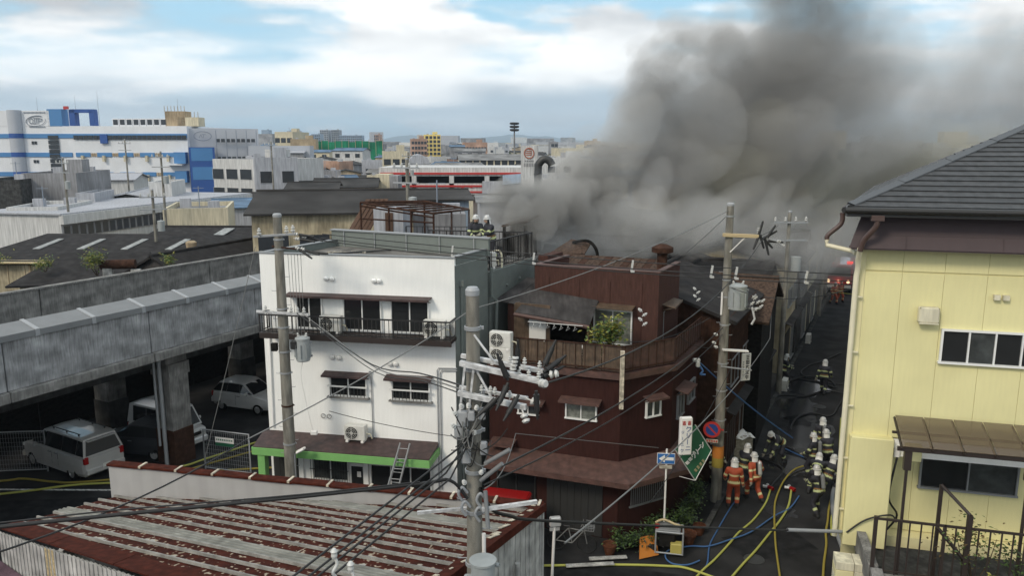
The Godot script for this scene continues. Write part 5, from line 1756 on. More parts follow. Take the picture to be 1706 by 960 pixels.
func make_poles() -> void:
	# the near pole, in front of the shed corner
	var o := Vector3(-0.53, 0, -10.2)
	var t := thing("utility_pole", "near concrete utility pole crowded with white crossarms, insulators and cables", "utility pole", o, 0, "concrete utility poles")
	pole_body(t, 10.85, 0.16, 0.088)
	for y in [10.35, 9.78, 9.42, 8.9, 8.3, 7.7, 6.9, 6.3]: band(t, y, 0.1 + (10.85 - y) * 0.0065, M.galv)
	climbing_steps(t, 2.5, 8.0, 0.12)
	crossarm(t, Vector3(-0.17, 9.92, 0.12), Vector3(0.9, 9.76, 0.42), M.steel_white, 0.075)
	crossarm(t, Vector3(-0.17, 9.95, -0.14), Vector3(0.95, 9.83, 0.2), M.steel_white, 0.06)
	crossarm(t, Vector3(-0.2, 9.5, 0.12), Vector3(0.72, 9.38, 0.36), M.steel_white, 0.075)
	crossarm(t, Vector3(-0.2, 9.5, -0.14), Vector3(0.75, 9.42, 0.12), M.steel_white, 0.05)
	var b := B.new()
	for q in [[-0.12, 9.9, -0.16, 9.25], [0.02, 9.9, -0.06, 9.25]]: b.box(Vector3((q[0] + q[2]) / 2, (q[1] + q[3]) / 2, 0.17), Vector3(0.03, 0.68, 0.012), Basis(Vector3.BACK, -0.12))
	b.tube([Vector3(0.02, 10.3, 0.08), Vector3(0.3, 9.95, 0.2)], 0.018, 5)
	b.tube([Vector3(0.0, 9.9, 0.1), Vector3(0.28, 9.42, 0.22)], 0.018, 5)
	part(t, "brace", b, M.steel_white)
	for q in [[0.62, 9.83, 0.35], [0.75, 9.81, 0.38], [0.88, 9.8, 0.42], [0.5, 9.9, 0.05], [0.7, 9.9, 0.1], [0.9, 9.88, 0.2], [0.3, 9.53, 0.24], [0.24, 9.53, 0.2], [0.12, 9.53, 0.14], [0.5, 9.5, 0.3]]:
		insulator(t, Vector3(q[0], q[1], q[2]), Vector3(0.1, 1, 0.1), 0.6)
	for q in [[0.66, 9.36, 0.36, 0.3, -0.7, 0.6], [0.86, 9.76, 0.46, 0.5, 0.1, 0.8], [0.95, 9.8, 0.3, 0.9, 0.2, 0.3], [0.72, 9.45, 0.2, 0.8, -0.2, 0.5]]:
		strain_set(t, Vector3(q[0], q[1], q[2]), Vector3(q[3], q[4], q[5]), false)
	# black covered sleeves standing off the arms in all directions
	for q in [[0.6, 9.9, 0.36, 0.02, 1, 0.0], [0.48, 9.72, 0.36, -0.35, -0.75, 0.3], [0.48, 9.75, 0.36, -0.3, 0.75, 0], [0.95, 9.85, 0.32, 0.75, 0.45, -0.45], [0.95, 9.9, 0.25, 0.4, 0.85, -0.2], [0.62, 9.55, 0.36, -0.5, -0.75, 0.4], [0.9, 9.78, 0.36, 0.8, 0.25, -0.5], [0.35, 9.5, 0.3, -0.7, -0.6, 0.2], [0.85, 9.6, 0.34, 0.05, -1, 0]]:
		b = B.new()
		var p := Vector3(q[0], q[1], q[2])
		var d := Vector3(q[3], q[4], q[5]).normalized()
		b.tube([p, p + d * 0.05], 0.022, 7)
		b.tube([p + d * 0.05, p + d * 0.12, p + d * 0.28], 0.045, 7, 0.034)
		b.tube([p + d * 0.28, p + d * 0.4], 0.026, 7, 0.014)
		part(t, "sleeve", b, M.cable)
	for k in 4:
		b = B.new()
		b.lathe([[0.02, 0], [0.045, 0.01], [0.045, 0.03], [0.02, 0.04]], Vector3(0.545 + 0.01 * k, 9.9 + k * 0.05, 0.4), Basis(), 10)
		part(t, "insulator_disc", b, M.porcelain)
	# switchgear, fuse holders and service boxes lower down
	for q in [[-0.14, 9.14, 0.14, 0.15, 0.22], [-0.2, 8.95, 0.12, 0.12, 0.16], [-0.02, 9.2, 0.18, 0.1, 0.14], [0.12, 9.22, 0.16, 0.1, 0.16], [-0.1, 8.6, 0.14, 0.13, 0.2], [0.14, 8.7, 0.1, 0.1, 0.18]]:
		b = B.new()
		b.cbox(Vector3(q[0], q[1], q[2]), Vector3(q[3], q[4], 0.1), 0.015)
		part(t, "switch_box", b, M.duct_light)
	for q in [[-0.22, 9.2, 0.16], [-0.14, 9.32, 0.2], [-0.05, 9.33, 0.2], [0.05, 9.3, 0.2], [-0.25, 9.02, 0.14], [0.02, 8.95, 0.2], [0.1, 8.35, 0.14], [-0.12, 8.2, 0.14]]:
		insulator(t, Vector3(q[0], q[1], q[2]), Vector3(q[0] * 2, 0.8, 0.8), 0.65)
	for q in [[0.16, 8.5, 0.5, 8.75], [0.1, 8.25, 0.4, 8.55], [0.16, 8.1, 0.2, 7.6]]:
		b = B.new()
		b.tube([Vector3(q[0], q[1], 0.16), Vector3(q[2], q[3], 0.28)], 0.03, 8)
		part(t, "cable_splice", b, M.duct_grey)
	for i in 16:
		# drooping jumper loops
		b = B.new()
		var a := Vector3(rng.randf_range(-0.3, 0.25), rng.randf_range(8.6, 9.5), rng.randf_range(0.1, 0.25))
		var c := Vector3(rng.randf_range(-0.3, 0.6), rng.randf_range(8.5, 9.5), rng.randf_range(0.1, 0.35))
		b.tube(catenary(a, c, rng.randf_range(0.08, 0.3), 10), 0.009, 5)
		part(t, "jumper_wire", b, M.cable if i % 2 else M.cable_grey)
	for q in [[-0.09, 8.05, 0.12], [-0.05, 7.85, 0.14], [0.16, 7.95, 0.1], [0.14, 7.75, 0.12]]:
		b = B.new()
		b.tube(spline([Vector3(q[0], q[1], q[2]), Vector3(q[0] - 0.07, q[1] + 0.1, q[2] + 0.04), Vector3(q[0] - 0.12, q[1], q[2] + 0.04), Vector3(q[0] - 0.06, q[1] - 0.12, q[2] + 0.02)]), 0.022, 6)
		part(t, "cable_loop", b, M.duct_light)
	b = B.new()
	b.box(Vector3(0.5, 7.85, 0.1), Vector3(0.8, 0.05, 0.05), Basis(Vector3.UP, 0.3))
	b.box(Vector3(-0.45, 7.75, 0.05), Vector3(0.7, 0.04, 0.04), Basis(Vector3.UP, 0.2))
	part(t, "telecom_arm", b, M.steel_white)
	b = B.new()
	b.tube([Vector3(0.13, 6.6, 0.05), Vector3(0.13, 7.4, 0.05)], 0.03, 8)
	part(t, "conduit", b, M.sign_white)
	b = B.new()
	b.lathe([[0.15, 0], [0.165, 0.02], [0.165, 0.28], [0.19, 0.3], [0.19, 0.33], [0.0, 0.35]], Vector3(0.13, 6.88, 0.42), Basis(), 20)
	b.cbox(Vector3(-0.06, 6.92, 0.4), Vector3(0.14, 0.1, 0.1), 0.02)
	b.cbox(Vector3(0.33, 7.12, 0.4), Vector3(0.08, 0.06, 0.06), 0.02)
	part(t, "transformer", b, M.transformer)

	# pole on the left before the white building
	o = Vector3(-7.27, 0, -24.0)
	t = thing("utility_pole", "left concrete utility pole with hanging grey transformer before the white building", "utility pole", o, 0, "concrete utility poles")
	pole_body(t, 10.65, 0.21, 0.13)
	for y in [9.9, 9.6, 7.7, 7.1, 6.3, 5.6, 4.5, 3.2]: band(t, y, 0.135 + (10.65 - y) * 0.0075, M.rust_iron if y == 4.5 else M.galv)
	climbing_steps(t, 2.0, 9.2, 0.17)
	crossarm(t, Vector3(-0.75, 10.02, 0.05), Vector3(0.6, 10.12, 0.16), M.galv)
	crossarm(t, Vector3(-0.2, 9.72, 0.05), Vector3(0.75, 9.62, 0.1), M.rust_iron, 0.05)
	crossarm(t, Vector3(-0.75, 7.68, 0.2), Vector3(0.9, 7.58, 0.25), M.steel_white, 0.08)
	for q in [[0.3, 10.15], [0.5, 10.17], [-0.55, 10.08]]: insulator(t, Vector3(q[0], q[1], 0.12), Vector3.UP, 1.4)
	for q in [[0.45, 10.12, 1, -0.1, 0.2], [0.5, 9.98, 1, -0.12, 0.3], [0.65, 9.68, 0.9, -0.25, 0.3], [0.5, 9.75, 0.8, -0.5, 0.3], [0.85, 9.55, 1, -0.05, 0.2], [0.7, 10.05, 1, -0.2, 0.1]]:
		strain_set(t, Vector3(q[0], q[1], 0.1), Vector3(q[2], q[3], q[4]))
	for q in [[0.55, 7.6], [0.75, 7.6], [0.35, 7.62], [-0.45, 7.66]]: insulator(t, Vector3(q[0], q[1] + 0.04, 0.24), Vector3.UP, 1.2)
	transformer(t, Vector3(0.62, 6.05, 0.1), 0.22, 0.75)
	b = B.new()
	b.cbox(Vector3(-0.28, 6.5, 0.1), Vector3(0.2, 0.26, 0.16), 0.02)
	part(t, "switch_box", b, M.char)
	b = B.new()
	b.cbox(Vector3(0.38, 6.6, 0.22), Vector3(0.2, 0.26, 0.16), 0.02)
	part(t, "switch_box", b, M.cable)
	for i in 5:
		b = B.new()
		b.tube(catenary(Vector3(0.3 + i * 0.1, 9.5, 0.1), Vector3(0.35 + i * 0.09, 6.9, 0.15), 0.02, 8), 0.008, 4)
		part(t, "drop_wire", b, M.cable_grey)
	b = B.new()
	b.tube(spline([Vector3(0.62, 6.05, 0.2), Vector3(0.55, 5.5, 0.2), Vector3(0.8, 4.1, 0.3), Vector3(0.9, 3.7, 0.3)]), 0.012, 5)
	b.cbox(Vector3(0.9, 3.7, 0.3), Vector3(0.22, 0.14, 0.1), 0.02)
	part(t, "drop_box", b, M.sign_white)
	b = B.new()
	b.tube([Vector3(0.17, 0.4, 0.08), Vector3(0.17, 2.9, 0.08)], 0.03, 6)
	part(t, "conduit", b, M.galv)
	b = B.new()
	b.cbox(Vector3(0.38, 3.02, 0.1), Vector3(0.34, 0.08, 0.2), 0.03, Basis(Vector3.BACK, 0.5))
	part(t, "lamp_head", b, M.sign_white)

	# pole at the right, at the mouth of the street
	o = Vector3(7.45, 0, -26.5)
	t = thing("utility_pole", "right concrete utility pole with transformer at the mouth of the street", "utility pole", o, 0, "concrete utility poles")
	pole_body(t, 10.8, 0.2, 0.12)
	for y in [10.4, 9.75, 8.2, 7.6, 6.6, 5.2, 4.2, 3.1]: band(t, y, 0.125 + (10.8 - y) * 0.0075, M.galv)
	climbing_steps(t, 2.2, 9.4, 0.16)
	crossarm(t, Vector3(-0.25, 9.8, 0.12), Vector3(0.95, 9.76, 0.2), M.wood_arm, 0.12)
	b = B.new()
	b.tube([Vector3(0.02, 9.2, 0.14), Vector3(0.5, 9.72, 0.18)], 0.02, 5)
	part(t, "brace", b, M.sign_white)
	for q in [[0.95, 9.8, 0.25, 0.85, -0.1], [1.0, 9.8, 0.3, -0.8, -0.1], [1.15, 9.7, 0.9, 0.5, -0.1], [1.1, 9.72, 0.7, -0.75, 0.1], [1.3, 9.6, 1, -0.1, 0], [1.2, 9.6, 0.2, -0.95, 0.2], [0.95, 9.75, -0.35, -0.7, 0.3], [1.25, 9.72, 0.55, 0.9, 0]]:
		b = B.new()
		var p := Vector3(q[0], q[1], 0.2)
		var d := Vector3(q[2], q[3], q[4]).normalized()
		b.tube([p, p + d * 0.1, p + d * 0.4, p + d * 0.5], 0.055, 7, 0.03)
		part(t, "sleeve", b, M.cable)
	for q in [[1.5, 9.62, 1, -0.2], [1.65, 9.5, 1, -0.35], [0.9, 9.86, 0.2, 1]]: strain_set(t, Vector3(q[0], q[1], 0.22), Vector3(q[2], q[3], 0), false)
	b = B.new()
	b.tube([Vector3(1.2, 9.7, 0.2), Vector3(1.55, 9.6, 0.22), Vector3(1.75, 9.45, 0.24)], 0.03, 6)
	part(t, "fuse_arm", b, M.duct_light)
	transformer(t, Vector3(0.36, 7.2, 0.15), 0.3, 0.85)
	for q in [[0.9, 7.6], [1.0, 7.45], [1.1, 7.3], [0.8, 7.4], [0.95, 7.2], [0.85, 7.65], [1.15, 7.5]]: insulator(t, Vector3(q[0], q[1], 0.2 + q[0] * 0.1), Vector3(0.6, 0.7, 0.3), 1.0)
	b = B.new()
	b.box(Vector3(0.6, 7.25, 0.2), Vector3(1.1, 0.06, 0.06))
	b.tube([Vector3(0.85, 7.3, 0.25), Vector3(0.95, 6.9, 0.3), Vector3(0.85, 6.7, 0.3)], 0.04, 6)
	part(t, "low_voltage_arm", b, M.steel_white)
	for q in [[-0.3, 6.3], [-0.35, 6.0], [-0.28, 5.85]]: insulator(t, Vector3(q[0], q[1], 0.2), Vector3(-0.7, 0.4, 0.5), 1.1)
	b = B.new()
	b.tube([Vector3(-0.16, 7.0, 0.1), Vector3(-0.16, 7.8, 0.1)], 0.04, 8)
	part(t, "fuse_tube", b, M.sign_white)
	crossarm(t, Vector3(-0.1, 5.15, 0.15), Vector3(0.95, 5.05, 0.3), M.galv, 0.05)
	b = B.new()
	b.box(Vector3(0.36, 5.75, 0.22), Vector3(0.9, 0.05, 0.16), Basis(Vector3.BACK, -0.06))
	part(t, "lamp_arm", b, M.sign_white)
	for q in [[1.35, 0.95], [1.62, 0.9]]:
		b = B.new()
		b.lathe([[0.203, 0], [0.205, q[1] * 0.3], [0.2, q[1] * 0.6]], Vector3(0, q[0], 0), Basis(), 16)
		part(t, "warning_sleeve", b, M.hose_gold if q[0] < 1.5 else M.orange_board)
	for i in 8:
		b = B.new()
		b.tube(catenary(Vector3(0.05 + 0.02 * i, 8.2 - i * 0.1, 0.15), Vector3(0.3 + i * 0.09, 7.3, 0.25), 0.2, 8), 0.012, 4)
		part(t, "jumper_wire", b, M.cable)
	# more poles along the smoky street and among the roofs behind
	var far := [
		[street_at(17.0, 0.4), 9.5, "utility pole dim in the smoke beyond the green crates"],
		[street_at(38.0, 0.4), 10.0, "utility pole far down the street in the smoke"],
		[street_at(46.0, 5.2), 10.0, "utility pole on the right side far down the street"],
		[Vector3(-6.3, 0, -47.0), 12.0, "grey steel pole rising between the dark-roofed hall and the rusty roof frame"],
		[Vector3(-26.3, 0, -57.0), 9.6, "concrete pole beside the pale shed behind the black warehouse roof"],
		[Vector3(-44.0, 0, -77.0), 11.6, "concrete pole with crossarm before the strip-windowed hall"],
		[Vector3(-33.5, 0, -75.0), 12.2, "concrete pole with two crossarms above the strip-windowed hall"],
		[Vector3(-53.0, 0, -108.0), 13.6, "thin pole before the striped factory, left of its dark stair window"],
		[Vector3(-33.0, 0, -108.0), 13.4, "thin pole before the middle of the striped factory"],
		[Vector3(-46.5, 0, -64.0), 9.6, "concrete pole at the left edge of the picture before the grey houses"],
		[Vector3(-13.2, 0, -100.0), 12.0, "thin pole among the small gabled roofs in the middle distance"],
	]
	for q in far:
		var f := thing("utility_pole", q[2], "utility pole", q[0], rng.randf_range(-30, 30), "distant utility poles")
		pole_body(f, q[1], 0.15, 0.09)
		for k in 2: crossarm(f, Vector3(-0.9, q[1] - 0.5 - k * 0.9, 0.15), Vector3(0.9, q[1] - 0.5 - k * 0.9, 0.15), M.galv, 0.09)
		for k in 4: insulator(f, Vector3(-0.8 + k * 0.53, q[1] - 0.45, 0.15), Vector3.UP, 1.6)
		if q[1] < 12.5:
			b = B.new()
			b.lathe([[0.24, 0], [0.26, 0.75], [0, 0.8]], Vector3(0.42, q[1] - 3.0, 0.1), Basis(), 10)
			part(f, "transformer", b, M.transformer)

func wire(label: String, pts: Array, r := 0.012, m: Material = null, group := "overhead wires") -> void:
	var b := B.new()
	b.tube(pts, r, 6, r, false)
	single("overhead_wire", label, "wire", b, m if m else M.cable, group)

func make_wires() -> void:
	var k := 0
	# three strands from the left pole over the roofs to beyond the yellow corner, with white spacers
	var ends := [[Vector3(-5.9, 10.1, -24.0), Vector3(8.9, 9.62, -19.0), 0.12], [Vector3(-5.95, 9.98, -23.95), Vector3(8.9, 9.46, -18.95), 0.16], [Vector3(-6.0, 9.9, -24.05), Vector3(8.9, 9.36, -19.05), 0.2]]
	for e in ends:
		wire(["top strand of the line running from the left pole past the rooftop room", "middle strand of the line running from the left pole past the rooftop room", "lowest strand of the line running from the left pole past the rooftop room"][k], catenary(e[0], e[1], e[2], 20), 0.014)
		k += 1
	k = 0
	for f in [0.28, 0.44, 0.62, 0.755, 0.795, 0.905]:
		var a: Vector3 = catenary(ends[0][0], ends[0][1], 0.12, 200)[int(f * 200)]
		var t := B.new()
		t.box(a + Vector3(0, -0.12, 0.0), Vector3(0.05, 0.32, 0.05), Basis(Vector3.BACK, -0.12))
		t.box(a + Vector3(0.02, -0.27, 0.0), Vector3(0.09, 0.05, 0.06))
		single("wire_spacer", ["white wire spacer above the white building's roof", "white wire spacer above the alley beside the white building", "white wire spacer above the burnt rafters", "white wire spacer above the rusty roof ventilator", "white wire spacer just left of the right pole", "white wire spacer right of the right pole"][k], "wire spacer", t, M.porcelain, "white spacers on the three-strand line")
		k += 1
	wire("thin wire from the top of the right pole sagging down over the white building", catenary(Vector3(7.42, 10.64, -26.5), Vector3(-0.97, 8.97, -18.0), 0.22, 16) + catenary(Vector3(-0.97, 8.97, -18.0), Vector3(-4.9, 7.45, -13.6), 0.12, 8), 0.013, M.cable_grey)
	wire("wire from the near pole's crossarms to the right pole's wooden arm", catenary(Vector3(0.42, 9.65, -10.0), Vector3(8.6, 9.74, -26.3), 0.75, 22), 0.014)
	wire("wire passing low before the brown corner and on up the street", catenary(Vector3(0.66, 7.88, -9.0), Vector3(10.27, 5.24, -30.0), 0.45, 22) + [Vector3(13.0, 5.6, -38.0)], 0.013, M.cable_grey)
	wire("cable from the middle of the near pole to the right pole", catenary(Vector3(-0.4, 8.3, -10.1), Vector3(7.42, 6.54, -26.5), 0.3, 22), 0.016)
	wire("second cable close under the first between near pole and right pole", catenary(Vector3(-0.4, 8.15, -10.1), Vector3(7.42, 6.3, -26.5), 0.4, 22), 0.012)
	wire("steep thin wire dropping beside the white building's left edge", catenary(Vector3(-8.0, 9.7, -24.0), Vector3(-10.1, 2.6, -24.0), 0.05, 8), 0.01, M.cable_grey)
	wire("dark wire crossing the white parapet down to the lower left corner", catenary(Vector3(-4.9, 7.45, -13.6), Vector3(-6.9, 8.1, -7.6), 0.25, 12), 0.014)
	# thick telecom bundle over the shed roof to the near pole and on to the yellow house
	wire("thick black cable bundle drooping over the rusty roof to the near pole", spline([Vector3(-6.9, 8.52, -7.9), Vector3(-5.84, 8.52, -8.2), Vector3(-4.68, 8.47, -8.6), Vector3(-2.69, 8.41, -9.2), Vector3(-1.24, 8.31, -9.8), Vector3(-0.85, 8.27, -10.0), Vector3(-0.62, 7.98, -10.05)]), 0.024)
	wire("second thinner cable lashed along the thick black bundle", spline([Vector3(-6.9, 8.6, -7.9), Vector3(-5.84, 8.57, -8.2), Vector3(-4.68, 8.53, -8.6), Vector3(-2.69, 8.44, -9.2), Vector3(-1.24, 8.34, -9.8)]), 0.01, M.cable)
	wire("thick cable from the near pole down across the street to the yellow house", spline([Vector3(-0.44, 8.1, -10.1), Vector3(-0.3, 7.55, -10.6), Vector3(-0.03, 7.24, -11.0), Vector3(0.52, 6.65, -12.0), Vector3(3.6, 4.97, -15.0), Vector3(8.05, 3.6, -17.35)]), 0.028)
	wire("pale end sleeve of the thick cable at the yellow house corner", [Vector3(6.3, 4.14, -16.45), Vector3(8.1, 3.6, -17.38)], 0.042, M.duct_light)
	# conductors from the near pole passing below the camera to the left
	k = 0
	for q in [[-0.72, 8.78, 0.0], [-0.66, 8.7, 0.05], [-0.9, 8.42, 0.0], [-0.84, 8.34, 0.06]]:
		var p := Vector3(q[0], q[1], -9.9)
		wire(["upper left conductor of the four running from the near pole over the rusty roof", "upper right conductor of the four running from the near pole over the rusty roof", "lower left conductor of the four running from the near pole over the rusty roof", "lower right conductor of the four running from the near pole over the rusty roof"][k], [Vector3(-0.5, 8.95 + 0.0 * k, -10.15), p, p + Vector3(-1.45, -0.24, 2.7), p + Vector3(-2.9, -0.42, 5.4), p + Vector3(-6.5, -0.6, 12.0)], 0.013, M.cable)
		k += 1
	for q in [[-1.88, 8.52, -7.55, "white insulator clamp on the upper conductor over the rusty roof"], [-1.7, 8.4, -7.5, "white insulator clamp on the lower conductor over the rusty roof"]]:
		var t := thing("line_clamp", q[3], "insulator", Vector3(q[0], q[1], q[2]), 30, "white clamps on the conductors")
		var b := B.new()
		b.lathe([[0.025, 0], [0.035, 0.03], [0.03, 0.06], [0.04, 0.08], [0.02, 0.11], [0, 0.12]], Vector3(0, -0.02, 0), Basis(), 10)
		part(t, "insulator", b, M.porcelain)
		b = B.new()
		b.tube(spline([Vector3(0, 0, 0), Vector3(0.02, -0.08, 0.02), Vector3(-0.03, -0.16, 0.03), Vector3(0.0, -0.22, 0.03)]), 0.018, 6)
		part(t, "hook", b, M.porcelain)
	wire("cluster wire from the left pole's low arm sagging to the near pole", spline([Vector3(-6.78, 7.62, -23.8), Vector3(-5.65, 7.6, -22.0), Vector3(-3.37, 7.62, -18.0), Vector3(-1.85, 8.3, -15.0), Vector3(-0.6, 9.5, -10.3)]), 0.014)
	wire("second wire beside it from the left pole's low arm to the near pole", spline([Vector3(-6.6, 7.62, -23.8), Vector3(-5.5, 7.54, -22.0), Vector3(-3.25, 7.52, -18.0), Vector3(-1.75, 8.2, -15.0), Vector3(-0.55, 9.42, -10.3)]), 0.012, M.cable_grey)
	wire("third wire beside it from the left pole's low arm to the near pole", spline([Vector3(-6.7, 7.56, -23.8), Vector3(-5.58, 7.48, -22.0), Vector3(-3.3, 7.44, -18.0), Vector3(-1.8, 8.14, -15.0), Vector3(-0.55, 9.36, -10.3)]), 0.01, M.cable)
	wire("short dark wire across the white wall under the second-floor windows", catenary(Vector3(-5.9, 4.36, -23.9), Vector3(-0.6, 4.3, -21.5), 0.12, 12) + [Vector3(-0.5, 8.0, -10.3)], 0.011)
	wire("pale wire across the brown front below its windows", catenary(Vector3(-0.4, 8.0, -10.3), Vector3(0.1, 5.1, -20.0), 0.3, 8) + [Vector3(4.65, 3.35, -23.3)], 0.01, M.cable_grey)
	wire("stay wire from the right pole's top back to the burnt roofs", catenary(Vector3(7.38, 10.48, -26.5), Vector3(6.8, 8.69, -30.0), 0.03, 6), 0.012, M.cable_grey)
	wire("dark service wire from the right pole to the yellow house gutter", catenary(Vector3(7.5, 8.0, -26.4), Vector3(9.0, 9.3, -19.5), 0.4, 12), 0.012)
	for q in [[Vector3(6.9, 6.9, -26.4), Vector3(3.6, 6.8, -23.4), "wire from the right pole to the brown balcony corner"], [Vector3(7.3, 5.9, -26.4), Vector3(5.4, 6.7, -24.9), "short wire from the right pole to the brown balcony's street side"], [Vector3(7.6, 7.2, -26.5), Vector3(12.2, 6.0, -37.0), "wire from the right pole up the left house fronts"], [Vector3(7.6, 9.7, -26.6), Vector3(13.6, 8.8, -39.5), "upper wire from the right pole into the smoke"], [Vector3(7.7, 5.1, -26.3), Vector3(4.0, 2.6, -21.0), "sloping wire before the white and green shop signs"]]:
		wire(q[2], catenary(q[0], q[1], 0.25, 10), 0.012)
	# blue rope hose strung from a bracket down to the road
	wire("blue hose line strung from the balcony corner down to the wet street", catenary(Vector3(6.5, 5.4, -26.0), Vector3(11.6, 0.9, -30.4), 0.12, 10), 0.028, M.hose_blue, "")
	var b2 := thing("rope_bracket", "white and blue bracket holding the strung blue hose by the brown wall", "bracket", Vector3(6.45, 5.4, -26.0))
	var b := B.new()
	b.cbox(Vector3(-0.05, 0.08, 0), Vector3(0.26, 0.12, 0.12), 0.03)
	b.cbox(Vector3(0, -0.06, 0.02), Vector3(0.14, 0.22, 0.12), 0.03)
	part(b2, "clamp", b, M.porcelain)
	b = B.new()
	b.tube(spline([Vector3(0.05, -0.1, 0), Vector3(0.18, -0.3, 0.02), Vector3(0.1, -0.42, 0.03), Vector3(0.28, -0.45, 0)]), 0.035, 6)
	part(b2, "knot", b, M.hose_blue)
	for q in [[5.75, 8.7, -21.8, "white insulator where the upper wire crosses before the rooftop room side"], [3.4, 9.1, -17.0, "white insulator on the upper wire before the terrace shrub"]]:
		var t := thing("wire_insulator", q[3], "insulator", Vector3(q[0] - 0.5, q[1] - 0.05, q[2]), 0, "white insulators hung on the upper wire")
		for i in 4: insulator(t, Vector3(0.02 * (i % 2) * 2, 0.1 - i * 0.1, 0.03 * i), Vector3(0.7 if i % 2 else -0.7, 0.6, 0.3), 0.7)

func wheel(t: Node3D, at: Vector3, r: float) -> void:
	var b := B.new()
	var side := 1.0 if at.z > 0 else -1.0
	var tb := Basis(Vector3.RIGHT, PI / 2)
	b.lathe([[r * 0.6, -0.1], [r * 0.93, -0.1], [r, -0.06], [r, 0.06], [r * 0.93, 0.1], [r * 0.6, 0.1]], Vector3.ZERO, tb, 20)
	var w := part(t, "wheel", b, M.tyre, at)
	b = B.new()
	b.lathe([[r * 0.62, 0.0], [r * 0.62, 0.085], [r * 0.54, 0.09], [r * 0.5, 0.06], [r * 0.16, 0.075], [r * 0.12, 0.1], [0, 0.1]] if side > 0 else [[0, -0.1], [r * 0.12, -0.1], [r * 0.16, -0.075], [r * 0.5, -0.06], [r * 0.54, -0.09], [r * 0.62, -0.085], [r * 0.62, 0.0]], Vector3.ZERO, tb, 20)
	for i in 5:
		var a := TAU * i / 5
		b.box(Vector3(cos(a) * r * 0.34, sin(a) * r * 0.34, side * 0.078), Vector3(r * 0.42, r * 0.12, 0.02), Basis(Vector3.BACK, a))
	part(w, "rim", b, M.rim)

func hull(b: B, secs: Array) -> void:
	# lofts closed rings of points; secs is a list of equal-length rings from front to rear
	var m: int = secs[0].size()
	for i in secs.size() - 1:
		for j in m:
			var k := (j + 1) % m
			b.quad(secs[i][j], secs[i + 1][j], secs[i + 1][k], secs[i][k])
	for e in [0, secs.size() - 1]:
		for j in range(1, m - 1):
			if e == 0: b.tri(secs[e][0], secs[e][j], secs[e][j + 1])
			else: b.tri(secs[e][0], secs[e][j + 1], secs[e][j])

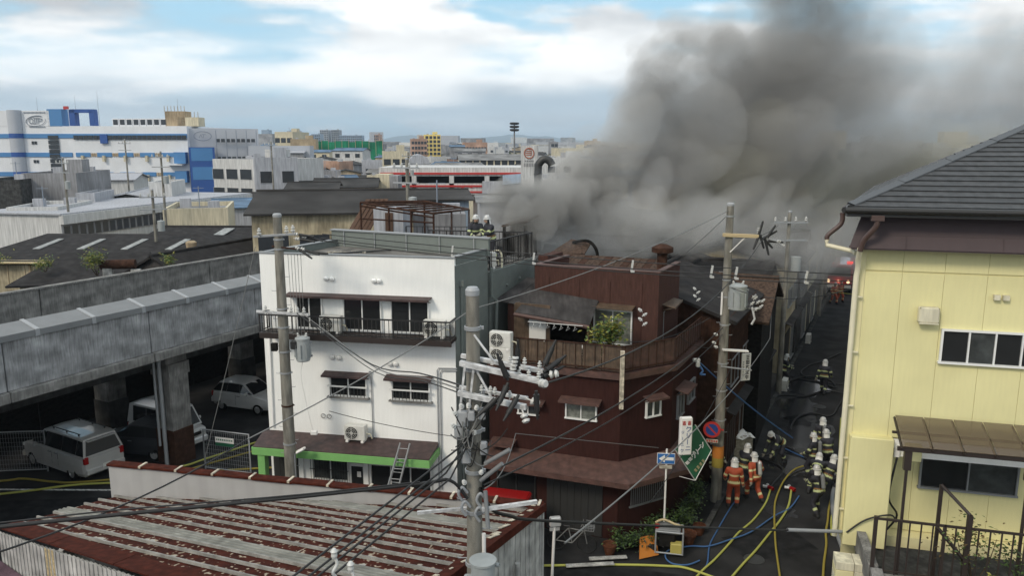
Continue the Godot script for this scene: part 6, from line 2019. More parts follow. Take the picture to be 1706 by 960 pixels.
func car(called: String, label: String, cat: String, at: Vector3, turn: float, p: Dictionary) -> Node3D:
	# x forward; the body is lofted from cross sections: [x, half width, y bottom, y shoulder], the cabin from [x, half width at sill, half width at roof, y roof]
	var t := thing(called, label, cat, at, turn)
	var b := B.new()
	var secs := []
	for s in p.body:
		var x: float = s[0]
		var w: float = s[1]
		var y0: float = s[2]
		var y1: float = s[3]
		secs.append([Vector3(x, y0, -w * 0.9), Vector3(x, y0 + 0.16, -w), Vector3(x, (y0 + y1) * 0.5 + 0.06, -w * 1.01), Vector3(x, y1 - 0.05, -w * 0.97), Vector3(x, y1, -w * 0.88), Vector3(x, y1 + 0.02, 0), Vector3(x, y1, w * 0.88), Vector3(x, y1 - 0.05, w * 0.97), Vector3(x, (y0 + y1) * 0.5 + 0.06, w * 1.01), Vector3(x, y0 + 0.16, w), Vector3(x, y0, w * 0.9)])
	hull(b, secs)
	part(t, "body", b, p.paint)
	b = B.new()
	secs = []
	for s in p.cabin:
		var x: float = s[0]
		var xr: float = s[1]
		secs.append([s[2], s[3], s[4], s[5], x, xr])
	# roof, pillars and glass, panel by panel
	var glass := B.new()
	var roof := B.new()
	for i in secs.size() - 1:
		var a: Array = secs[i]
		var c: Array = secs[i + 1]
		for sg in [-1.0, 1.0]:
			var q := [Vector3(a[4], a[2], sg * a[0]), Vector3(a[5], a[3], sg * a[1]), Vector3(c[5], c[3], sg * c[1]), Vector3(c[4], c[2], sg * c[0])]
			if sg < 0: b.quad(q[0], q[1], q[2], q[3])
			else: b.quad(q[3], q[2], q[1], q[0])
			if i in p.glass:
				var mid: Vector3 = (q[0] + q[1] + q[2] + q[3]) / 4
				var g := B.new()
				var n := Vector3(0, 0.12, sg).normalized() * 0.012
				var r := []
				for v in q:
					var e: Vector3 = v
					r.append(Vector3(mid.x + (e.x - mid.x) * 0.985, mid.y + (e.y - mid.y) * 0.8, mid.z + (e.z - mid.z) * 0.8) + n)
				if sg < 0: g.quad(r[0], r[1], r[2], r[3])
				else: g.quad(r[3], r[2], r[1], r[0])
				part(t, "side_window", g, M.glass_dark)
		roof.quad(Vector3(a[5], a[3], -a[1]), Vector3(c[5], c[3], -c[1]), Vector3(c[5], c[3] + 0.03, 0), Vector3(a[5], a[3] + 0.03, 0))
		roof.quad(Vector3(a[5], a[3] + 0.03, 0), Vector3(c[5], c[3] + 0.03, 0), Vector3(c[5], c[3], c[1]), Vector3(a[5], a[3], a[1]))
	part(t, "pillars", b, p.paint)
	part(t, "roof", roof, p.paint)
	for e in [0, secs.size() - 1]:
		var a: Array = secs[e]
		var sg := 1.0 if e == 0 else -1.0
		glass = B.new()
		var q := [Vector3(a[4], a[2], -a[0]), Vector3(a[5], a[3], -a[1]), Vector3(a[5], a[3] + 0.03, 0), Vector3(a[5], a[3], a[1]), Vector3(a[4], a[2], a[0])]
		b = B.new()
		for j in [1, 2, 3]:
			if sg > 0: b.tri(q[0], q[j + 1], q[j])
			else: b.tri(q[0], q[j], q[j + 1])
		var mid: Vector3 = (q[0] + q[1] + q[3] + q[4]) / 4
		var r := []
		for v in [q[0], q[1], q[3], q[4]]:
			r.append(mid + (v - mid) * Vector3(0.86, 0.84, 0.88) + Vector3(sg * 0.02, 0.008, 0))
		if sg > 0: glass.quad(r[3], r[2], r[1], r[0])
		else: glass.quad(r[0], r[1], r[2], r[3])
		var f := part(t, "windscreen_frame" if e == 0 else "tailgate", b, p.paint)
		part(f, "windscreen" if e == 0 else "rear_window", glass, M.glass_dark)
	for w in p.wheels:
		for sg in [-1.0, 1.0]: wheel(t, Vector3(w, p.r, sg * (p.half - 0.1)), p.r)
	var fx: float = p.body[0][0]
	var rx: float = p.body[-1][0]
	for sg in [-1.0, 1.0]:
		b = B.new()
		b.cbox(Vector3(fx - 0.08, p.lamp_y, sg * (p.half - 0.27)), Vector3(0.22, 0.16, 0.3), 0.03)
		part(t, "headlight", b, M.light_clear)
		b = B.new()
		b.cbox(Vector3(rx + 0.05, p.tail_y, sg * (p.half - 0.14)), Vector3(0.14, p.tail_h, 0.2), 0.03)
		part(t, "tail_light", b, M.light_red)
		b = B.new()
		b.cbox(Vector3(p.mirror, p.lamp_y + 0.35, sg * (p.half + 0.1)), Vector3(0.1, 0.14, 0.2), 0.03)
		part(t, "mirror", b, p.paint)
		for k in p.doors:
			b = B.new()
			b.box(Vector3(k, p.lamp_y + 0.16, sg * (p.half * 1.0)), Vector3(0.18, 0.03, 0.03))
			part(t, "door_handle", b, M.duct_grey)
			b = B.new()
			b.box(Vector3(k - 0.16, p.lamp_y - 0.05, sg * p.half * 1.003), Vector3(0.012, 0.55, 0.01))
			part(t, "door_seam", b, M.rubber)
		b = B.new()
		b.box(Vector3((p.wheels[0] + p.wheels[1]) / 2, 0.34, sg * p.half * 0.985), Vector3(absf(p.wheels[0] - p.wheels[1]) - 0.7, 0.1, 0.04))
		part(t, "sill", b, p.paint if p.has("plain") else M.alu)
	b = B.new()
	b.cbox(Vector3(rx - 0.02, 0.5, 0), Vector3(0.12, 0.24, p.half * 1.86), 0.04)
	part(t, "rear_bumper", b, p.paint)
	b = B.new()
	b.cbox(Vector3(fx + 0.0, 0.42, 0), Vector3(0.14, 0.26, p.half * 1.84), 0.05)
	part(t, "front_bumper", b, p.paint)
	b = B.new()
	b.box(Vector3(fx + 0.03, p.lamp_y - 0.04, 0), Vector3(0.06, 0.13, p.half * 0.9))
	part(t, "grille", b, M.rubber)
	b = B.new()
	b.box(Vector3(rx - 0.09, 0.62, 0), Vector3(0.015, 0.165, 0.33))
	part(t, "number_plate", b, M.plate)
	return t

func make_vehicles() -> void:
	var van := {"paint": M.car_silver, "body": [[2.35, 0.6, 0.36, 0.72], [2.25, 0.78, 0.28, 0.92], [1.9, 0.88, 0.24, 1.04], [1.2, 0.9, 0.24, 1.1], [0.0, 0.9, 0.24, 1.1], [-1.6, 0.9, 0.24, 1.1], [-2.2, 0.88, 0.28, 1.1], [-2.34, 0.82, 0.36, 1.05]],
		"cabin": [[1.45, 0.72, 0.84, 0.66, 1.1, 1.78], [0.5, 0.3, 0.87, 0.7, 1.1, 1.84], [-0.75, -0.8, 0.87, 0.71, 1.1, 1.85], [-1.75, -1.8, 0.87, 0.7, 1.1, 1.83], [-2.3, -2.1, 0.86, 0.68, 1.1, 1.8]], "glass": [0, 1, 2, 3],
		"wheels": [1.5, -1.4], "r": 0.34, "half": 0.9, "lamp_y": 0.82, "tail_y": 0.98, "tail_h": 0.3, "mirror": 0.95, "doors": [0.1, -0.35]}
	var t := car("minivan", "silver-white minivan with roof bars parked at the left under the elevated road", "minivan", Vector3(-17.75, 0, -29.6), 150, van)
	t.scale = Vector3(0.93, 0.95, 0.95)
	for s in [-0.55, 0.55]:
		var b := B.new()
		b.tube([Vector3(0.3, 1.93, s), Vector3(-1.7, 1.93, s)], 0.022, 6)
		for x in [0.2, -0.75, -1.6]: b.box(Vector3(x, 1.89, s), Vector3(0.08, 0.08, 0.03))
		part(t, "roof_bar", b, M.shutter)
	var b0 := B.new()
	b0.cbox(Vector3(-2.18, 1.72, 0), Vector3(0.2, 0.03, 1.2), 0.01)
	part(t, "spoiler", b0, M.car_silver)
	var kei := {"paint": M.car_white, "plain": 1, "body": [[1.66, 0.58, 0.36, 0.74], [1.56, 0.7, 0.28, 0.9], [1.2, 0.74, 0.24, 0.98], [0.4, 0.74, 0.24, 1.02], [-1.2, 0.74, 0.24, 1.02], [-1.6, 0.72, 0.3, 1.0], [-1.68, 0.68, 0.36, 0.95]],
		"cabin": [[1.35, 0.95, 0.7, 0.6, 0.98, 1.78], [0.55, 0.5, 0.72, 0.62, 1.02, 1.84], [-0.4, -0.42, 0.72, 0.62, 1.02, 1.85], [-1.25, -1.28, 0.72, 0.62, 1.02, 1.84], [-1.66, -1.56, 0.71, 0.6, 1.0, 1.8]], "glass": [0, 1, 2],
		"wheels": [1.08, -1.1], "r": 0.27, "half": 0.74, "lamp_y": 0.78, "tail_y": 0.8, "tail_h": 0.3, "mirror": 1.0, "doors": [0.3, -0.3]}
	car("small_van", "small white box van half hidden behind the near viaduct column", "van", Vector3(-14.95, 0, -32.0), -28, kei)
	var hatch := {"paint": M.car_white, "plain": 1, "body": [[1.72, 0.55, 0.34, 0.66], [1.6, 0.72, 0.28, 0.78], [1.1, 0.77, 0.24, 0.9], [0.5, 0.78, 0.24, 0.94], [-1.0, 0.78, 0.24, 0.96], [-1.5, 0.76, 0.28, 0.94], [-1.62, 0.7, 0.34, 0.86]],
		"cabin": [[0.85, 0.2, 0.74, 0.58, 0.93, 1.42], [0.1, 0.0, 0.75, 0.6, 0.95, 1.47], [-0.7, -0.65, 0.75, 0.6, 0.96, 1.47], [-1.52, -1.2, 0.73, 0.58, 0.95, 1.42]], "glass": [0, 1, 2],
		"wheels": [1.08, -1.05], "r": 0.28, "half": 0.78, "lamp_y": 0.68, "tail_y": 0.82, "tail_h": 0.26, "mirror": 0.55, "doors": [0.0]}
	car("hatchback", "small white hatchback parked deep under the elevated road", "car", Vector3(-13.0, 0, -36.7), -20, hatch)
	var dark: Dictionary = hatch.duplicate()
	dark.paint = M.car_dark
	car("dark_car", "dark car in the shade behind the silver minivan", "car", Vector3(-15.6, 0, -31.0), 170, dark)
	# small red fire engine whose top shows over the shed's parapet
	t = thing("fire_engine", "small red fire engine standing before the dark shop, only its top visible", "fire engine", Vector3(-0.65, 0, -21.6), 75)
	var b := B.new()
	b.cbox(Vector3(0, 0.95, 0), Vector3(4.2, 1.0, 1.7), 0.08)
	part(t, "body", b, M.car_red)
	b = B.new()
	b.cbox(Vector3(-1.1, 1.75, 0), Vector3(1.5, 0.75, 1.6), 0.14)
	var cab := part(t, "cab", b, M.car_red)
	b = B.new()
	b.box(Vector3(-1.1, 1.78, 0), Vector3(1.2, 0.38, 1.615))
	b.box(Vector3(-1.1, 1.78, 0), Vector3(1.515, 0.38, 1.3))
	part(cab, "window", b, M.glass_dark)
	b = B.new()
	b.cbox(Vector3(0.9, 1.62, 0), Vector3(2.3, 0.45, 1.6), 0.06)
	part(t, "equipment_box", b, M.car_red)
	b = B.new()
	b.cbox(Vector3(-1.2, 2.18, 0.2), Vector3(0.26, 0.1, 0.9), 0.04)
	part(t, "warning_light", b, M.porcelain)
	b = B.new()
	b.cbox(Vector3(0.6, 1.92, 0.4), Vector3(0.6, 0.16, 0.5), 0.04)
	part(t, "hose_reel", b, M.duct_light)
	b = B.new()
	b.tube([Vector3(0.1, 2.0, 0), Vector3(0.1, 2.3, 0)], 0.08, 10, 0.12)
	part(t, "lamp", b, M.alu)
	for x in [-1.3, 1.3]:
		for z in [-0.8, 0.8]: wheel(t, Vector3(x, 0.36, z), 0.36)
	# fire engine far up the street
	t = thing("fire_engine", "distant red fire engine with lit lamps at the end of the street", "fire engine", Vector3(29.3, 0, -68.4), -116)
	b = B.new()
	b.cbox(Vector3(-2.2, 1.5, 0), Vector3(4.4, 2.0, 2.2), 0.08)
	part(t, "body", b, M.car_red)
	b = B.new()
	b.cbox(Vector3(0.75, 1.55, 0), Vector3(1.7, 2.1, 2.2), 0.12)
	cab = part(t, "cab", b, M.car_red)
	b = B.new()
	b.box(Vector3(0.8, 1.95, 0), Vector3(1.74, 0.75, 1.9))
	part(cab, "windscreen", b, M.glass_dim)
	b = B.new()
	b.box(Vector3(0.8, 0.7, 0), Vector3(1.76, 0.35, 2.1))
	part(cab, "bumper", b, M.alu_white)
	for z in [-0.8, 0.8]:
		b = B.new()
		b.lathe([[0, 0], [0.14, 0.0], [0.12, 0.05], [0, 0.06]], Vector3(1.62, 1.1, z), Basis(Vector3.BACK, -PI / 2), 12)
		part(t, "headlight", b, M.headlamp)
		b = B.new()
		b.cbox(Vector3(0.7, 2.7, z), Vector3(0.25, 0.18, 0.5), 0.05)
		part(t, "beacon_light", b, M.beacon)
	for x in [0.6, -3.0]:
		for z in [-0.95, 0.95]: wheel(t, Vector3(x, 0.45, z), 0.45)
	for k in 2:
		var l := OmniLight3D.new()
		l.name = "headlamp_light" if k == 0 else "beacon_light"
		l.light_color = Color(1, 0.85, 0.65) if k == 0 else Color(1, 0.25, 0.2)
		l.light_energy = 0.12
		l.light_size = 0.12
		l.omni_range = 60.0
		l.omni_attenuation = 2.0
		l.shadow_enabled = true
		l.position = Vector3(1.85, 1.1, 0) if k == 0 else Vector3(0.7, 2.95, 0)
		t.add_child(l)

# ---------------------------------------------------------------- people

func smin(a: float, b: float, k: float) -> float:
	var h := maxf(k - absf(a - b), 0.0) / k
	return minf(a, b) - h * h * k * 0.25

func nets(out: B, bones: Array, cell: float, blend: float, tint: Callable) -> void:
	# surface nets over a field of tapered capsules: bones are [a, b, ra, rb, tag]
	var lo := Vector3(1e9, 1e9, 1e9)
	var hi := -lo
	for q in bones:
		var r: float = maxf(q[2], q[3]) + cell * 3
		for p in [q[0], q[1]]:
			lo = lo.min(p - Vector3(r, r, r)); hi = hi.max(p + Vector3(r, r, r))
	var nx := int((hi.x - lo.x) / cell) + 2
	var ny := int((hi.y - lo.y) / cell) + 2
	var nz := int((hi.z - lo.z) / cell) + 2
	var f := PackedFloat32Array()
	f.resize(nx * ny * nz)
	f.fill(1.0)
	for q in bones:
		var a: Vector3 = q[0]
		var b: Vector3 = q[1]
		var ba := b - a
		var bb := maxf(ba.length_squared(), 1e-8)
		var ra: float = q[2]
		var rb: float = q[3]
		var m := maxf(ra, rb) + blend + cell * 2
		var i0 := ((a.min(b) - Vector3(m, m, m) - lo) / cell).floor()
		var i1 := ((a.max(b) + Vector3(m, m, m) - lo) / cell).ceil()
		for z in range(maxi(0, int(i0.z)), mini(nz, int(i1.z) + 1)):
			for y in range(maxi(0, int(i0.y)), mini(ny, int(i1.y) + 1)):
				var row := (z * ny + y) * nx
				for x in range(maxi(0, int(i0.x)), mini(nx, int(i1.x) + 1)):
					var pa := lo + Vector3(x, y, z) * cell - a
					var h := clampf(pa.dot(ba) / bb, 0.0, 1.0)
					var d := (pa - ba * h).length() - lerpf(ra, rb, h)
					var o := f[row + x]
					f[row + x] = smin(o, d, blend) if o < 0.9 else d
	var idx := {}
	var vs := PackedVector3Array()
	for z in nz - 1:
		for y in ny - 1:
			var r00 := (z * ny + y) * nx
			for x in nx - 1:
				var k := r00 + x
				var c := [f[k], f[k + 1], f[k + nx], f[k + nx + 1], f[k + nx * ny], f[k + nx * ny + 1], f[k + nx * ny + nx], f[k + nx * ny + nx + 1]]
				var neg := 0
				for v in c: neg += 1 if v < 0 else 0
				if neg == 0 or neg == 8: continue
				var s := Vector3()
				var n := 0
				for e in [[0, 1], [2, 3], [4, 5], [6, 7], [0, 2], [1, 3], [4, 6], [5, 7], [0, 4], [1, 5], [2, 6], [3, 7]]:
					var u: float = c[e[0]]
					var w: float = c[e[1]]
					if (u < 0) != (w < 0):
						var t := u / (u - w)
						var p := Vector3(e[0] & 1, (e[0] >> 1) & 1, e[0] >> 2)
						s += p.lerp(Vector3(e[1] & 1, (e[1] >> 1) & 1, e[1] >> 2), t)
						n += 1
				idx[k] = vs.size()
				vs.append(lo + (Vector3(x, y, z) + s / n) * cell)
	var ns := PackedVector3Array()
	ns.resize(vs.size())
	var qs := []
	for k in idx:
		var x: int = k % nx
		var y: int = (k / nx) % ny
		var z: int = k / (nx * ny)
		for ax in 3:
			var st: int = [1, nx, nx * ny][ax]
			var o1: int = [nx, nx * ny, 1][ax]
			var o2: int = [nx * ny, 1, nx][ax]
			if not (f[k] < 0) != not (f[k + st] < 0):
				var q := [k, k - o1, k - o1 - o2, k - o2]
				if not (idx.has(q[1]) and idx.has(q[2]) and idx.has(q[3])): continue
				if f[k] < 0: q.reverse()
				qs.append([idx[q[0]], idx[q[1]], idx[q[2]], idx[q[3]]])
	for q in qs:
		var n := (vs[q[2]] - vs[q[0]]).cross(vs[q[1]] - vs[q[3]])
		for i in q: ns[i] += n
	var cs := PackedColorArray()
	for p in vs: cs.append(tint.call(p))
	for q in qs:
		for tr in [[0, 1, 2], [0, 2, 3]]:
			for i in tr:
				out.v.append(vs[q[i]]); out.n.append(ns[q[i]].normalized()); out.uv.append(Vector2()); out.col.append(cs[q[i]])

func joint(a: Vector3, b: Vector3, l1: float, l2: float, bend: Vector3) -> Vector3:
	# elbow or knee between a and b, bent towards bend
	var d := b - a
	var L := minf(d.length(), (l1 + l2) * 0.999)
	var n := d.normalized()
	var x := (l1 * l1 - l2 * l2 + L * L) / (2 * L)
	var h := sqrt(maxf(l1 * l1 - x * x, 0.0))
	return a + n * x + (bend - n * bend.dot(n)).normalized() * h

func person_mesh(pose: Dictionary, suit: Color, stripe: Color) -> Array:
	# faces +z; returns [body mesh, head transform, back transform]
	var hip: Vector3 = pose.hip
	var lean: float = pose.lean
	var tb := Basis(Vector3.UP, pose.get("twist", 0.0)) * Basis(Vector3.RIGHT, lean)
	var chest := hip + tb * Vector3(0, 0.36, 0.0)
	var neck := hip + tb * Vector3(0, 0.56, 0.01)
	var head := neck + Basis(Vector3.RIGHT, pose.get("nod", lean * 0.5)) * Vector3(0, 0.17, 0.03)
	var bones := []
	bones.append([hip + tb * Vector3(-0.07, 0.0, 0), hip + tb * Vector3(0.07, 0, 0), 0.15, 0.15, "hips"])
	bones.append([hip + tb * Vector3(0, 0.05, 0), chest, 0.165, 0.175, "torso"])
	bones.append([chest + tb * Vector3(-0.13, 0.08, 0), chest + tb * Vector3(0.13, 0.08, 0), 0.12, 0.12, "torso"])
	bones.append([neck + tb * Vector3(0, -0.06, 0), neck.lerp(head, 0.5), 0.075, 0.07, "neck"])
	bones.append([head + Vector3(0, -0.03, 0.012), head + Vector3(0, 0.04, -0.01), 0.092, 0.098, "head"])
	bones.append([head + Vector3(0, -0.02, 0.09), head + Vector3(0, -0.035, 0.115), 0.014, 0.018, "head"])
	for s in [0, 1]:
		var sg := -1.0 if s == 0 else 1.0
		var sh := chest + tb * Vector3(sg * 0.21, 0.12, 0)
		var hand: Vector3 = pose.hands[s]
		var el := joint(sh, hand, 0.29, 0.27, Vector3(sg * 0.5, -0.5, -0.6))
		bones.append([sh, el, 0.088, 0.07, "arm"])
		bones.append([el, hand, 0.07, 0.055, "arm"])
		var d := (hand - el).normalized()
		bones.append([hand, hand + d * 0.09, 0.045, 0.05, "glove"])
		var foot: Vector3 = pose.feet[s]
		var hp := hip + tb * Vector3(sg * 0.1, -0.04, 0)
		var kn := joint(hp, foot + Vector3(0, 0.09, 0), 0.45, 0.44, Vector3(sg * 0.15, 0, 1))
		bones.append([hp, kn, 0.118, 0.085, "leg"])
		bones.append([kn, foot + Vector3(0, 0.3, 0) * 1.0 if false else kn.lerp(foot + Vector3(0, 0.09, 0), 0.72), 0.088, 0.082, "leg"])
		bones.append([kn.lerp(foot + Vector3(0, 0.09, 0), 0.7), foot + Vector3(0, 0.08, 0), 0.066, 0.06, "boot"])
		bones.append([foot + Vector3(0, 0.055, -0.03), foot + Vector3(sg * 0.02, 0.045, 0.17), 0.056, 0.048, "boot"])
	var tint := func(p: Vector3) -> Color:
		var best := 1e9
		var who := ""
		var at := 0.0
		for q in bones:
			var a: Vector3 = q[0]
			var ba: Vector3 = q[1] - a
			var h := clampf((p - a).dot(ba) / maxf(ba.length_squared(), 1e-8), 0, 1)
			var d := (p - a - ba * h).length() - lerpf(q[2], q[3], h)
			if d < best:
				best = d; who = q[4]; at = h
		if who == "head": return Color(0.36, 0.22, 0.16) if (p - head).z > 0.02 and (p - head).y > -0.1 else Color(0.03, 0.03, 0.035)
		if who == "neck": return Color(0.03, 0.03, 0.035)
		if who == "glove": return Color(0.3, 0.28, 0.22)
		if who == "boot": return Color(0.012, 0.012, 0.012)
		if who == "arm" and at > 0.62 and at < 0.86: return stripe
		if who == "leg" and at > 0.55 and at < 0.8 and p.y < 0.5 * hip.y: return stripe
		var y := (tb.inverse() * (p - hip)).y
		if who in ["torso", "hips"]:
			if y > 0.0 and y < 0.075: return stripe
			if y > 0.27 and y < 0.33: return stripe
			if y > 0.09 and y < 0.13: return Color(0.25, 0.12, 0.03)
		return suit
	var b := B.new()
	b.colored = true
	nets(b, bones, 0.03, 0.045, tint)
	# fingers: four of unequal length and a thumb from the side of the palm
	b.c = Color(0.3, 0.28, 0.22)
	for s in [0, 1]:
		var sg := -1.0 if s == 0 else 1.0
		var hand: Vector3 = pose.hands[s]
		var sh := chest + tb * Vector3(sg * 0.21, 0.12, 0)
		var d := (hand - joint(sh, hand, 0.29, 0.27, Vector3(sg * 0.5, -0.5, -0.6))).normalized()
		var w := d.cross(Vector3(0.2, 0.4, 1)).normalized()
		var u := w.cross(d)
		for k in 4:
			var o := hand + d * 0.1 + w * (k - 1.5) * 0.022
			var l: float = [0.06, 0.075, 0.07, 0.05][k]
			b.tube([o, o + d * l * 0.6 + u * 0.005, o + d * l + u * l * 0.5, o + d * l * 0.8 + u * l * 0.9], 0.011, 5, 0.008)
		var th := hand + d * 0.03 + w * 0.045
		b.tube([th, th + w * 0.03 + d * 0.03, th + w * 0.03 + d * 0.06 + u * 0.02], 0.013, 5, 0.009)
	# eyes and mouth
	b.c = Color(0.02, 0.015, 0.012)
	for e in [-0.032, 0.032]: b.box(head + Vector3(e, 0.0, 0.098), Vector3(0.022, 0.01, 0.012))
	b.box(head + Vector3(0, -0.065, 0.098), Vector3(0.04, 0.008, 0.012))
	return [b.mesh(), Transform3D(Basis(Vector3.RIGHT, pose.get("nod", lean * 0.5) * 0.7), head), Transform3D(tb, chest)]

var bodies := {}

func person(label: String, pose_name: String, look: String, at: Vector3, turn: float, tank := true, helmet := "white", cat := "firefighter") -> Node3D:
	var poses := {
		"stand": {"hip": Vector3(0, 0.94, 0), "lean": 0.08, "hands": [Vector3(-0.32, 0.85, 0.16), Vector3(0.3, 0.95, 0.25)], "feet": [Vector3(-0.14, 0, 0.02), Vector3(0.15, 0, -0.06)], "nod": 0.25},
		"hold": {"hip": Vector3(0, 0.9, 0), "lean": 0.22, "hands": [Vector3(-0.16, 1.02, 0.42), Vector3(0.12, 1.08, 0.5)], "feet": [Vector3(-0.17, 0, 0.18), Vector3(0.17, 0, -0.2)], "nod": 0.2},
		"bend": {"hip": Vector3(0, 0.84, -0.12), "lean": 1.05, "hands": [Vector3(-0.2, 0.42, 0.62), Vector3(0.18, 0.5, 0.6)], "feet": [Vector3(-0.18, 0, 0.12), Vector3(0.2, 0, -0.22)], "nod": 0.7},
		"walk": {"hip": Vector3(0, 0.92, 0), "lean": 0.14, "hands": [Vector3(-0.34, 0.92, 0.22), Vector3(0.34, 0.86, -0.14)], "feet": [Vector3(-0.1, 0.02, -0.3), Vector3(0.1, 0, 0.28)], "nod": 0.1},
		"crouch": {"hip": Vector3(0, 0.55, -0.1), "lean": 0.5, "hands": [Vector3(-0.16, 0.55, 0.42), Vector3(0.14, 0.6, 0.48)], "feet": [Vector3(-0.16, 0, 0.18), Vector3(0.16, 0, -0.12)], "nod": 0.3},
		"point": {"hip": Vector3(0, 0.94, 0), "lean": 0.05, "hands": [Vector3(-0.55, 1.35, 0.35), Vector3(0.26, 1.0, 0.28)], "feet": [Vector3(-0.16, 0, 0.0), Vector3(0.15, 0, 0.06)], "nod": 0.05},
	}
	var key := pose_name + look
	if not bodies.has(key):
		var suit := Color(0.02, 0.022, 0.028)
		var st := Color(0.45, 0.5, 0.25)
		if look == "orange":
			suit = Color(0.36, 0.065, 0.025); st = Color(0.62, 0.58, 0.3)
		elif look == "blue":
			suit = Color(0.06, 0.09, 0.16); st = Color(0.06, 0.09, 0.16)
		bodies[key] = person_mesh(poses[pose_name], suit, st)
	var q: Array = bodies[key]
	var t := thing("firefighter" if cat == "firefighter" else "person", label, cat, at, turn)
	part_mesh(t, "body", q[0], M.suit)
	if helmet:
		var b := B.new()
		b.lathe([[0.145, 0.0], [0.15, 0.015], [0.122, 0.03], [0.118, 0.08], [0.09, 0.135], [0.04, 0.16], [0, 0.165]], Vector3(0, 0.025, -0.01), Basis(Vector3.RIGHT, -0.08), 16)
		b.box(Vector3(0, 0.13, -0.01), Vector3(0.02, 0.09, 0.22))
		var h := part(t, "helmet", b, M.helmet if helmet == "white" else M.hose_yellow)
		h.transform = q[1]
		b = B.new()
		b.lathe([[0.125, -0.13], [0.135, 0.02]], Vector3(0, 0.02, -0.02), Basis(), 14)
		var cape := B.new()
		for i in 8:
			var a0 := PI * 0.08 + PI * 0.84 * i / 8 + PI
			var a1 := PI * 0.08 + PI * 0.84 * (i + 1) / 8 + PI
			cape.quad(Vector3(cos(a0) * 0.14, -0.16, sin(a0) * 0.14), Vector3(cos(a0) * 0.125, 0.04, sin(a0) * 0.125), Vector3(cos(a1) * 0.125, 0.04, sin(a1) * 0.125), Vector3(cos(a1) * 0.14, -0.16, sin(a1) * 0.14))
		var c := part(h, "neck_cape", cape, M.alu_white if helmet == "white" else M.cable)
	if tank:
		var b := B.new()
		b.lathe([[0, -0.26], [0.05, -0.25], [0.075, -0.2], [0.075, 0.2], [0.05, 0.25], [0.02, 0.27], [0.02, 0.3], [0, 0.3]], Vector3(0, 0.0, -0.24), Basis(), 12)
		var k := part(t, "air_cylinder", b, M.alu if look == "orange" else M.duct_grey)
		k.transform = q[2]
		b = B.new()
		b.box(Vector3(0, 0.0, -0.18), Vector3(0.24, 0.42, 0.03))
		part(k, "harness", b, M.rubber)
	return t

func make_people() -> void:
	person("firefighter in orange suit with back turned, left of the orange pair by the right pole", "stand", "orange", Vector3(7.93, 0, -26.0), 165, false)
	person("firefighter in orange suit with a grey air cylinder, right of the orange pair", "walk", "orange", Vector3(8.88, 0, -26.55), 205)
	person("dark-suited firefighter standing between the two orange-suited ones", "hold", "navy", Vector3(8.7, 0, -27.5), 120, false)
	person("dark-suited firefighter facing the right pole behind its striped sleeve", "stand", "navy", Vector3(7.75, 0, -28.1), 30, false)
	person("dark-suited firefighter bending low in the middle of the street", "bend", "navy", Vector3(10.95, 0, -30.1), -60, false)
	person("firefighter nearest to the camera in the huddle by the yellow house, holding the hose", "hold", "navy", Vector3(10.75, 0, -25.4), 200)
	person("firefighter in the huddle bending over the hose, behind the nearest one", "bend", "navy", Vector3(11.35, 0, -27.2), 150, false)
	person("firefighter at the left of the huddle with a raised arm", "point", "navy", Vector3(11.75, 0, -28.5), 220)
	person("firefighter at the right of the huddle beside the yellow downpipe", "hold", "navy", Vector3(12.45, 0, -28.9), 190, false)
	person("firefighter at the back of the huddle, tallest against the wet road", "stand", "navy", Vector3(12.75, 0, -30.2), 170)
	person("firefighter crouching in the middle of the huddle", "crouch", "navy", Vector3(11.9, 0, -27.4), 120, false)
	person("firefighter standing alone on the wet road inside the loop of black hose", "walk", "navy", Vector3(16.3, 0, -39.0), 150, false)
	person("firefighter beside the orange crates left of the wet road", "hold", "navy", Vector3(14.6, 0, -40.3), 100)
	person("second firefighter beside the orange crates, stooping to the doorway", "bend", "navy", Vector3(14.1, 0, -41.5), -20, false)
	person("firefighter farther up the street by the dark doorway", "stand", "navy", Vector3(15.6, 0, -44.5), 10)
	person("firefighter far up on the right edge of the street near the yellow corner", "crouch", "navy", Vector3(22.2, 0, -48.2), 160, false)
	person("left one of two firefighters in orange walking far down the street", "walk", "orange", Vector3(26.4, 0, -62.5), 20, false, "white")
	person("right one of two firefighters in orange walking far down the street", "walk", "orange", Vector3(27.3, 0, -63.4), 10, false, "")
	person("onlooker in blue trousers far left of the fire engine", "stand", "blue", Vector3(26.2, 0, -66.9), 200, false, "", "person")
	person("onlooker beside the left kerb far down the street", "walk", "blue", Vector3(25.3, 0, -66.0), 160, false, "", "person")
	# the two on the roof terrace
	person("firefighter on the roof terrace at left, upright in a white helmet", "hold", "navy", Vector3(-1.42, 8.44, -29.6), 15, true)
	person("firefighter on the roof terrace at right, leaning over a coil of hose", "hold", "navy", Vector3(-0.78, 8.44, -29.3), -60, false)

func hose(label: String, pts: Array, r: float, m: Material, y := 0.0) -> void:
	var q := []
	for p in pts: q.append(Vector3(p.x, y + r + 0.008, p.y))
	var b := B.new()
	b.tube(spline(q, 7), r * 0.85, 8)
	single("fire_hose", label, "hose", b, m, "fire hoses on the road")

func V(x: float, y: float) -> Vector2:
	return Vector2(x, y)

